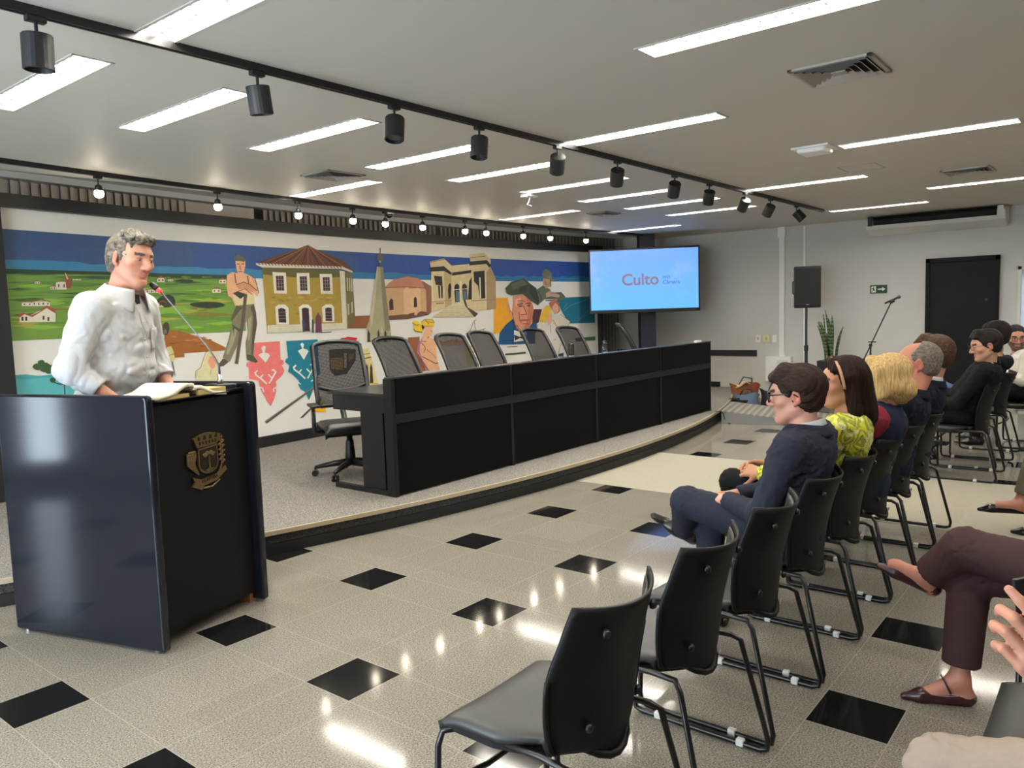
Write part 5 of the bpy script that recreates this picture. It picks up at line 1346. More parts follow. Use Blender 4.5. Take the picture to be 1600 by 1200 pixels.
# ------------------------------------------------------------------ people: smooth blended volumes turned into one surface each
V3 = lambda *a: np.array(a, float)
def nrm(v): v = np.asarray(v, float); return v/np.linalg.norm(v)
def axis_steps(lo, hi, coarse, fines):
    out = [lo]; x = lo
    while x < hi:
        st = coarse
        for a, b, s in fines:
            if a-1e-6 <= x < b: st = min(st, s)
            elif x < a < x+st: st = max(a-x, s)
        x += st; out.append(x)
    return np.array(out, np.float32)
class Vol:
    def __init__(s, lo, hi, step, fine=()):
        """fine: list of (centre, half size, step) boxes that need small cells"""
        s.ax = [axis_steps(lo[i], hi[i], step, [(c[i]-(h[i] if hasattr(h,'__len__') else h), c[i]+(h[i] if hasattr(h,'__len__') else h), st) for c, h, st in fine]) for i in range(3)]
        s.F = np.full([len(a) for a in s.ax], 1., np.float32); s.step = step
    def block(s, lo, hi):
        sl = []
        for i in range(3):
            a = np.searchsorted(s.ax[i], lo[i]); b = np.searchsorted(s.ax[i], hi[i])
            sl.append(slice(max(0, a-1), min(len(s.ax[i]), b+1)))
        X, Y, Z = s.ax[0][sl[0]][:,None,None], s.ax[1][sl[1]][None,:,None], s.ax[2][sl[2]][None,None,:]
        return tuple(sl), X, Y, Z
    def put(s, sl, d, k, op='add'):
        A = s.F[sl]
        if A.size == 0: return
        if op == 'add':
            if k <= 0: s.F[sl] = np.minimum(A, d); return
            h = np.clip(.5+.5*(A-d)/k, 0, 1); s.F[sl] = A*(1-h)+d*h-k*h*(1-h)
        elif op == 'sub':
            d = -d; k = max(k, 1e-5); h = np.clip(.5-.5*(A-d)/k, 0, 1); s.F[sl] = A*(1-h)+d*h+k*h*(1-h)
    def cone(s, a, b, ra, rb, k=.02, flat=None, cut=None, op='add'):
        a = np.asarray(a, float); b = np.asarray(b, float); r = max(ra, rb)+k+2*s.step
        if flat is not None and flat[1] > 1: r *= flat[1]
        sl, X, Y, Z = s.block(np.minimum(a, b)-r, np.maximum(a, b)+r)
        px, py, pz = X-a[0], Y-a[1], Z-a[2]; m = 1.
        if flat is not None:
            n, f = nrm(flat[0]), flat[1]; q = (px*n[0]+py*n[1]+pz*n[2])*(1/f-1)
            px, py, pz = px+q*n[0], py+q*n[1], pz+q*n[2]; m = min(1., f)
        ba = b-a; L = max(ba @ ba, 1e-9); t = np.clip((px*ba[0]+py*ba[1]+pz*ba[2])/L, 0, 1)
        d = (np.sqrt((px-t*ba[0])**2+(py-t*ba[1])**2+(pz-t*ba[2])**2)-(ra+(rb-ra)*t))*m
        if cut is not None:
            u = nrm(ba); e = (X-b[0])*u[0]+(Y-b[1])*u[1]+(Z-b[2])*u[2]-cut; d = np.maximum(d, e)
        s.put(sl, d, k, op)
    def ell(s, c, r, k=.02, R=None, op='add'):
        c = np.asarray(c, float); r = np.asarray(r, float); m = r.max()+k+2*s.step
        sl, X, Y, Z = s.block(c-m, c+m); p = [X-c[0], Y-c[1], Z-c[2]]
        if R is not None: p = [p[0]*R[0,i]+p[1]*R[1,i]+p[2]*R[2,i] for i in range(3)]
        k0 = np.sqrt((p[0]/r[0])**2+(p[1]/r[1])**2+(p[2]/r[2])**2); k1 = np.sqrt((p[0]/r[0]**2)**2+(p[1]/r[1]**2)**2+(p[2]/r[2]**2)**2)
        s.put(sl, k0*(k0-1)/np.maximum(k1, 1e-6), k, op)
    def half(s, c, n, k=.004, lo=None, hi=None):
        """remove everything on the side n points to"""
        n = nrm(n); c = np.asarray(c, float)
        sl, X, Y, Z = s.block(lo if lo is not None else [a[0] for a in s.ax], hi if hi is not None else [a[-1] for a in s.ax])
        s.put(sl, -((X-c[0])*n[0]+(Y-c[1])*n[1]+(Z-c[2])*n[2]), k, 'sub')
    def wave(s, fn):
        X, Y, Z = np.meshgrid(*s.ax, indexing='ij', sparse=True); near = np.abs(s.F) < .08
        s.F = np.where(near, s.F+fn(X, Y, Z), s.F).astype(np.float32)
    def surface(s):
        F = s.F; S = F < 0; nx, ny, nz = F.shape
        c = [(i,j,k) for i in (0,1) for j in (0,1) for k in (0,1)]
        sub = lambda A, o: A[o[0]:nx-1+o[0], o[1]:ny-1+o[1], o[2]:nz-1+o[2]]
        cnt = np.zeros((nx-1,ny-1,nz-1), np.int8)
        for o in c: cnt += sub(S, o)
        mask = (cnt > 0) & (cnt < 8); I = np.argwhere(mask); idx = np.full(mask.shape, -1, np.int64); idx[mask] = np.arange(len(I))
        acc = np.zeros((len(I),3)); num = np.zeros(len(I))
        fv = {o: F[I[:,0]+o[0], I[:,1]+o[1], I[:,2]+o[2]].astype(float) for o in c}
        pos = {o: np.stack([s.ax[q][I[:,q]+o[q]] for q in range(3)], 1).astype(float) for o in c}
        for o in c:
            for q in range(3):
                if o[q] == 0:
                    e = list(o); e[q] = 1; e = tuple(e); m = (fv[o] < 0) != (fv[e] < 0)
                    t = fv[o][m]/(fv[o][m]-fv[e][m]); acc[m] += pos[o][m]+(pos[e][m]-pos[o][m])*t[:,None]; num[m] += 1
        Vt = acc/np.maximum(num,1)[:,None]; Q = []
        for q in range(3):
            r1, r2 = [(1,2),(2,0),(0,1)][q]
            a = [slice(None)]*3; b = [slice(None)]*3; a[q] = slice(0,-1); b[q] = slice(1,None)
            E = S[tuple(a)] != S[tuple(b)]; J = np.argwhere(E); J = J[(J[:,r1] > 0)&(J[:,r2] > 0)&(J[:,r1] < F.shape[r1]-1)&(J[:,r2] < F.shape[r2]-1)]
            def g(d1, d2):
                K = J.copy(); K[:,r1] += d1; K[:,r2] += d2; return idx[K[:,0],K[:,1],K[:,2]]
            quad = np.stack([g(-1,-1), g(0,-1), g(0,0), g(-1,0)], 1); ins = S[J[:,0],J[:,1],J[:,2]]
            quad[~ins] = quad[~ins][:,::-1]; Q.append(quad)
        return Vt, np.concatenate(Q)
def surf_obj(vol, name, m, parent=None, origin=(0,0,0), colour=None):
    Vt, Q = vol.surface(); Q = Q[(Q >= 0).all(1)]
    me = bpy.data.meshes.new(name); me.vertices.add(len(Vt)); me.vertices.foreach_set('co', (Vt-np.asarray(origin)).astype(np.float32).ravel())
    me.loops.add(len(Q)*4); me.polygons.add(len(Q)); me.loops.foreach_set('vertex_index', Q.astype(np.int32).ravel())
    me.polygons.foreach_set('loop_start', np.arange(0, len(Q)*4, 4, dtype=np.int32)); me.polygons.foreach_set('use_smooth', np.ones(len(Q), bool)); me.update(calc_edges=True)
    if colour is not None:
        ca = me.color_attributes.new('Col', 'FLOAT_COLOR', 'POINT'); ca.data.foreach_set('color', np.concatenate([colour(Vt), np.ones((len(Vt),1))], 1).astype(np.float32).ravel())
    me.materials.append(m); o = bpy.data.objects.new(name, me); COL.objects.link(o)
    if parent is not None: o.parent = parent
    return o
def wrinkle(amp, freq, c=None, rad=.15, seed=0, direction=None):
    rg = np.random.RandomState(seed); K = rg.normal(size=(5,3)); K = K/np.linalg.norm(K,axis=1)[:,None]*freq*rg.uniform(.6,1.5,(5,1)); ph = rg.uniform(0,6,5)
    if direction is not None:
        dn = nrm(direction); K = K-.85*(K @ dn)[:,None]*dn
    def fn(X, Y, Z):
        w = 0
        for q in range(5):
            b = X*K[q,0]+Y*K[q,1]+Z*K[q,2]+ph[q]; w = w+np.sin(b+1.6*np.sin(b*.37+X*7-Z*9+q))
        w = -np.abs(w)*.5+.6
        if c is not None: w = w*np.exp(-((X-c[0])**2+(Y-c[1])**2+(Z-c[2])**2)/(2*rad*rad))
        return amp*w
    return fn
def frame(yaw, pitch=0., roll=0.):
    """columns right, forward, up; yaw is the compass angle of forward in degrees from +X"""
    y, p, r = radians(yaw), radians(pitch), radians(roll)
    f = V3(cos(y)*cos(p), sin(y)*cos(p), sin(p)); rt = nrm(np.cross(f, (0,0,1))); u = np.cross(rt, f)
    r2 = rt*cos(r)+u*sin(r); u2 = u*cos(r)-rt*sin(r)
    return np.stack([r2, f, u2], 1)
def head_vol(S, C, R, k=1., fem=False, chin=0., cheek=0.):
    P = lambda x, y, z: C+R @ (V3(x,y,z)*k)
    E = lambda c, r, kk=.02, op='add', Q=None: S.ell(P(*c), V3(*r)*k, kk*k, R if Q is None else R @ Q, op)
    N = lambda a, b, ra, rb, kk=.02, op='add', **kw: S.cone(P(*a), P(*b), ra*k, rb*k, kk*k, op=op, **kw)
    E((0,-.018,.026), (.074,.096,.080), .01); E((0,.028,.015), (.064,.062,.072), .03)
    E((0,.035,-.04), (.055+cheek*.6,.052,.062), .03)
    for s in (-1, 1):
        N((s*.052,-.006,-.055), (s*.018,.066,-.098-chin), .017, .017, .03)
        N((s*.012,.078,.026), (s*.05,.058,.024), .010, .010, .022)                # brow
        E((s*.043,.058,-.022), (.021+cheek,.021,.020), .022)                      # cheek
        E((s*.033,.091,.003), (.017,.012,.011), .012, 'sub')                      # socket
        E((s*.033,.076,.002), (.0155,.0145,.0125), .006)                          # lids
        E((s*.033,.0905,.0005), (.0105,.005,.0036), .003, 'sub')
        E((s*.0125,.094,-.036), (.0085,.011,.0085), .008)                         # nostril wing
        Q = np.array(Euler((radians(-12), 0, s*radians(-22))).to_matrix())
        E((s*.078,-.014,-.006), (.0085,.019,.033), .006, Q=Q); E((s*.086,-.009,-.002), (.006,.010,.020), .004, 'sub', Q=Q); E((s*.076,-.004,-.036), (.007,.008,.010), .006)
    N((0,.083,.018), (0,.110,-.028), .0085, .0110, .014); E((0,.108,-.033), (.0125,.013,.0105), .008)
    N((0,.055,-.10-chin), (0,.072,-.098-chin), .022, .016, .025)
    lf = .0045 if not fem else .0065
    for s in (-1, 1):
        N((0,.0885,-.0605), (s*.021,.079,-.0635), lf, .003, .006); N((0,.0875,-.0725), (s*.019,.079,-.067), lf+.0015, .003, .006)
    N((-.02,.090,-.0662), (.02,.090,-.0662), .0015, .0015, .002, 'sub'); E((0,.086,-.086), (.02,.006,.005), .008, 'sub')
def skin_paint(base, heads, extra=()):
    L = np.array(lin(base))
    def fn(Vt):
        col = np.tile(L*np.array((.74,.69,.66)), (len(Vt),1))
        for C, R, k, o in heads:
            p = ((Vt-C) @ R)/k
            def blend(w, c): 
                w = np.clip(w,0,1)[:,None]; col[:] = col*(1-w)+np.array(lin(c))*w
            g = lambda c, r: np.clip(1.6-1.6*np.sqrt(((p[:,0]-c[0])/r[0])**2+((p[:,1]-c[1])/r[1])**2+((p[:,2]-c[2])/r[2])**2), 0, 1)
            for s in (-1, 1):
                blend(.45*g((s*.045,.06,-.03),(.03,.04,.025)), o.get('blush',(214,130,104))); blend(.5*g((s*.08,-.012,-.01),(.02,.03,.04)), (206,110,92))
                if 'brow' in o:
                    zz = p[:,2]-(.0245-.12*(np.abs(p[:,0])-.033)**2*8); blend(1.2*((np.abs(zz) < .0065)&(s*p[:,0] > .014)&(s*p[:,0] < .054)&(p[:,1] > .045)), o['brow'])
                blend(.7*((np.abs(p[:,2]-.0055) < .0022)&(np.abs(s*p[:,0]-.033) < .014)&(p[:,1] > .06)), o.get('lash',(60,40,34)))
            blend(.4*g((0,.105,-.03),(.02,.03,.02)), (214,124,100))
            blend(o.get('lipw',.4)*((np.abs(p[:,0]) < .024)&(p[:,1] > .066)&(np.abs(p[:,2]+.0665) < .0135-.22*np.abs(p[:,0]))), o.get('lip',(176,92,86)))
            if 'beard' in o:
                w = (p[:,1] > .0-.3*(p[:,2]+.03))&(p[:,2] < -.042+.35*np.maximum(0,np.abs(p[:,0])-.03))&(p[:,2] > -.135)&~((np.abs(p[:,0]) < .024)&(np.abs(p[:,2]+.0665) < .011)&(p[:,1] > .06))
                blend(o.get('beardw',.8)*w, o['beard'])
        for c, r, cc in extra:
            w = np.clip(2-2*np.linalg.norm(Vt-c, axis=1)/r, 0, 1)[:,None]; col = col*(1-w)+np.array(lin(cc))*w
        return col
    return fn
def hand_vol(S, W, d, n, side, curl=(.5,.6,.4), k=1., spread=.06, thumb=(.55,.7,-.25), tcurl=.3, curls=None):
    """W wrist, d wrist-to-knuckles, n out of the back of the hand, side = +1 / -1 puts the thumb towards +/- cross(d, n)"""
    d = nrm(d); n = nrm(n-d*np.dot(n,d)); t = np.cross(d, n)*side
    base = [.030, .010, -.010, -.028]; Ln = [(.042,.026,.021),(.046,.030,.022),(.043,.028,.021),(.034,.021,.019)]; kn = [.088,.092,.087,.078]
    ang = [spread, .02, -spread*.6, -spread*1.4]
    S.cone(W-d*.02*k, W+d*.02*k, .024*k, .023*k, .015*k, flat=(n,.75))
    for i in range(4):
        p = W+(d*kn[i]+t*base[i])*k; S.cone(W+(t*base[i]*.55+d*.012)*k, p, .0135*k, .0105*k, .014*k)
        c = curls[i] if curls else curl; a = 0; u = d*cos(ang[i])+t*sin(ang[i])
        for j in range(3):
            a += c[j]; v = u*cos(a)-n*sin(a); q = p+v*Ln[i][j]*k; S.cone(p, q, (.0098-.0009*j)*k*(1 if i < 3 else .88), (.0090-.001*j)*k*(1 if i < 3 else .88), .0035*k); p = q
    p = W+(d*.022+t*.022)*k; v = nrm(d*thumb[0]+t*thumb[1]+n*thumb[2]); q = p+v*.045*k
    S.cone(p, q, .0155*k, .0115*k, .012*k); w = nrm(v*cos(tcurl)+(d*.8-n*.3)*sin(tcurl)); e = q+w*.032*k; S.cone(q, e, .0112*k, .0098*k, .004*k); S.cone(e, e+nrm(w+d*.2)*.022*k, .0098*k, .0078*k, .004*k)
SKIN = attrmat('skin', .52, .05, 60, .08, 260, sss=.12)
M_eye = mat('eye_white', (226,220,212), .25); M_iris = mat('iris_dark', (44,30,24), .2)
def eyes(par, org, C, R, k, look=(0,0)):
    for s in (-1, 1):
        c = C+R @ (V3(s*.033,.0765,.001)*k)-org; e = G().ball(c, .0122*k, 14, 10).obj('eye', M_eye, par, smooth=True)
        f = R @ nrm(V3(look[0],1,look[1])); G().ball(c+f*.0072*k, .0064*k, 12, 8).obj('iris', M_iris, e, smooth=True)
def glasses(par, org, C, R, k, m, w=.026, h=.018, thick=.0022):
    P = lambda x, y, z: tuple(C+R @ (V3(x,y,z)*k)-org); q = G()
    for s in (-1, 1):
        rim = [P(s*(.034+w*max(-1,min(1,1.25*cos(a)))), .104-.012*abs(.034+w*cos(a)*1.1-.034*0)*2-.0, .0+h*max(-1,min(1,1.25*sin(a)))) for a in np.linspace(0,2*pi,20,endpoint=False)]
        q.tube(rim, thick*k, 6, closed=True); q.tube([P(s*(.034+w), .100,.008), P(s*.077,.085,.010), P(s*.082,.0,.010), P(s*.081,-.02,-.004)], thick*.9*k, 6)
    q.tube([P(-.010,.103,.006), P(0,.109,.009), P(.010,.103,.006)], thick*k, 6)
    q.obj('glasses', m, par, smooth=True)
class Hair:
    """hair volume over a head; coordinates in head units"""
    def __init__(s, C, R, k, ext=.16, step=.0045, down=0.):
        s.C, s.R, s.k = C, R, k; s.S = Vol(C-V3(ext,ext,ext+down), C+V3(ext,ext,ext), step); s.step = step
    def P(s, p): return s.C+s.R @ (V3(*p)*s.k)
    def ell(s, c, r, kk=.015, op='add', tilt=0.): s.S.ell(s.P(c), V3(*r)*s.k, kk*s.k, s.R @ np.array(Euler((tilt,0,0)).to_matrix()), op)
    def cone(s, a, b, ra, rb, kk=.015, op='add', **kw): s.S.cone(s.P(a), s.P(b), ra*s.k, rb*s.k, kk*s.k, op=op, **kw)
    def half(s, c, n, kk=.004): s.S.half(s.P(c), s.R @ V3(*n), kk)
    def strands(s, amp, freq, kind='back', seed=0):
        C, R, k = s.C, s.R, s.k; rg = np.random.RandomState(seed); ph = rg.uniform(0,6,6)
        def fn(X, Y, Z):
            d = [X-C[0], Y-C[1], Z-C[2]]; p = [(d[0]*R[0,i]+d[1]*R[1,i]+d[2]*R[2,i])/k for i in range(3)]
            if kind == 'down': a = np.arctan2(p[1]+.02, p[0])*.09; b = p[2]
            elif kind == 'side': a = p[1]*1.0+p[2]*.55; b = p[0]
            else: a = p[0]+.35*p[2]*np.sign(p[0]); b = p[1]
            rr = np.clip(np.sqrt(p[0]**2+(p[1]+.02)**2)/.07, 0, 1) if kind == 'down' else 1.
            w = rr*np.sin(a*freq+ph[0]+2.*np.sin(b*18+ph[1])+1.5*np.sin(a*freq*.23+ph[2]))+.6*rr*np.sin(a*freq*2.1+ph[3]+3*np.sin(b*14+ph[4]))
            return amp*k*w
        s.S.wave(fn)
def hair_mat(name, c1, c2, scale=(160,160,14), rough=.45):
    if name in MATS: return MATS[name]
    m = bpy.data.materials.new(name); MATS[name] = m; k = NT(m); mp = k.new('ShaderNodeMapping'); mp.inputs['Scale'].default_value = scale; k.link(k.obj(), mp.inputs[0])
    f = k.ramp(k.noise(1., 4, .65, mp.outputs[0]), .3, .72); k.link(k.mix(f, lin(c1), lin(c2)), k.b.inputs['Base Color']); k.b.inputs['Roughness'].default_value = rough+.12; k.b.inputs['Specular IOR Level'].default_value = .14; k.bump(f, .5, .003); return m
def torso_vol(S, Hp, N, sr, w=1., dp=1., belly=0., k=.05, grow=0.):
    """trunk from pelvis centre to neck base; sr = unit vector towards the person's right shoulder"""
    up = nrm(N-Hp); fw = nrm(np.cross(up, sr)); sr = np.cross(fw, up); R = np.stack([sr, fw, up], 1); L = np.linalg.norm(N-Hp); g = grow
    at = lambda t, f=0, x=0: Hp+up*(L*t)+fw*f+sr*x
    S.ell(at(.0,-.01), (.172*w+g,.125*dp+g,.12+g), k, R); S.ell(at(.3,.012+belly*.5), (.152*w+g+belly*.5,.108*dp+g+belly,.15+g), k, R)
    S.ell(at(.62,.01), (.165*w+g,.115*dp+g,.17+g), k, R); S.ell(at(.82,-.012), (.15*w+g,.09*dp+g,.09+g), k, R)
    return R, at
def shoulders(N, R, w=.185, dz=-.045, dy=-.01):
    return N+R @ V3(w, dy, dz), N+R @ V3(-w, dy, dz)
def collar(par, org, N, up, fw, r0, r1, h, m, name='collar', gap=.5, back=.012, th=.006):
    up = nrm(up); fw = nrm(fw-up*np.dot(fw,up)); rt = np.cross(fw, up)
    def f(u, v):
        a = gap/2+(2*pi-gap)*u; r = r0+(r1-r0)*v; lift = h*(1-v)*(1-.25*max(0,cos(a)))+back*(-cos(a))*.8
        p = N+fw*(r*cos(a)*1.08)+rt*(r*sin(a))+up*lift; return tuple(p-org)
    return G().grid(f, 28, 4, th).obj(name, m, par, smooth=True)
def bounds(pts, m): P_ = np.array(pts); return P_.min(0)-m, P_.max(0)+m
CLOTH = {}
def cloth(name, c, rough=.8, var=.08, vscale=40, bump=.25, bscale=420, sheen=.0): return mat(name, c, rough, var=var, vscale=vscale, bump=bump, bscale=bscale, sheen=sheen, spec=.15)
def shoe(par, org, heel, toe, up, m, k=1., low=False, name='shoe'):
    heel = np.asarray(heel, float); toe = np.asarray(toe, float); d = nrm(toe-heel); up = nrm(up-d*np.dot(up,d)); L = np.linalg.norm(toe-heel)
    S = Vol(*bounds([heel, toe, heel+up*.1], .07), .006)
    rt = np.cross(d, up)
    if low:
        b_ = toe-d*.075+up*.022; S.cone(heel+up*.03+d*.02, b_, .0325*k, .030*k, .02); S.cone(b_, toe-d*.014+up*.013, .030*k, .013, .02)
    else: S.cone(heel+up*.03, heel+d*L*.45+up*.034, .034*k, .038*k, .02); S.cone(heel+d*L*.4+up*.03, toe-d*.02+up*.018, .04*k, .022 if not low else .016, .03, flat=(up,.62))
    if not low: S.cone(heel+up*.05, heel+up*.085+d*.02, .035*k, .034*k, .02)
    S.half(heel, -up, .003)
    if low: S.ell(heel+d*L*.41+up*.070, V3(.0275,.040,.072), .004, op='sub', R=np.stack([rt,up,d],1))
    return surf_obj(S, name, m, par, org)
def limb_cloth(S, a, b, c, r, k=.03, cut=None, bulge=0.):
    """upper piece a-b, lower piece b-c with radii r = (ra, rb, rc)"""
    S.cone(a, b, r[0], r[1], k); S.cone(b, c, r[1]*.98, r[2], k*.7, cut=cut)
# ------------------------------------------------------------------ the seated and standing people
M_suit = cloth('dark_navy_suit', (42,44,56)); M_suit2 = cloth('navy_suit', (26,28,44)); M_shirtw = cloth('white_shirt', (190,190,191), .75, .03)
M_tie = cloth('black_tie', (18,18,20)); M_shoe = mat('black_leather_shoe', (20,19,20), .25)
def seated(name, label, xc, hd, skin, o, torso=(1.,1.,0.), hip=(0,-2.30,.565), neck=None, headk=1., sleeve='long', top=None, trouser=None, knees=None, feet=None, wrists=None, elbows=None, handspec=(None,None), topname='jacket', wr=.004, sd=1, body_yaw=90., rl=(.085,.066,.05), ra=(.066,.052,.04), fineh=.004, facestep=.0042, sh_w=.185, legs=True, tstep=.0085, hem=0.):
    C, yaw, pitch, roll = np.array(hd[0], float), hd[1], hd[2], hd[3]; R = frame(yaw, pitch, roll); k = headk
    Hp = V3(xc+hip[0], hip[1], hip[2]); N = np.array(neck, float); B = frame(body_yaw)
    org = V3(Hp[0], Hp[1], 0.)
    up = nrm(N-Hp); fw = nrm(B[:,1]-up*np.dot(B[:,1],up)); sr = np.cross(fw, up); T = np.stack([sr,fw,up],1)
    sR, sL = N+T @ V3(sh_w,-.0,-.045), N+T @ V3(-sh_w,-.0,-.045)
    hR, hL = Hp+T[:,0]*.088, Hp-T[:,0]*.088
    kR, kL = [np.array(q, float) for q in knees]; fR, fL = feet; eR, eL = [np.array(q, float) for q in elbows]; wR, wL = [np.array(q, float) for q in wrists]
    aR, tR = [np.array(q, float) for q in fR]; aL, tL = [np.array(q, float) for q in fL]
    pts = [C+V3(0,0,.12*k), C-V3(0,0,.1), C+V3(.13,.13,0), C-V3(.13,.13,0), sR, sL, eR, eL, wR, wL, Hp, kR, kL, aR, aL, Hp-V3(.15,.15,.1), Hp+V3(.15,.1,0)]
    lo, hi = bounds(pts, .13)
    fine = [(C, .13*k, facestep)]+[(w+nrm(h[0])*.07, .1, fineh) for w, h in ((wR, handspec[0]), (wL, handspec[1])) if h is not None]
    S = Vol(lo, hi, .016, fine)
    torso_vol(S, Hp, N, sr, torso[0]*.86, torso[1]*.84, torso[2]*.8)
    for s_, e_, w_ in ((sR,eR,wR),(sL,eL,wL)):
        S.cone(N-up*.04, s_, .05, .048, .04); S.cone(s_, e_, .046, .036, .03); S.cone(e_, w_, .035, .024, .02)
    for h_, k_, a_ in ((hR,kR,aR),(hL,kL,aL)):
        S.cone(h_, k_, .07, .048, .03); S.cone(k_, a_, .046, .031, .02)
    for a_, t_ in ((aR,tR),(aL,tL)) if o.get('footup') else ():
        low_ = t_[2] < .03; d_ = nrm(V3(t_[0]-a_[0],t_[1]-a_[1],0)) if low_ else nrm(t_-a_); u_ = V3(0,0,1) if low_ else nrm(np.array(o.get('footup',(0,-.3,1)),float)-d_*np.dot(o.get('footup',(0,-.3,1)),d_))
        hp = V3(a_[0],a_[1],.03)-d_*.03 if low_ else a_-d_*.03-u_*.04; bp = t_-d_*.075+u_*.022; S.cone(a_, hp, .030, .026, .02); S.cone(a_, bp, .030, .020, .03); S.cone(hp, bp, .024, .020, .02); S.cone(bp, t_-d_*.03+u_*.014, .020, .011, .015)
    nb = C+R @ (V3(0,-.026,-.05)*k)
    S.cone(N-up*.05, nb, .062*k, .054*k, .03)
    head_vol(S, C, R, k, o.get('fem', False), o.get('chin', 0), o.get('cheek', 0))
    for w_, h in ((wR, handspec[0]), (wL, handspec[1])):
        if h is not None: hand_vol(S, w_, np.array(h[0],float), np.array(h[1],float), h[2], **h[3])
    body = surf_obj(S, name, SKIN, None, org, skin_paint(skin, [(C,R,k,o)])); body.location = org; tag(body, label, 'person')
    eyes(body, org, C, R, k, o.get('look', (0,0)))
    # upper garment
    if top is not None:
        S = Vol(*bounds([sR,sL,eR,eL,wR,wL,Hp,N,Hp-V3(.2,.2,.12),Hp+V3(.2,.2,0)], .12), tstep)
        torso_vol(S, Hp, N, sr, *torso, grow=.014)
        for s_, e_, w_ in ((sR,eR,wR),(sL,eL,wL)):
            S.cone(N-up*.05-fw*.01, s_-T[:,2]*.012, .062, .063, .05); 
            if sleeve == 'long': S.cone(s_, e_, ra[0], ra[1], .035); S.cone(e_, w_, ra[1], ra[2], .02, cut=-.004)
            elif sleeve == 'none': S.cone(s_, s_+(e_-s_)*.08, ra[0], ra[0], .03, cut=.0)
        S.half(N+up*.006+fw*.0, up*.9+fw*.35, .01, N-V3(.075,.075,.1), N+V3(.075,.075,.15))
        for q, (c_, rad, dr) in enumerate(((eR,.10,wR-eR),(eL,.10,wL-eL),(Hp+up*.12,.2,up),(sR,.12,eR-sR),(sL,.12,eL-sL),(N-up*.22-fw*.1,.2,fw))):
            S.wave(wrinkle(wr*1.1, 150, c_, rad, sd*10+q, None if q > 3 else np.cross(dr, fw+.3)))
        S.wave(wrinkle(wr*.45, 75, None, 1, sd))
        g = surf_obj(S, topname, top, body, org)
    # trousers
    if trouser is not None:
        S = Vol(*bounds([Hp-V3(.2,.2,.12),Hp+V3(.2,.1,.1),kR,kL,aR,aL], .12), tstep)
        S.ell(Hp-up*.01, (.175*torso[0],.135*torso[1],.115), .03, T)
        for q, (h_, k_, a_) in enumerate(((hR,kR,aR),(hL,kL,aL))):
            S.cone(h_, k_, rl[0]+.012, rl[1], .04); S.cone(k_, a_+(k_-a_)*hem, rl[1], rl[2], .025, cut=-.01)
            S.wave(wrinkle(wr*1.1, 130, k_, .1, sd*7+q)); S.wave(wrinkle(wr*1.0, 140, h_+(k_-h_)*.2, .1, sd*9+q))
        surf_obj(S, 'trousers', trouser, body, org)
    return dict(body=body, org=org, C=C, R=R, k=k, N=N, T=T, Hp=Hp, up=up, fw=fw, sR=sR, sL=sL, aR=aR, aL=aL, tR=tR, tL=tL, eR=eR, eL=eL, wR=wR, wL=wL)
def shoes(p, m, **kw):
    for a, t in ((p['aR'], p['tR']), (p['aL'], p['tL'])):
        d = nrm(t-a); d2 = d; hl = a-V3(0,0,0)
        shoe(p['body'], p['org'], t-nrm(t-p['heel'](a,t))*.0 if False else a+np.array((0,0,0)), t, V3(0,0,1) if abs(d[2]) < .75 else V3(0,-1,.2), m, **kw)
def short_hair(p, m, vol=.014, front=.085, grooves=(.0016,240), fringe=0., nape=-.075, temple=.03, kind='back', seed=0, side=-.005, recede=0., bald=False):
    h = Hair(p['C'], p['R'], p['k'])
    h.ell((0,-.022,.029+vol*.25), (.076+vol*.65,.097+vol*.75,.080+vol*.75), .01)
    h.ell((0,-.045,-.02), (.070+vol*.3,.066+vol*.3,.07), .02)
    if fringe: 
        for s in (-1,0,1): h.cone((s*.032,.035,.105), (s*.04,.088-.012*abs(s),.075), .022+vol*.4, .012+fringe*.4, .02)
    h.ell((0,.068-recede,.0), (.075,.048,.072), .012, 'sub')                              # face opening
    h.ell((0,.115-recede,.045), (.07,.055,.045-fringe), .012, 'sub')
    for s in (-1, 1): h.ell((s*.085,-.006,-.018), (.02,.026,.042), .008, 'sub')           # round the ears
    for s in (-1, 1): h.ell((s*.06,.045,-.06), (.04,.05,.06), .01, 'sub')
    h.half((0,-.06,nape), (0,.25,-1), .012); h.half((0,.10-recede*.6,0), (0,1,-.05), .01)
    if bald: h.ell((0,.055,.085), (.075,.085,.07), .012, 'sub'); h.ell((0,.07,.03), (.085,.06,.06), .012, 'sub')
    h.strands(grooves[0], grooves[1], kind, seed)
    return surf_obj(h.S, 'hair', m, p['body'], p['org'])
def knees_feet(xc, ky=-1.87, spread=.12, fy=-1.90, kz=.515, dx=0.):
    return [(xc+spread+dx,ky,kz),(xc-spread+dx,ky,kz)], [((xc+spread+dx,fy,.085),(xc+spread+dx+.02,fy+.19,.0)),((xc-spread+dx,fy,.085),(xc-spread+dx-.02,fy+.19,.0))]
def feet_shoes(p, m, k=1., low=False):
    for a, t in ((p['aR'], p['tR']), (p['aL'], p['tL'])):
        d = nrm(t-V3(a[0],a[1],t[2])) if t[2] < .03 else nrm(t-a)
        if t[2] < .03: hl = V3(a[0],a[1],0)-d*.05; shoe(p['body'], p['org'], hl, t, V3(0,0,1), m, k, low)
        else:
            u = p.get('shoeup', V3(0,-.3,1)); u = nrm(u-d*np.dot(u,d)); shoe(p['body'], p['org'], a-d*.045-u*.07, t-u*.008, u, m, k, low)
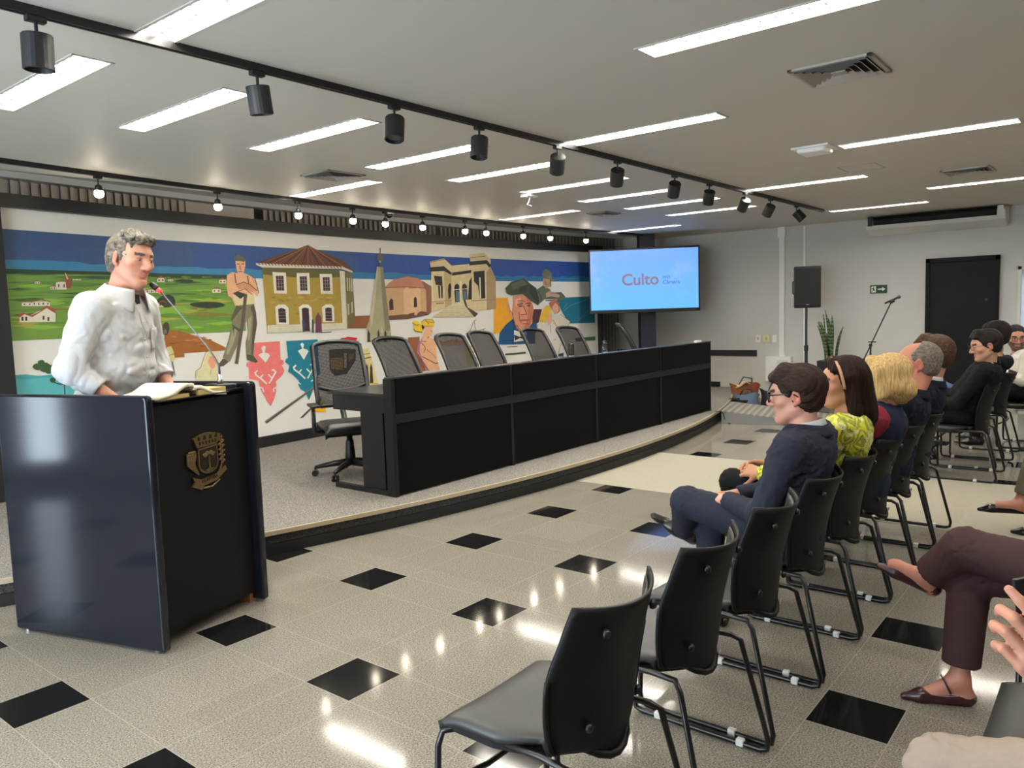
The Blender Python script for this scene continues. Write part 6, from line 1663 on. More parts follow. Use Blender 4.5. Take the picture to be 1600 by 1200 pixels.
def lapel_shirt(p, tie=None):
    """white collar band and jacket collar"""
    N, up, fw = p['N'], p['up'], p['fw']; hu = nrm(p['C']-N+up*.1)
    collar(p['body'], p['org'], N+up*.012, hu, fw, .064, .071, .030, M_shirtw, 'shirt_collar', gap=.35)
    if tie is not None:
        a = N+fw*.075+up*.01; G().tube([a-p['org'], a-p['org']-up*.05+fw*.018, a-p['org']-up*.16+fw*.06], [.017,.014,.024], 8).obj('tie', tie, p['body'], smooth=True)
# ---- young man with glasses, dark suit, legs crossed
xc = 2.21
kn = [(2.33,-1.88,.52),(2.12,-1.86,.635)]
p = seated('person', 'young man in dark suit and black glasses, legs crossed, in profile', xc, ((2.20,-2.335,1.150),103,-5,0), (226,170,148), dict(brow=(58,40,32), lip=(190,110,100), chin=.004), neck=(2.215,-2.385,.995), headk=1.0, torso=(1.05,1.02,.0),
  top=M_suit, trouser=M_suit, knees=kn, feet=[((2.30,-1.90,.08),(2.31,-1.70,0)),((2.36,-1.73,.43),(2.29,-1.57,.49))], elbows=[(2.50,-2.25,.68),(1.965,-2.27,.665)], wrists=[(2.30,-2.03,.655),(2.085,-2.075,.68)],
  handspec=[((-.6,.8,.05),(.2,.2,1),-1,dict(curl=(.5,.5,.3))),((.35,.92,-.12),(-.4,.1,.9),1,dict(curl=(.25,.35,.25)))], sd=3, wr=.005, rl=(.088,.07,.06))
p['shoeup'] = V3(-.3,-.5,.8); feet_shoes(p, M_shoe)
short_hair(p, hair_mat('dark_brown_hair', (18,11,8), (60,42,31), (110,30,110)), .024, grooves=(.0024,210), fringe=.02, nape=-.085, seed=2)
glasses(p['body'], p['org'], p['C'], p['R'], p['k'], mat('black_glasses', (16,15,16), .25), .0265, .021, .0036)
lapel_shirt(p, M_tie)
N, up, fw = p['N'], p['up'], p['fw']
collar(p['body'], p['org'], N-up*.004, up, fw, .074, .098, .040, M_suit, 'jacket_collar', gap=.9)
for j in range(3): G().lathe([(.007,0),(.007,.003),(.004,.004)], c=tuple(p['wL']+(p['eL']-p['wL'])*(.09+.07*j)+V3(-.036,-.004,-.012)-p['org']), n=10, rot=(0,-pi/2,0)).obj('cuff_button', M_shoe, p['body'])
# ---- woman in yellow patterned blouse, long dark hair
bl = bpy.data.materials.new('yellow_print_blouse'); k = NT(bl); ob = k.obj()
nz = k.new('ShaderNodeTexNoise'); nz.inputs['Scale'].default_value = 9; k.link(ob, nz.inputs[0]); mx_ = k.new('ShaderNodeVectorMath', operation='MULTIPLY_ADD'); k.link(nz.outputs['Color'], mx_.inputs[0]); mx_.inputs[1].default_value = (.1,.1,.1); k.link(ob, mx_.inputs[2])
vo = k.new('ShaderNodeTexVoronoi'); vo.inputs['Scale'].default_value = 11; k.link(mx_.outputs[0], vo.inputs['Vector'])
rg = k.math('FRACT', k.math('MULTIPLY', vo.outputs['Distance'], 3.6))
c0 = k.mix(k.math('GREATER_THAN', rg, .62), lin((206,206,40)), lin((150,158,34))); c0 = k.mix(k.math('LESS_THAN', rg, .12), c0, lin((96,108,30)))
sep = k.new('ShaderNodeSeparateColor'); k.link(vo.outputs['Color'], sep.inputs[0])
c0 = k.mix(k.math('GREATER_THAN', sep.outputs[0], .72), c0, lin((226,222,74)))
v2 = k.new('ShaderNodeTexVoronoi'); v2.inputs['Scale'].default_value = 26; k.link(mx_.outputs[0], v2.inputs['Vector']); s2 = k.new('ShaderNodeSeparateColor'); k.link(v2.outputs['Color'], s2.inputs[0])
st = k.math('GREATER_THAN', k.math('SINE', k.math('MULTIPLY', k.math('ADD', k.new('ShaderNodeSeparateXYZ').outputs[0], v2.outputs['Distance']), 60)), .1)
c0 = k.mix(k.math('MULTIPLY', k.math('GREATER_THAN', s2.outputs[1], .82), st), c0, lin((238,236,206))); c0 = k.mix(k.math('MULTIPLY', k.math('LESS_THAN', s2.outputs[2], .10), st), c0, lin((70,92,40)))
k.link(c0, k.b.inputs['Base Color']); k.b.inputs['Roughness'].default_value = .55; k.b.inputs['Sheen Weight'].default_value = .1
M_blacktr = cloth('black_trousers', (22,22,24))
xc = 2.76; kn, ft = knees_feet(xc, -1.86, .08, -1.84)
kn = [(2.86,-1.85,.53),(2.70,-1.84,.62)]; ft = [((2.84,-1.86,.085),(2.85,-1.66,0)),((2.93,-1.75,.30),(2.96,-1.58,.24))]
p = seated('person', 'woman in yellow green patterned blouse with long dark hair and tan hairband', xc, ((2.765,-2.365,1.150),126,-2,0), (206,150,116), dict(fem=True, brow=(52,36,30), lip=(186,92,88), lipw=.9, lash=(26,18,18), footup=(0,-.3,1)), neck=(2.77,-2.41,.99), headk=.98, torso=(.92,.92,0),
  top=bl, topname='blouse', trouser=M_blacktr, knees=kn, feet=ft, elbows=[(3.00,-2.22,.70),(2.53,-2.22,.70)], wrists=[(2.80,-1.99,.705),(2.60,-2.03,.70)],
  handspec=[((-.55,.82,.12),(.5,.25,.8),1,dict(curl=(.35,.6,.4), k=.95)),((.3,.95,.06),(-.75,.15,.6),-1,dict(curl=(.5,.7,.5), k=.95))], sd=5, wr=.004, rl=(.08,.064,.052), ra=(.062,.052,.044), sh_w=.165)
p['shoeup'] = V3(0,-.3,1); feet_shoes(p, M_shoe, .85, True)
h = Hair(p['C'], p['R'], p['k'], .17, .0055, .36)
h.ell((0,-.028,.045), (.086,.103,.092), .01); h.cone((0,-.07,.0), (.0,-.105,-.16), .075, .065, .03); h.cone((.0,-.1,-.15), (.01,-.14,-.36), .06, .026, .03, flat=(p['R'][:,1],.7)); 
for s in (-1, 1): h.cone((s*.062,-.01,.03), (s*.078,-.03,-.14), .034, .03, .025); h.cone((s*.075,-.035,-.13), (s*.08,-.02,-.25 if s > 0 else -.32), .028, .012, .02); h.cone((s*.02,.045,.105), (s*.074,.0,.03), .024, .022, .02)
h.cone((.02,.03,.108), (-.055,.055,.068), .022, .012, .02)
h.ell((0,.088,-.035), (.062,.062,.085), .012, 'sub'); h.ell((0,.125,.035), (.05,.055,.05), .01, 'sub')
h.strands(.0022, 260, 'down', 3); surf_obj(h.S, 'hair', hair_mat('long_brown_hair', (11,7,6), (52,33,24), (130,130,6)), p['body'], p['org'])
P_ = lambda x,y,z: tuple(p['C']+p['R'] @ (V3(x,y,z)*p['k'])-p['org'])
G().grid(lambda u, v: P_(.104*cos(pi*u)*(.90+.10*abs(cos(pi*u))), .030+.018*sin(pi*u)-.014*v, -.02+.151*sin(pi*u)-.003*v), 24, 2, .006).obj('hairband', mat('tan_hairband', (184,142,112), .5), p['body'], smooth=True)
# ---- blonde woman, dark waistcoat over red sleeves
M_vest = cloth('navy_waistcoat', (30,36,60)); M_red = cloth('dark_red_sleeves', (132,44,56))
xc = 3.30; kn, ft = knees_feet(xc, -1.87, .09)
p = seated('person', 'blonde woman with bobbed hair, navy waistcoat over dark red sleeves', xc, ((3.31,-2.43,1.125),96,-4,0), (222,160,128), dict(fem=True, brow=(120,90,60), lip=(190,100,92)), neck=(3.31,-2.43,.965), headk=1.0, torso=(1.0,1.0,.01),
  top=M_red, topname='red_top', trouser=M_blacktr, knees=kn, feet=ft, elbows=[(3.53,-2.24,.68),(3.06,-2.26,.68)], wrists=[(3.42,-2.02,.66),(3.18,-2.02,.66)], handspec=[((-.5,.85,-.1),(.2,.2,1),1,dict()),((.5,.85,-.1),(-.2,.2,1),-1,dict())], sd=7, fineh=.006, facestep=.0055, sh_w=.17)
feet_shoes(p, M_shoe, .9)
S = Vol(*bounds([p['Hp']-V3(.25,.2,.12), p['Hp']+V3(.25,.2,0), p['N'], p['sR'], p['sL']], .1), .01)
torso_vol(S, p['Hp'], p['N'], p['T'][:,0], 1.03, 1.05, .012, grow=.022); S.cone(p['N']-p['up']*.05, p['sR']-p['T'][:,0]*.03, .068, .06, .05); S.cone(p['N']-p['up']*.05, p['sL']+p['T'][:,0]*.03, .068, .06, .05)
for s_, e_ in ((p['sR'],p['eR']),(p['sL'],p['eL'])): S.cone(s_+(e_-s_)*.12+p['fw']*.03, e_+p['fw']*.04, .075, .06, .008, op='sub')
S.cone(p['N']-p['up']*.08+p['fw']*.03, p['N']+p['up']*.1+p['fw']*.03, .06, .07, .01, op='sub'); S.wave(wrinkle(.004, 40, None, 1, 4)); surf_obj(S, 'waistcoat', M_vest, p['body'], p['org'])
collar(p['body'], p['org'], p['N']+p['up']*.0, p['up'], p['fw'], .07, .09, .03, M_vest, 'waistcoat_collar', gap=1.0)
h = Hair(p['C'], p['R'], p['k'], .17, .005, .04)
h.ell((0,-.03,.045), (.092,.108,.092), .01); h.ell((0,-.05,-.04), (.098,.088,.085), .03); h.cone((0,-.09,-.07), (0,-.07,-.115), .06, .035, .03)
for s in (-1, 1): h.cone((s*.07,.02,.05), (s*.085,.01,-.08), .035, .03, .02); h.cone((s*.03,.06,.10), (s*.075,.045,.02), .028, .022, .02)
h.ell((0,.095,-.04), (.06,.06,.085), .012, 'sub'); h.ell((0,.125,.03), (.055,.05,.045), .01, 'sub'); h.half((0,0,-.135), (0,.1,-1), .02)
h.strands(.0011, 300, 'down', 8); surf_obj(h.S, 'hair', hair_mat('blonde_hair', (150,116,66), (232,200,142), (120,120,9)), p['body'], p['org'])
# ---- balding man with grey hair, navy suit
xc = 3.84; kn, ft = knees_feet(xc, -1.86, .13)
p = seated('person', 'balding man with short grey hair in navy suit, seen from behind', xc, ((3.93,-2.46,1.165),100,-2,0), (224,154,130), dict(brow=(120,110,100), cheek=.006), neck=(3.87,-2.44,.985), headk=1.10, torso=(1.16,1.1,.03),
  top=M_suit2, trouser=M_suit2, knees=kn, feet=ft, elbows=[(4.13,-2.26,.70),(3.56,-2.28,.70)], wrists=[(3.98,-2.03,.66),(3.70,-2.03,.66)], handspec=[((-.5,.85,-.1),(.2,.2,1),1,dict()),((.5,.85,-.1),(-.2,.2,1),-1,dict())], sd=11, fineh=.006, facestep=.0055, sh_w=.205, ra=(.075,.06,.045))
feet_shoes(p, M_shoe)
short_hair(p, hair_mat('grey_hair', (66,58,52), (150,140,130), (110,40,110)), .006, grooves=(.0012,260), nape=-.07, seed=5, recede=.03, bald=True); collar(p['body'], p['org'], p['N']-p['up']*.002, p['up'], p['fw'], .078, .105, .045, M_suit2, 'jacket_collar', gap=.9)
# ---- brown haired man in navy suit
xc = 4.38; kn, ft = knees_feet(xc, -1.86, .12)
p = seated('person', 'brown haired man in navy suit with white collar, last in front row', xc, ((4.42,-2.45,1.18),78,-3,0), (220,160,136), dict(brow=(70,50,40)), neck=(4.38,-2.44,1.0), headk=1.04, torso=(1.08,1.03,.01),
  top=M_suit2, trouser=M_suit2, knees=kn, feet=ft, elbows=[(4.65,-2.26,.70),(4.11,-2.28,.70)], wrists=[(4.50,-2.03,.66),(4.24,-2.03,.66)], handspec=[((-.5,.85,-.1),(.2,.2,1),1,dict()),((.5,.85,-.1),(-.2,.2,1),-1,dict())], sd=13, fineh=.006, facestep=.0055, sh_w=.195)
feet_shoes(p, M_shoe)
short_hair(p, hair_mat('brown_hair', (40,28,22), (104,76,58), (120,40,120)), .018, grooves=(.002,230), fringe=.012, nape=-.085, seed=9); lapel_shirt(p); collar(p['body'], p['org'], p['N']-p['up']*.004, p['up'], p['fw'], .076, .10, .040, M_suit2, 'jacket_collar', gap=.9)
# ---- second block: man in black sweater
M_sweat = cloth('black_sweater', (17,17,18)); M_hood = cloth('navy_hooded_top', (20,22,34)); M_jeans = cloth('blue_jeans', (74,96,130), var=.25, vscale=14); M_cream = cloth('cream_shirt', (214,208,198))
xc = 6.5; kn, ft = knees_feet(xc, -1.92, .14)
p = seated('person', 'man in black sweater with thin glasses and short black hair beyond the carpet', xc, ((6.43,-2.47,1.135),116,-12,0), (226,176,148), dict(brow=(36,28,26), lip=(190,110,104), cheek=.004), neck=(6.48,-2.50,.975), headk=1.06, torso=(1.12,1.05,.03), hip=(0,-2.34,.565),
  top=M_sweat, topname='sweater', trouser=M_blacktr, knees=kn, feet=ft, elbows=[(6.78,-2.28,.66),(6.20,-2.30,.66)], wrists=[(6.60,-2.05,.66),(6.36,-2.06,.66)], handspec=[((-.6,.75,-.2),(.2,.2,1),1,dict()),((.6,.75,-.3),(-.2,.2,1),-1,dict())], sd=17, fineh=.006, facestep=.0055, sh_w=.2)
feet_shoes(p, M_shoe); HB = hair_mat('black_hair', (14,12,12), (44,38,36), (120,40,120))
short_hair(p, HB, .02, grooves=(.002,220), fringe=.014, nape=-.07, seed=4); glasses(p['body'], p['org'], p['C'], p['R'], p['k'], mat('thin_glasses', (40,34,32), .3), .024, .016, .0016); collar(p['body'], p['org'], p['N']+p['up']*.002, p['up'], p['fw'], .066, .07, .03, M_sweat, 'sweater_collar', gap=.05)
# ---- person in navy hooded top with crossed jeans
xc = 7.05; kn = [(7.2,-1.90,.56),(7.06,-1.95,.75)]; ft = [((7.15,-1.92,.085),(7.17,-1.72,0)),((7.42,-1.82,.62),(7.5,-1.64,.56))]
p = seated('person', 'person in navy hooded top and blue jeans, behind the man in black sweater', xc, ((7.01,-2.455,1.19),97,-4,0), (222,172,146), dict(brow=(36,28,26)), neck=(7.04,-2.475,1.005), headk=1.04, torso=(1.1,1.05,.02), hip=(0,-2.29,.565),
  top=M_hood, topname='hooded_top', trouser=M_jeans, knees=kn, feet=ft, elbows=[(7.33,-2.3,.68),(6.77,-2.3,.68)], wrists=[(7.2,-2.05,.68),(6.92,-2.05,.68)], handspec=[((-.6,.75,-.1),(.2,.2,1),1,dict()),((.6,.75,-.1),(-.2,.2,1),-1,dict())], sd=19, fineh=.007, facestep=.006, sh_w=.195)
feet_shoes(p, M_shoe); short_hair(p, HB, .022, grooves=(.004,120), nape=-.08, seed=6)
S = Vol(p['N']-.2, p['N']+.2, .009); a = p['N']-p['fw']*.085-p['up']*.03; S.ell(a, (.115,.06,.075), .02, p['T']); S.cone(a+p['T'][:,0]*.10, p['N']+p['T'][:,0]*.085+p['fw']*.05, .035, .022, .02); S.cone(a-p['T'][:,0]*.10, p['N']-p['T'][:,0]*.085+p['fw']*.05, .035, .022, .02); S.wave(wrinkle(.006, 50, None, 1, 3)); surf_obj(S, 'hood', M_hood, p['body'], p['org'])
# ---- bearded man turned to the camera
xc = 8.30; kn = [(8.5,-2.1,.52),(8.15,-2.15,.52)]; ft = [((8.5,-2.12,.085),(8.52,-1.93,0)),((8.15,-2.17,.085),(8.13,-1.98,0))]
p = seated('person', 'bearded man with glasses in cream shirt turned towards the camera, farthest right', xc, ((8.36,-2.485,1.115),200,-10,0), (226,168,140), dict(brow=(40,30,26), beard=(58,42,36), beardw=.85), neck=(8.37,-2.53,.95), headk=1.02, torso=(1.05,1.0,.01), hip=(0,-2.58,.565), body_yaw=120.,
  top=M_cream, topname='shirt', trouser=M_blacktr, knees=kn, feet=ft, elbows=[(8.58,-2.42,.68),(8.06,-2.58,.69)], wrists=[(8.42,-2.28,.66),(8.10,-2.34,.80)], handspec=[((-.6,.75,-.1),(.2,.2,1),1,dict()),((.2,.5,.8),(-.7,.2,.5),-1,dict())], sd=23, fineh=.007, facestep=.005, sh_w=.19)
feet_shoes(p, M_shoe); short_hair(p, HB, .016, grooves=(.0016,200), nape=-.07, seed=8); glasses(p['body'], p['org'], p['C'], p['R'], p['k'], mat('dark_glasses', (30,24,24), .3), .024, .018, .002)
# ---- second row: woman in dark brown trousers, legs crossed
M_brown = cloth('dark_brown_trousers', (66,46,46), .75, .12); M_brshoe = mat('dark_red_leather_shoe', (58,26,30), .28); M_blouse = cloth('plain_dark_blouse', (60,56,60))
xc = 2.04
kn = [(2.15,-3.01,.50),(2.085,-3.0,.615)]
p = seated('person', 'woman in dark brown trousers and strapped burgundy shoes, legs crossed, cut by right edge', xc, ((2.04,-3.60,1.2),92,0,0), (214,150,128), dict(fem=True, footup=(-.1,-.25,1), brow=(60,44,36)), neck=(2.04,-3.60,1.03), headk=.97, torso=(.95,.95,0), hip=(0,-3.52,.575),
  top=M_blouse, topname='blouse', trouser=M_brown, knees=kn, feet=[((2.10,-2.99,.10),(2.025,-2.80,0)),((2.155,-2.86,.455),(2.115,-2.68,.485))], hem=.12, elbows=[(2.28,-3.55,.74),(1.80,-3.55,.74)], wrists=[(2.12,-3.40,.70),(1.96,-3.40,.70)], handspec=[((-.5,.85,-.1),(.2,.2,1),1,dict()),((.5,.85,-.1),(-.2,.2,1),-1,dict())], sd=29, fineh=.006, facestep=.006, sh_w=.165, rl=(.092,.074,.066), wr=.0035, tstep=.007)
p['shoeup'] = V3(-.1,-.25,1); feet_shoes(p, M_brshoe, .92, True)
for a, t, u in ((p['aR'],p['tR'],V3(0,0,1)), (p['aL'],p['tL'],V3(-.1,-.25,1))):
    d = nrm(t-a); rt = nrm(np.cross(d,u)); c = a-V3(0,0,.012) if t[2] < .03 else a+d*.02
    if t[2] < .03: c = V3(a[0],a[1],.075)+nrm(V3(t[0]-a[0],t[1]-a[1],0))*.045
    G().tube([c+(rt*cos(q)*.031+np.cross(rt,d)*sin(q)*.036)-p['org'] for q in np.linspace(0,2*pi,16,endpoint=False)], .0035, 6, closed=True).obj('shoe_strap', M_brshoe, p['body'], smooth=True)
h = Hair(p['C'], p['R'], p['k'], .17, .007, .1); h.ell((0,-.03,.045), (.09,.106,.09), .01); h.cone((0,-.07,.0), (0,-.1,-.16), .08, .06, .03); h.ell((0,.09,-.03), (.062,.062,.1), .012, 'sub'); h.strands(.002, 200, 'down', 2); surf_obj(h.S, 'hair', MATS['dark_brown_hair'], p['body'], p['org'])
# ---- second row: person in pale trousers holding a phone
M_pale = cloth('pale_beige_trousers', (150,135,122), .8, .1); M_greyshirt = cloth('grey_shirt', (120,120,124))
xc = .58
kn = [(.72,-3.17,.49),(.50,-3.20,.47)]
p = seated('person', 'person in pale beige trousers holding up a phone, cut by right edge', xc, ((.56,-3.66,1.22),92,0,0), (224,164,138), dict(brow=(60,44,36)), neck=(.57,-3.64,1.05), headk=1.0, torso=(1.05,1.0,0), hip=(0,-3.54,.58),
  top=M_greyshirt, topname='shirt', trouser=M_pale, knees=kn, feet=[((.74,-3.12,.085),(.76,-2.92,0)),((.48,-3.12,.085),(.46,-2.92,0))], elbows=[(.86,-3.66,.80),(.40,-3.62,.82)], wrists=[(.74,-3.50,.68),(.214,-3.413,.952)],
  handspec=[((-.5,.85,-.1),(.2,.2,1),1,dict()),((-.36,.45,.78),(-.775,-.626,.05),1,dict(k=.98, curls=[(.05,.25,.2),(.25,1.2,.8),(.35,1.3,.8),(.45,1.35,.8)], thumb=(.5,.6,-.6), spread=.035))], sd=31, fineh=.0036, facestep=.006, rl=(.095,.075,.062), wr=.008, tstep=.007)
feet_shoes(p, M_shoe); short_hair(p, MATS['dark_brown_hair'], .018, grooves=(.002,200), seed=12)
w = p['wL']; dv = nrm(V3(-.1,.12,.98)); nv = nrm(V3(-.775,-.626,.05)-dv*np.dot(V3(-.775,-.626,.05),dv)); c = w+V3(-.36,.45,.78)*.10-nv*.040+V3(.626,-.78,0)*.046+V3(0,0,.02)
ph = thing('smartphone', 'dark phone held up in the hand at the right edge', 'phone', tuple(c)); X_ = np.cross(dv, nv); ph.rotation_euler = Matrix(np.stack([X_, dv, nv], 1).tolist()).to_euler()
G().bx(-.036,.036,-.072,.072,-.004,.004).obj('phone_body', mat('phone_body', (30,30,34), .3), ph, bevel=.003); G().bx(-.033,.033,-.069,.069,-.0046,-.004).obj('phone_screen', mat('phone_screen', (12,12,14), .1), ph); G().cyl((.02,.055,.004),(.02,.055,.007),.009).obj('camera_lens', mat('lens_ring', (70,70,74), .2, .7), ph)
# ---- second row: person in olive trousers, crossed foot in view
M_olive = cloth('olive_trousers', (110,102,84))
xc = 4.6; kn = [(4.72,-3.03,.50),(4.58,-3.02,.60)]
p = seated('person', 'person in olive trousers with black pump, only foot and shin in view', xc, ((4.6,-3.62,1.2),92,0,0), (214,150,128), dict(fem=True, footup=(0,.0,1)), neck=(4.6,-3.60,1.03), torso=(.95,.95,0), hip=(0,-3.52,.575),
  top=M_blouse, topname='blouse', trouser=M_olive, knees=kn, feet=[((4.72,-3.04,.09),(4.74,-2.86,0)),((4.52,-2.93,.245),(4.44,-2.71,.20))], hem=.15, elbows=[(4.84,-3.42,.72),(4.36,-3.42,.72)], wrists=[(4.68,-3.22,.70),(4.52,-3.22,.70)], handspec=[((-.5,.85,-.1),(.2,.2,1),1,dict()),((.5,.85,-.1),(-.2,.2,1),-1,dict())], sd=37, fineh=.008, facestep=.008, sh_w=.165)
p['shoeup'] = V3(0,.0,1); feet_shoes(p, M_shoe, .9, True); short_hair(p, MATS['dark_brown_hair'], .02, grooves=(.002,200), seed=13)
# ---- the speaker behind the lectern
SY = -60.; B = frame(SY); base = V3(.745,.745,.165)
W_ = lambda r, f, u: base+B[:,0]*r+B[:,1]*f+V3(0,0,u)
Hp = W_(0,-.02,.98); N = W_(.0,.06,1.535); C = W_(-.01,.135,1.715); Rh = frame(-74., -9, 5); hk = 1.13
up = nrm(N-Hp); sr = B[:,0]; org = V3(base[0], base[1], .165)
fw = nrm(B[:,1]-up*np.dot(B[:,1],up)); T = np.stack([sr, fw, up], 1)
sR, sL = N+T @ V3(.205,-.01,-.075), N+T @ V3(-.205,-.01,-.075)
eR, eL = W_(.315,-.02,1.165), W_(-.30,.03,1.17); wR, wL = W_(.20,.14,.985), W_(-.24,.16,1.0)
aR, aL = W_(.11,-.02,.08), W_(-.11,0,.08); kR, kL = W_(.105,.02,.5), W_(-.105,.02,.5); hR, hL = W_(.095,-.02,.93), W_(-.095,-.02,.93)
S = Vol(*bounds([C+V3(.15,.15,.16), C-V3(.15,.15,.1), sR, sL, eR, eL, wR, wL, aR, aL, Hp-V3(.2,.2,0), Hp+V3(.2,.2,0)], .12), .016, [(C, .145, .0042), (wR+B[:,1]*.06, .09, .005), (wL+B[:,1]*.06, .09, .005)])
torso_vol(S, Hp, N, sr, 1.0, .95, .03)
for s_, e_, w_ in ((sR,eR,wR),(sL,eL,wL)): S.cone(N-up*.05, s_, .06, .055, .04); S.cone(s_, e_, .055, .044, .03); S.cone(e_, w_, .044, .031, .02)
for h_, k_, a_ in ((hR,kR,aR),(hL,kL,aL)): S.cone(h_, k_, .085, .06, .03); S.cone(k_, a_, .055, .04, .02)
S.cone(N-up*.06, C+Rh @ (V3(0,-.024,-.055)*hk), .073, .064, .035); head_vol(S, C, Rh, hk, chin=.006, cheek=.007); S.cone(C+Rh @ (V3(0,.045,-.108)*hk), C+Rh @ (V3(0,.0,-.115)*hk), .028, .035, .03)
hand_vol(S, wR, B[:,1]*.8-V3(0,0,.25)-B[:,0]*.4, V3(0,0,1)+B[:,0]*.2, -1); hand_vol(S, wL, B[:,1]*.8-V3(0,0,.25)+B[:,0]*.3, V3(0,0,1)-B[:,0]*.2, 1)
so = dict(brow=(92,80,70), lip=(186,104,96), lipw=.8, lash=(50,36,32))
sp_ = surf_obj(S, 'person', SKIN, None, org, skin_paint((228,168,142), [(C,Rh,hk,so)])); sp_.location = org; tag(sp_, 'grey haired man in white shirt standing at lectern, speaking into the microphone', 'person')
eyes(sp_, org, C, Rh, hk, (-.1,-.25))
S = Vol(*bounds([sR,sL,eR,eL,wR,wL,Hp-V3(.22,.22,.12),Hp+V3(.22,.22,0),N], .13), .0068)
torso_vol(S, Hp, N, sr, 1.2, 1.08, .025, grow=.02); S.ell(Hp-up*.10, (.212,.165,.12), .05, T)
S.cone(N-up*.06, sR-up*.015, .075, .075, .06); S.cone(N-up*.06, sL-up*.015, .075, .075, .06)
for s_, e_, w_ in ((sR,eR,wR),(sL,eL,wL)):
    S.cone(s_, e_, .084, .068, .04); S.cone(e_, e_+(w_-e_)*.62, .066, .056, .03, cut=-.01); S.cone(e_+(w_-e_)*.40, e_+(w_-e_)*.62, .060, .060, .004, cut=-.008)
S.half(Hp-up*.14, -up, .01)
S.cone(N-up*.06+fw*.05, N+up*.08+fw*.03, .058, .07, .012, op='sub')
for q, (c_, rad, dr, a) in enumerate(((eR,.10,eR-sR,.013),(eL,.10,eL-sL,.013),(sR-up*.14,.10,up+fw,.010),(Hp+up*.12+fw*.1,.16,sr+up*.3,.012),(Hp+up*.26+fw*.1,.14,sr-up*.4,.009),(N-up*.16+fw*.08,.15,up+sr*.6,.006),(N-up*.16-fw*.08,.2,up+sr*.6,.007))): S.wave(wrinkle(a*.58, 96, c_, rad*1.2, 40+q, dr))
S.wave(wrinkle(.0016, 110, None, 1, 77, up+sr*.5)); so_ = surf_obj(S, 'shirt', M_shirtw, sp_, org)
# front placket with buttons and a chest pocket, laid on the shirt surface
from mathutils.bvhtree import BVHTree
tree = BVHTree.FromPolygons([v.co for v in so_.data.vertices], [p_.vertices for p_ in so_.data.polygons])
def on_shirt(x, d, lift):
    a_ = Vector(N+sr*x-up*d+fw*.6-org); hit = tree.ray_cast(a_, Vector(-fw))
    return Vector(N+sr*x-up*d+fw*.15-org)+Vector(fw)*lift if hit[0] is None else hit[0]+Vector(fw)*lift
G().grid(lambda u, v: on_shirt((u-.5)*.032, .085+.44*v, .004), 3, 44, .004).obj('placket', M_shirtw, sp_, smooth=True)
for q in range(5):
    c_ = on_shirt(0, .13+.09*q, .0055); G().ball(c_, (.0055,.0055,.0055), 8, 6).obj('button', mat('pearl_button', (206,204,198), .3), sp_, smooth=True)
G().grid(lambda u, v: on_shirt(-.055-.105*u, .165+.115*v-(.012 if v == 1 and .3 < u < .7 else 0), .004), 10, 10, .004).obj('chest_pocket', M_shirtw, sp_, smooth=True)
G().grid(lambda u, v: on_shirt(-.085-.014*u, .182+.006*v, .0062), 2, 1, .001).obj('pocket_label', mat('dark_thread', (40,40,44), .7), sp_)

# turned-down shirt collar: two pointed leaves round the neck
hu = nrm(C-N)
def leaf_(s):
    def f(u, v):
        a = radians(24)+(pi-radians(24))*u; r = .092+.062*v*(1-.3*u); drop = .034*(1-v)-.036*v-(.05*v*(1-u)**2)
        return tuple(N+fw*(r*cos(a)*1.04+.012)+sr*(s*r*sin(a))+hu*(drop+.018*(1-cos(a))*.5)-org)
    return f
for s in (-1, 1): G().grid(leaf_(s), 20, 6, .004).obj('shirt_collar', M_shirtw, sp_, smooth=True)
S = Vol(N-.14, N+.14, .007); S.cone(N-up*.07+fw*.03, N+hu*.006+fw*.026, .075, .069, .01, cut=.0); surf_obj(S, 'undershirt', M_blackmat, sp_, org)
tr_ = Vol(*bounds([Hp+V3(.2,.2,.05), Hp-V3(.2,.2,0), aR, aL], .12), .012); tr_.ell(Hp-up*.06, (.19,.15,.12), .03, T)
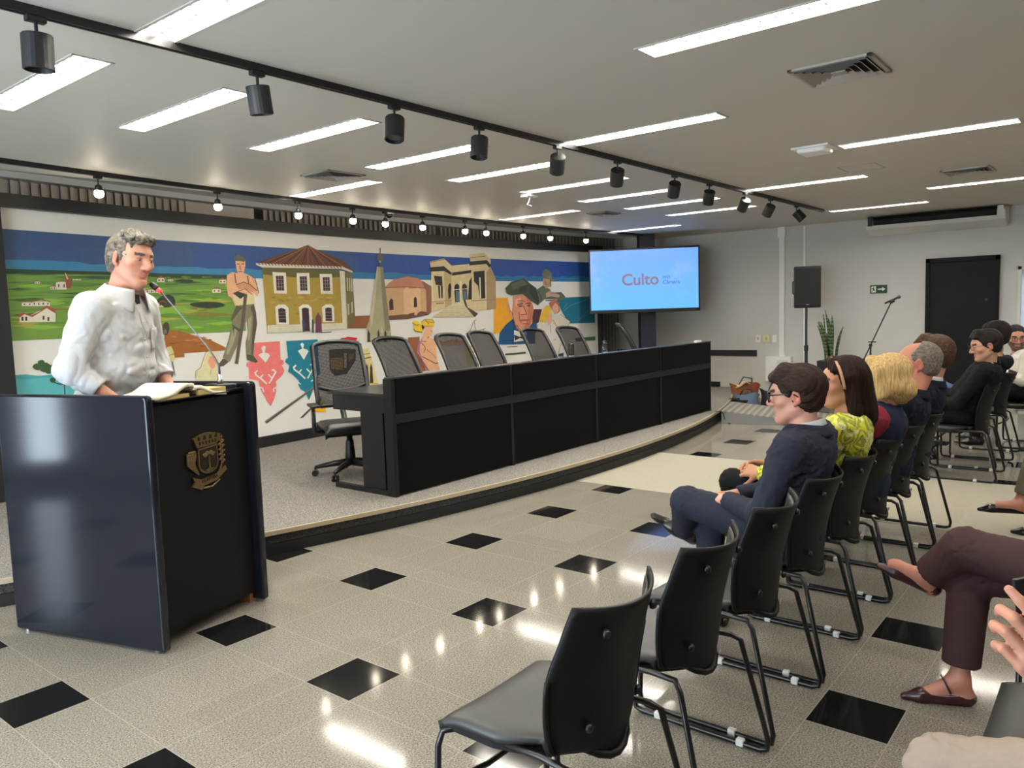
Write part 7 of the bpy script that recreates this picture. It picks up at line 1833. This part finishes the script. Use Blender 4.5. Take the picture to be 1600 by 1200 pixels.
for h_, k_, a_ in ((hR,kR,aR),(hL,kL,aL)): tr_.cone(h_, k_, .11, .08, .04); tr_.cone(k_, a_-V3(0,0,.02), .08, .07, .03, cut=0)
surf_obj(tr_, 'trousers', M_blacktr, sp_, org)
for a_ in (aR, aL): shoe(sp_, org, V3(a_[0],a_[1],.165)-B[:,1]*.06, V3(a_[0],a_[1],.165)+B[:,1]*.2, V3(0,0,1), M_shoe)
P_ = lambda t, x, f: Hp+up*t+sr*x+fw*f
h = Hair(C, Rh, hk, .19, .0048)
v_ = .017
h.ell((0,-.022,.031), (.083,.105,.088), .01); h.ell((0,-.05,-.02), (.076,.072,.072), .02)
for q in range(9):
    a = -1+q/4; h.cone((a*.045,.0,.108), (a*.058,.075-.02*a*a,.086+.010*(q%2)), .022, .013, .012)
h.ell((0,.074,-.002), (.078,.048,.076), .010, 'sub'); h.ell((0,.125,.045), (.075,.055,.042), .010, 'sub')
for s in (-1, 1): h.ell((s*.087,-.006,-.022), (.022,.026,.044), .008, 'sub'); h.ell((s*.065,.05,-.06), (.045,.05,.07), .01, 'sub')
h.half((0,-.06,-.075), (0,.25,-1), .012); h.strands(.0036, 170, 'back', 5); h.strands(.0022, 120, 'side', 6)
surf_obj(h.S, 'hair', hair_mat('salt_and_pepper_hair', (44,40,35), (136,128,115), (75,26,75)), sp_, org)
# ------------------------------------------------------------------ light and view
wld = bpy.data.worlds.new('daylight'); SC.world = wld; wld.use_nodes = True
wld.node_tree.nodes['Background'].inputs[0].default_value = (.72,.86,1.,1); wld.node_tree.nodes['Background'].inputs[1].default_value = 6.
MATS['fluorescent_tube'].node_tree.nodes['Principled BSDF'].inputs['Emission Strength'].default_value = 46.
SC.view_settings.view_transform = 'Standard'; SC.view_settings.look = 'None'; SC.view_settings.gamma = 1; SC.view_settings.exposure = 1.27; SC.view_settings.use_curve_mapping = False
SC.cycles.use_denoising = True; SC.cycles.max_bounces = 7; SC.cycles.diffuse_bounces = 4; SC.cycles.transparent_max_bounces = 12; SC.cycles.caustics_reflective = False; SC.cycles.caustics_refractive = False; SC.cycles.sample_clamp_indirect = 6
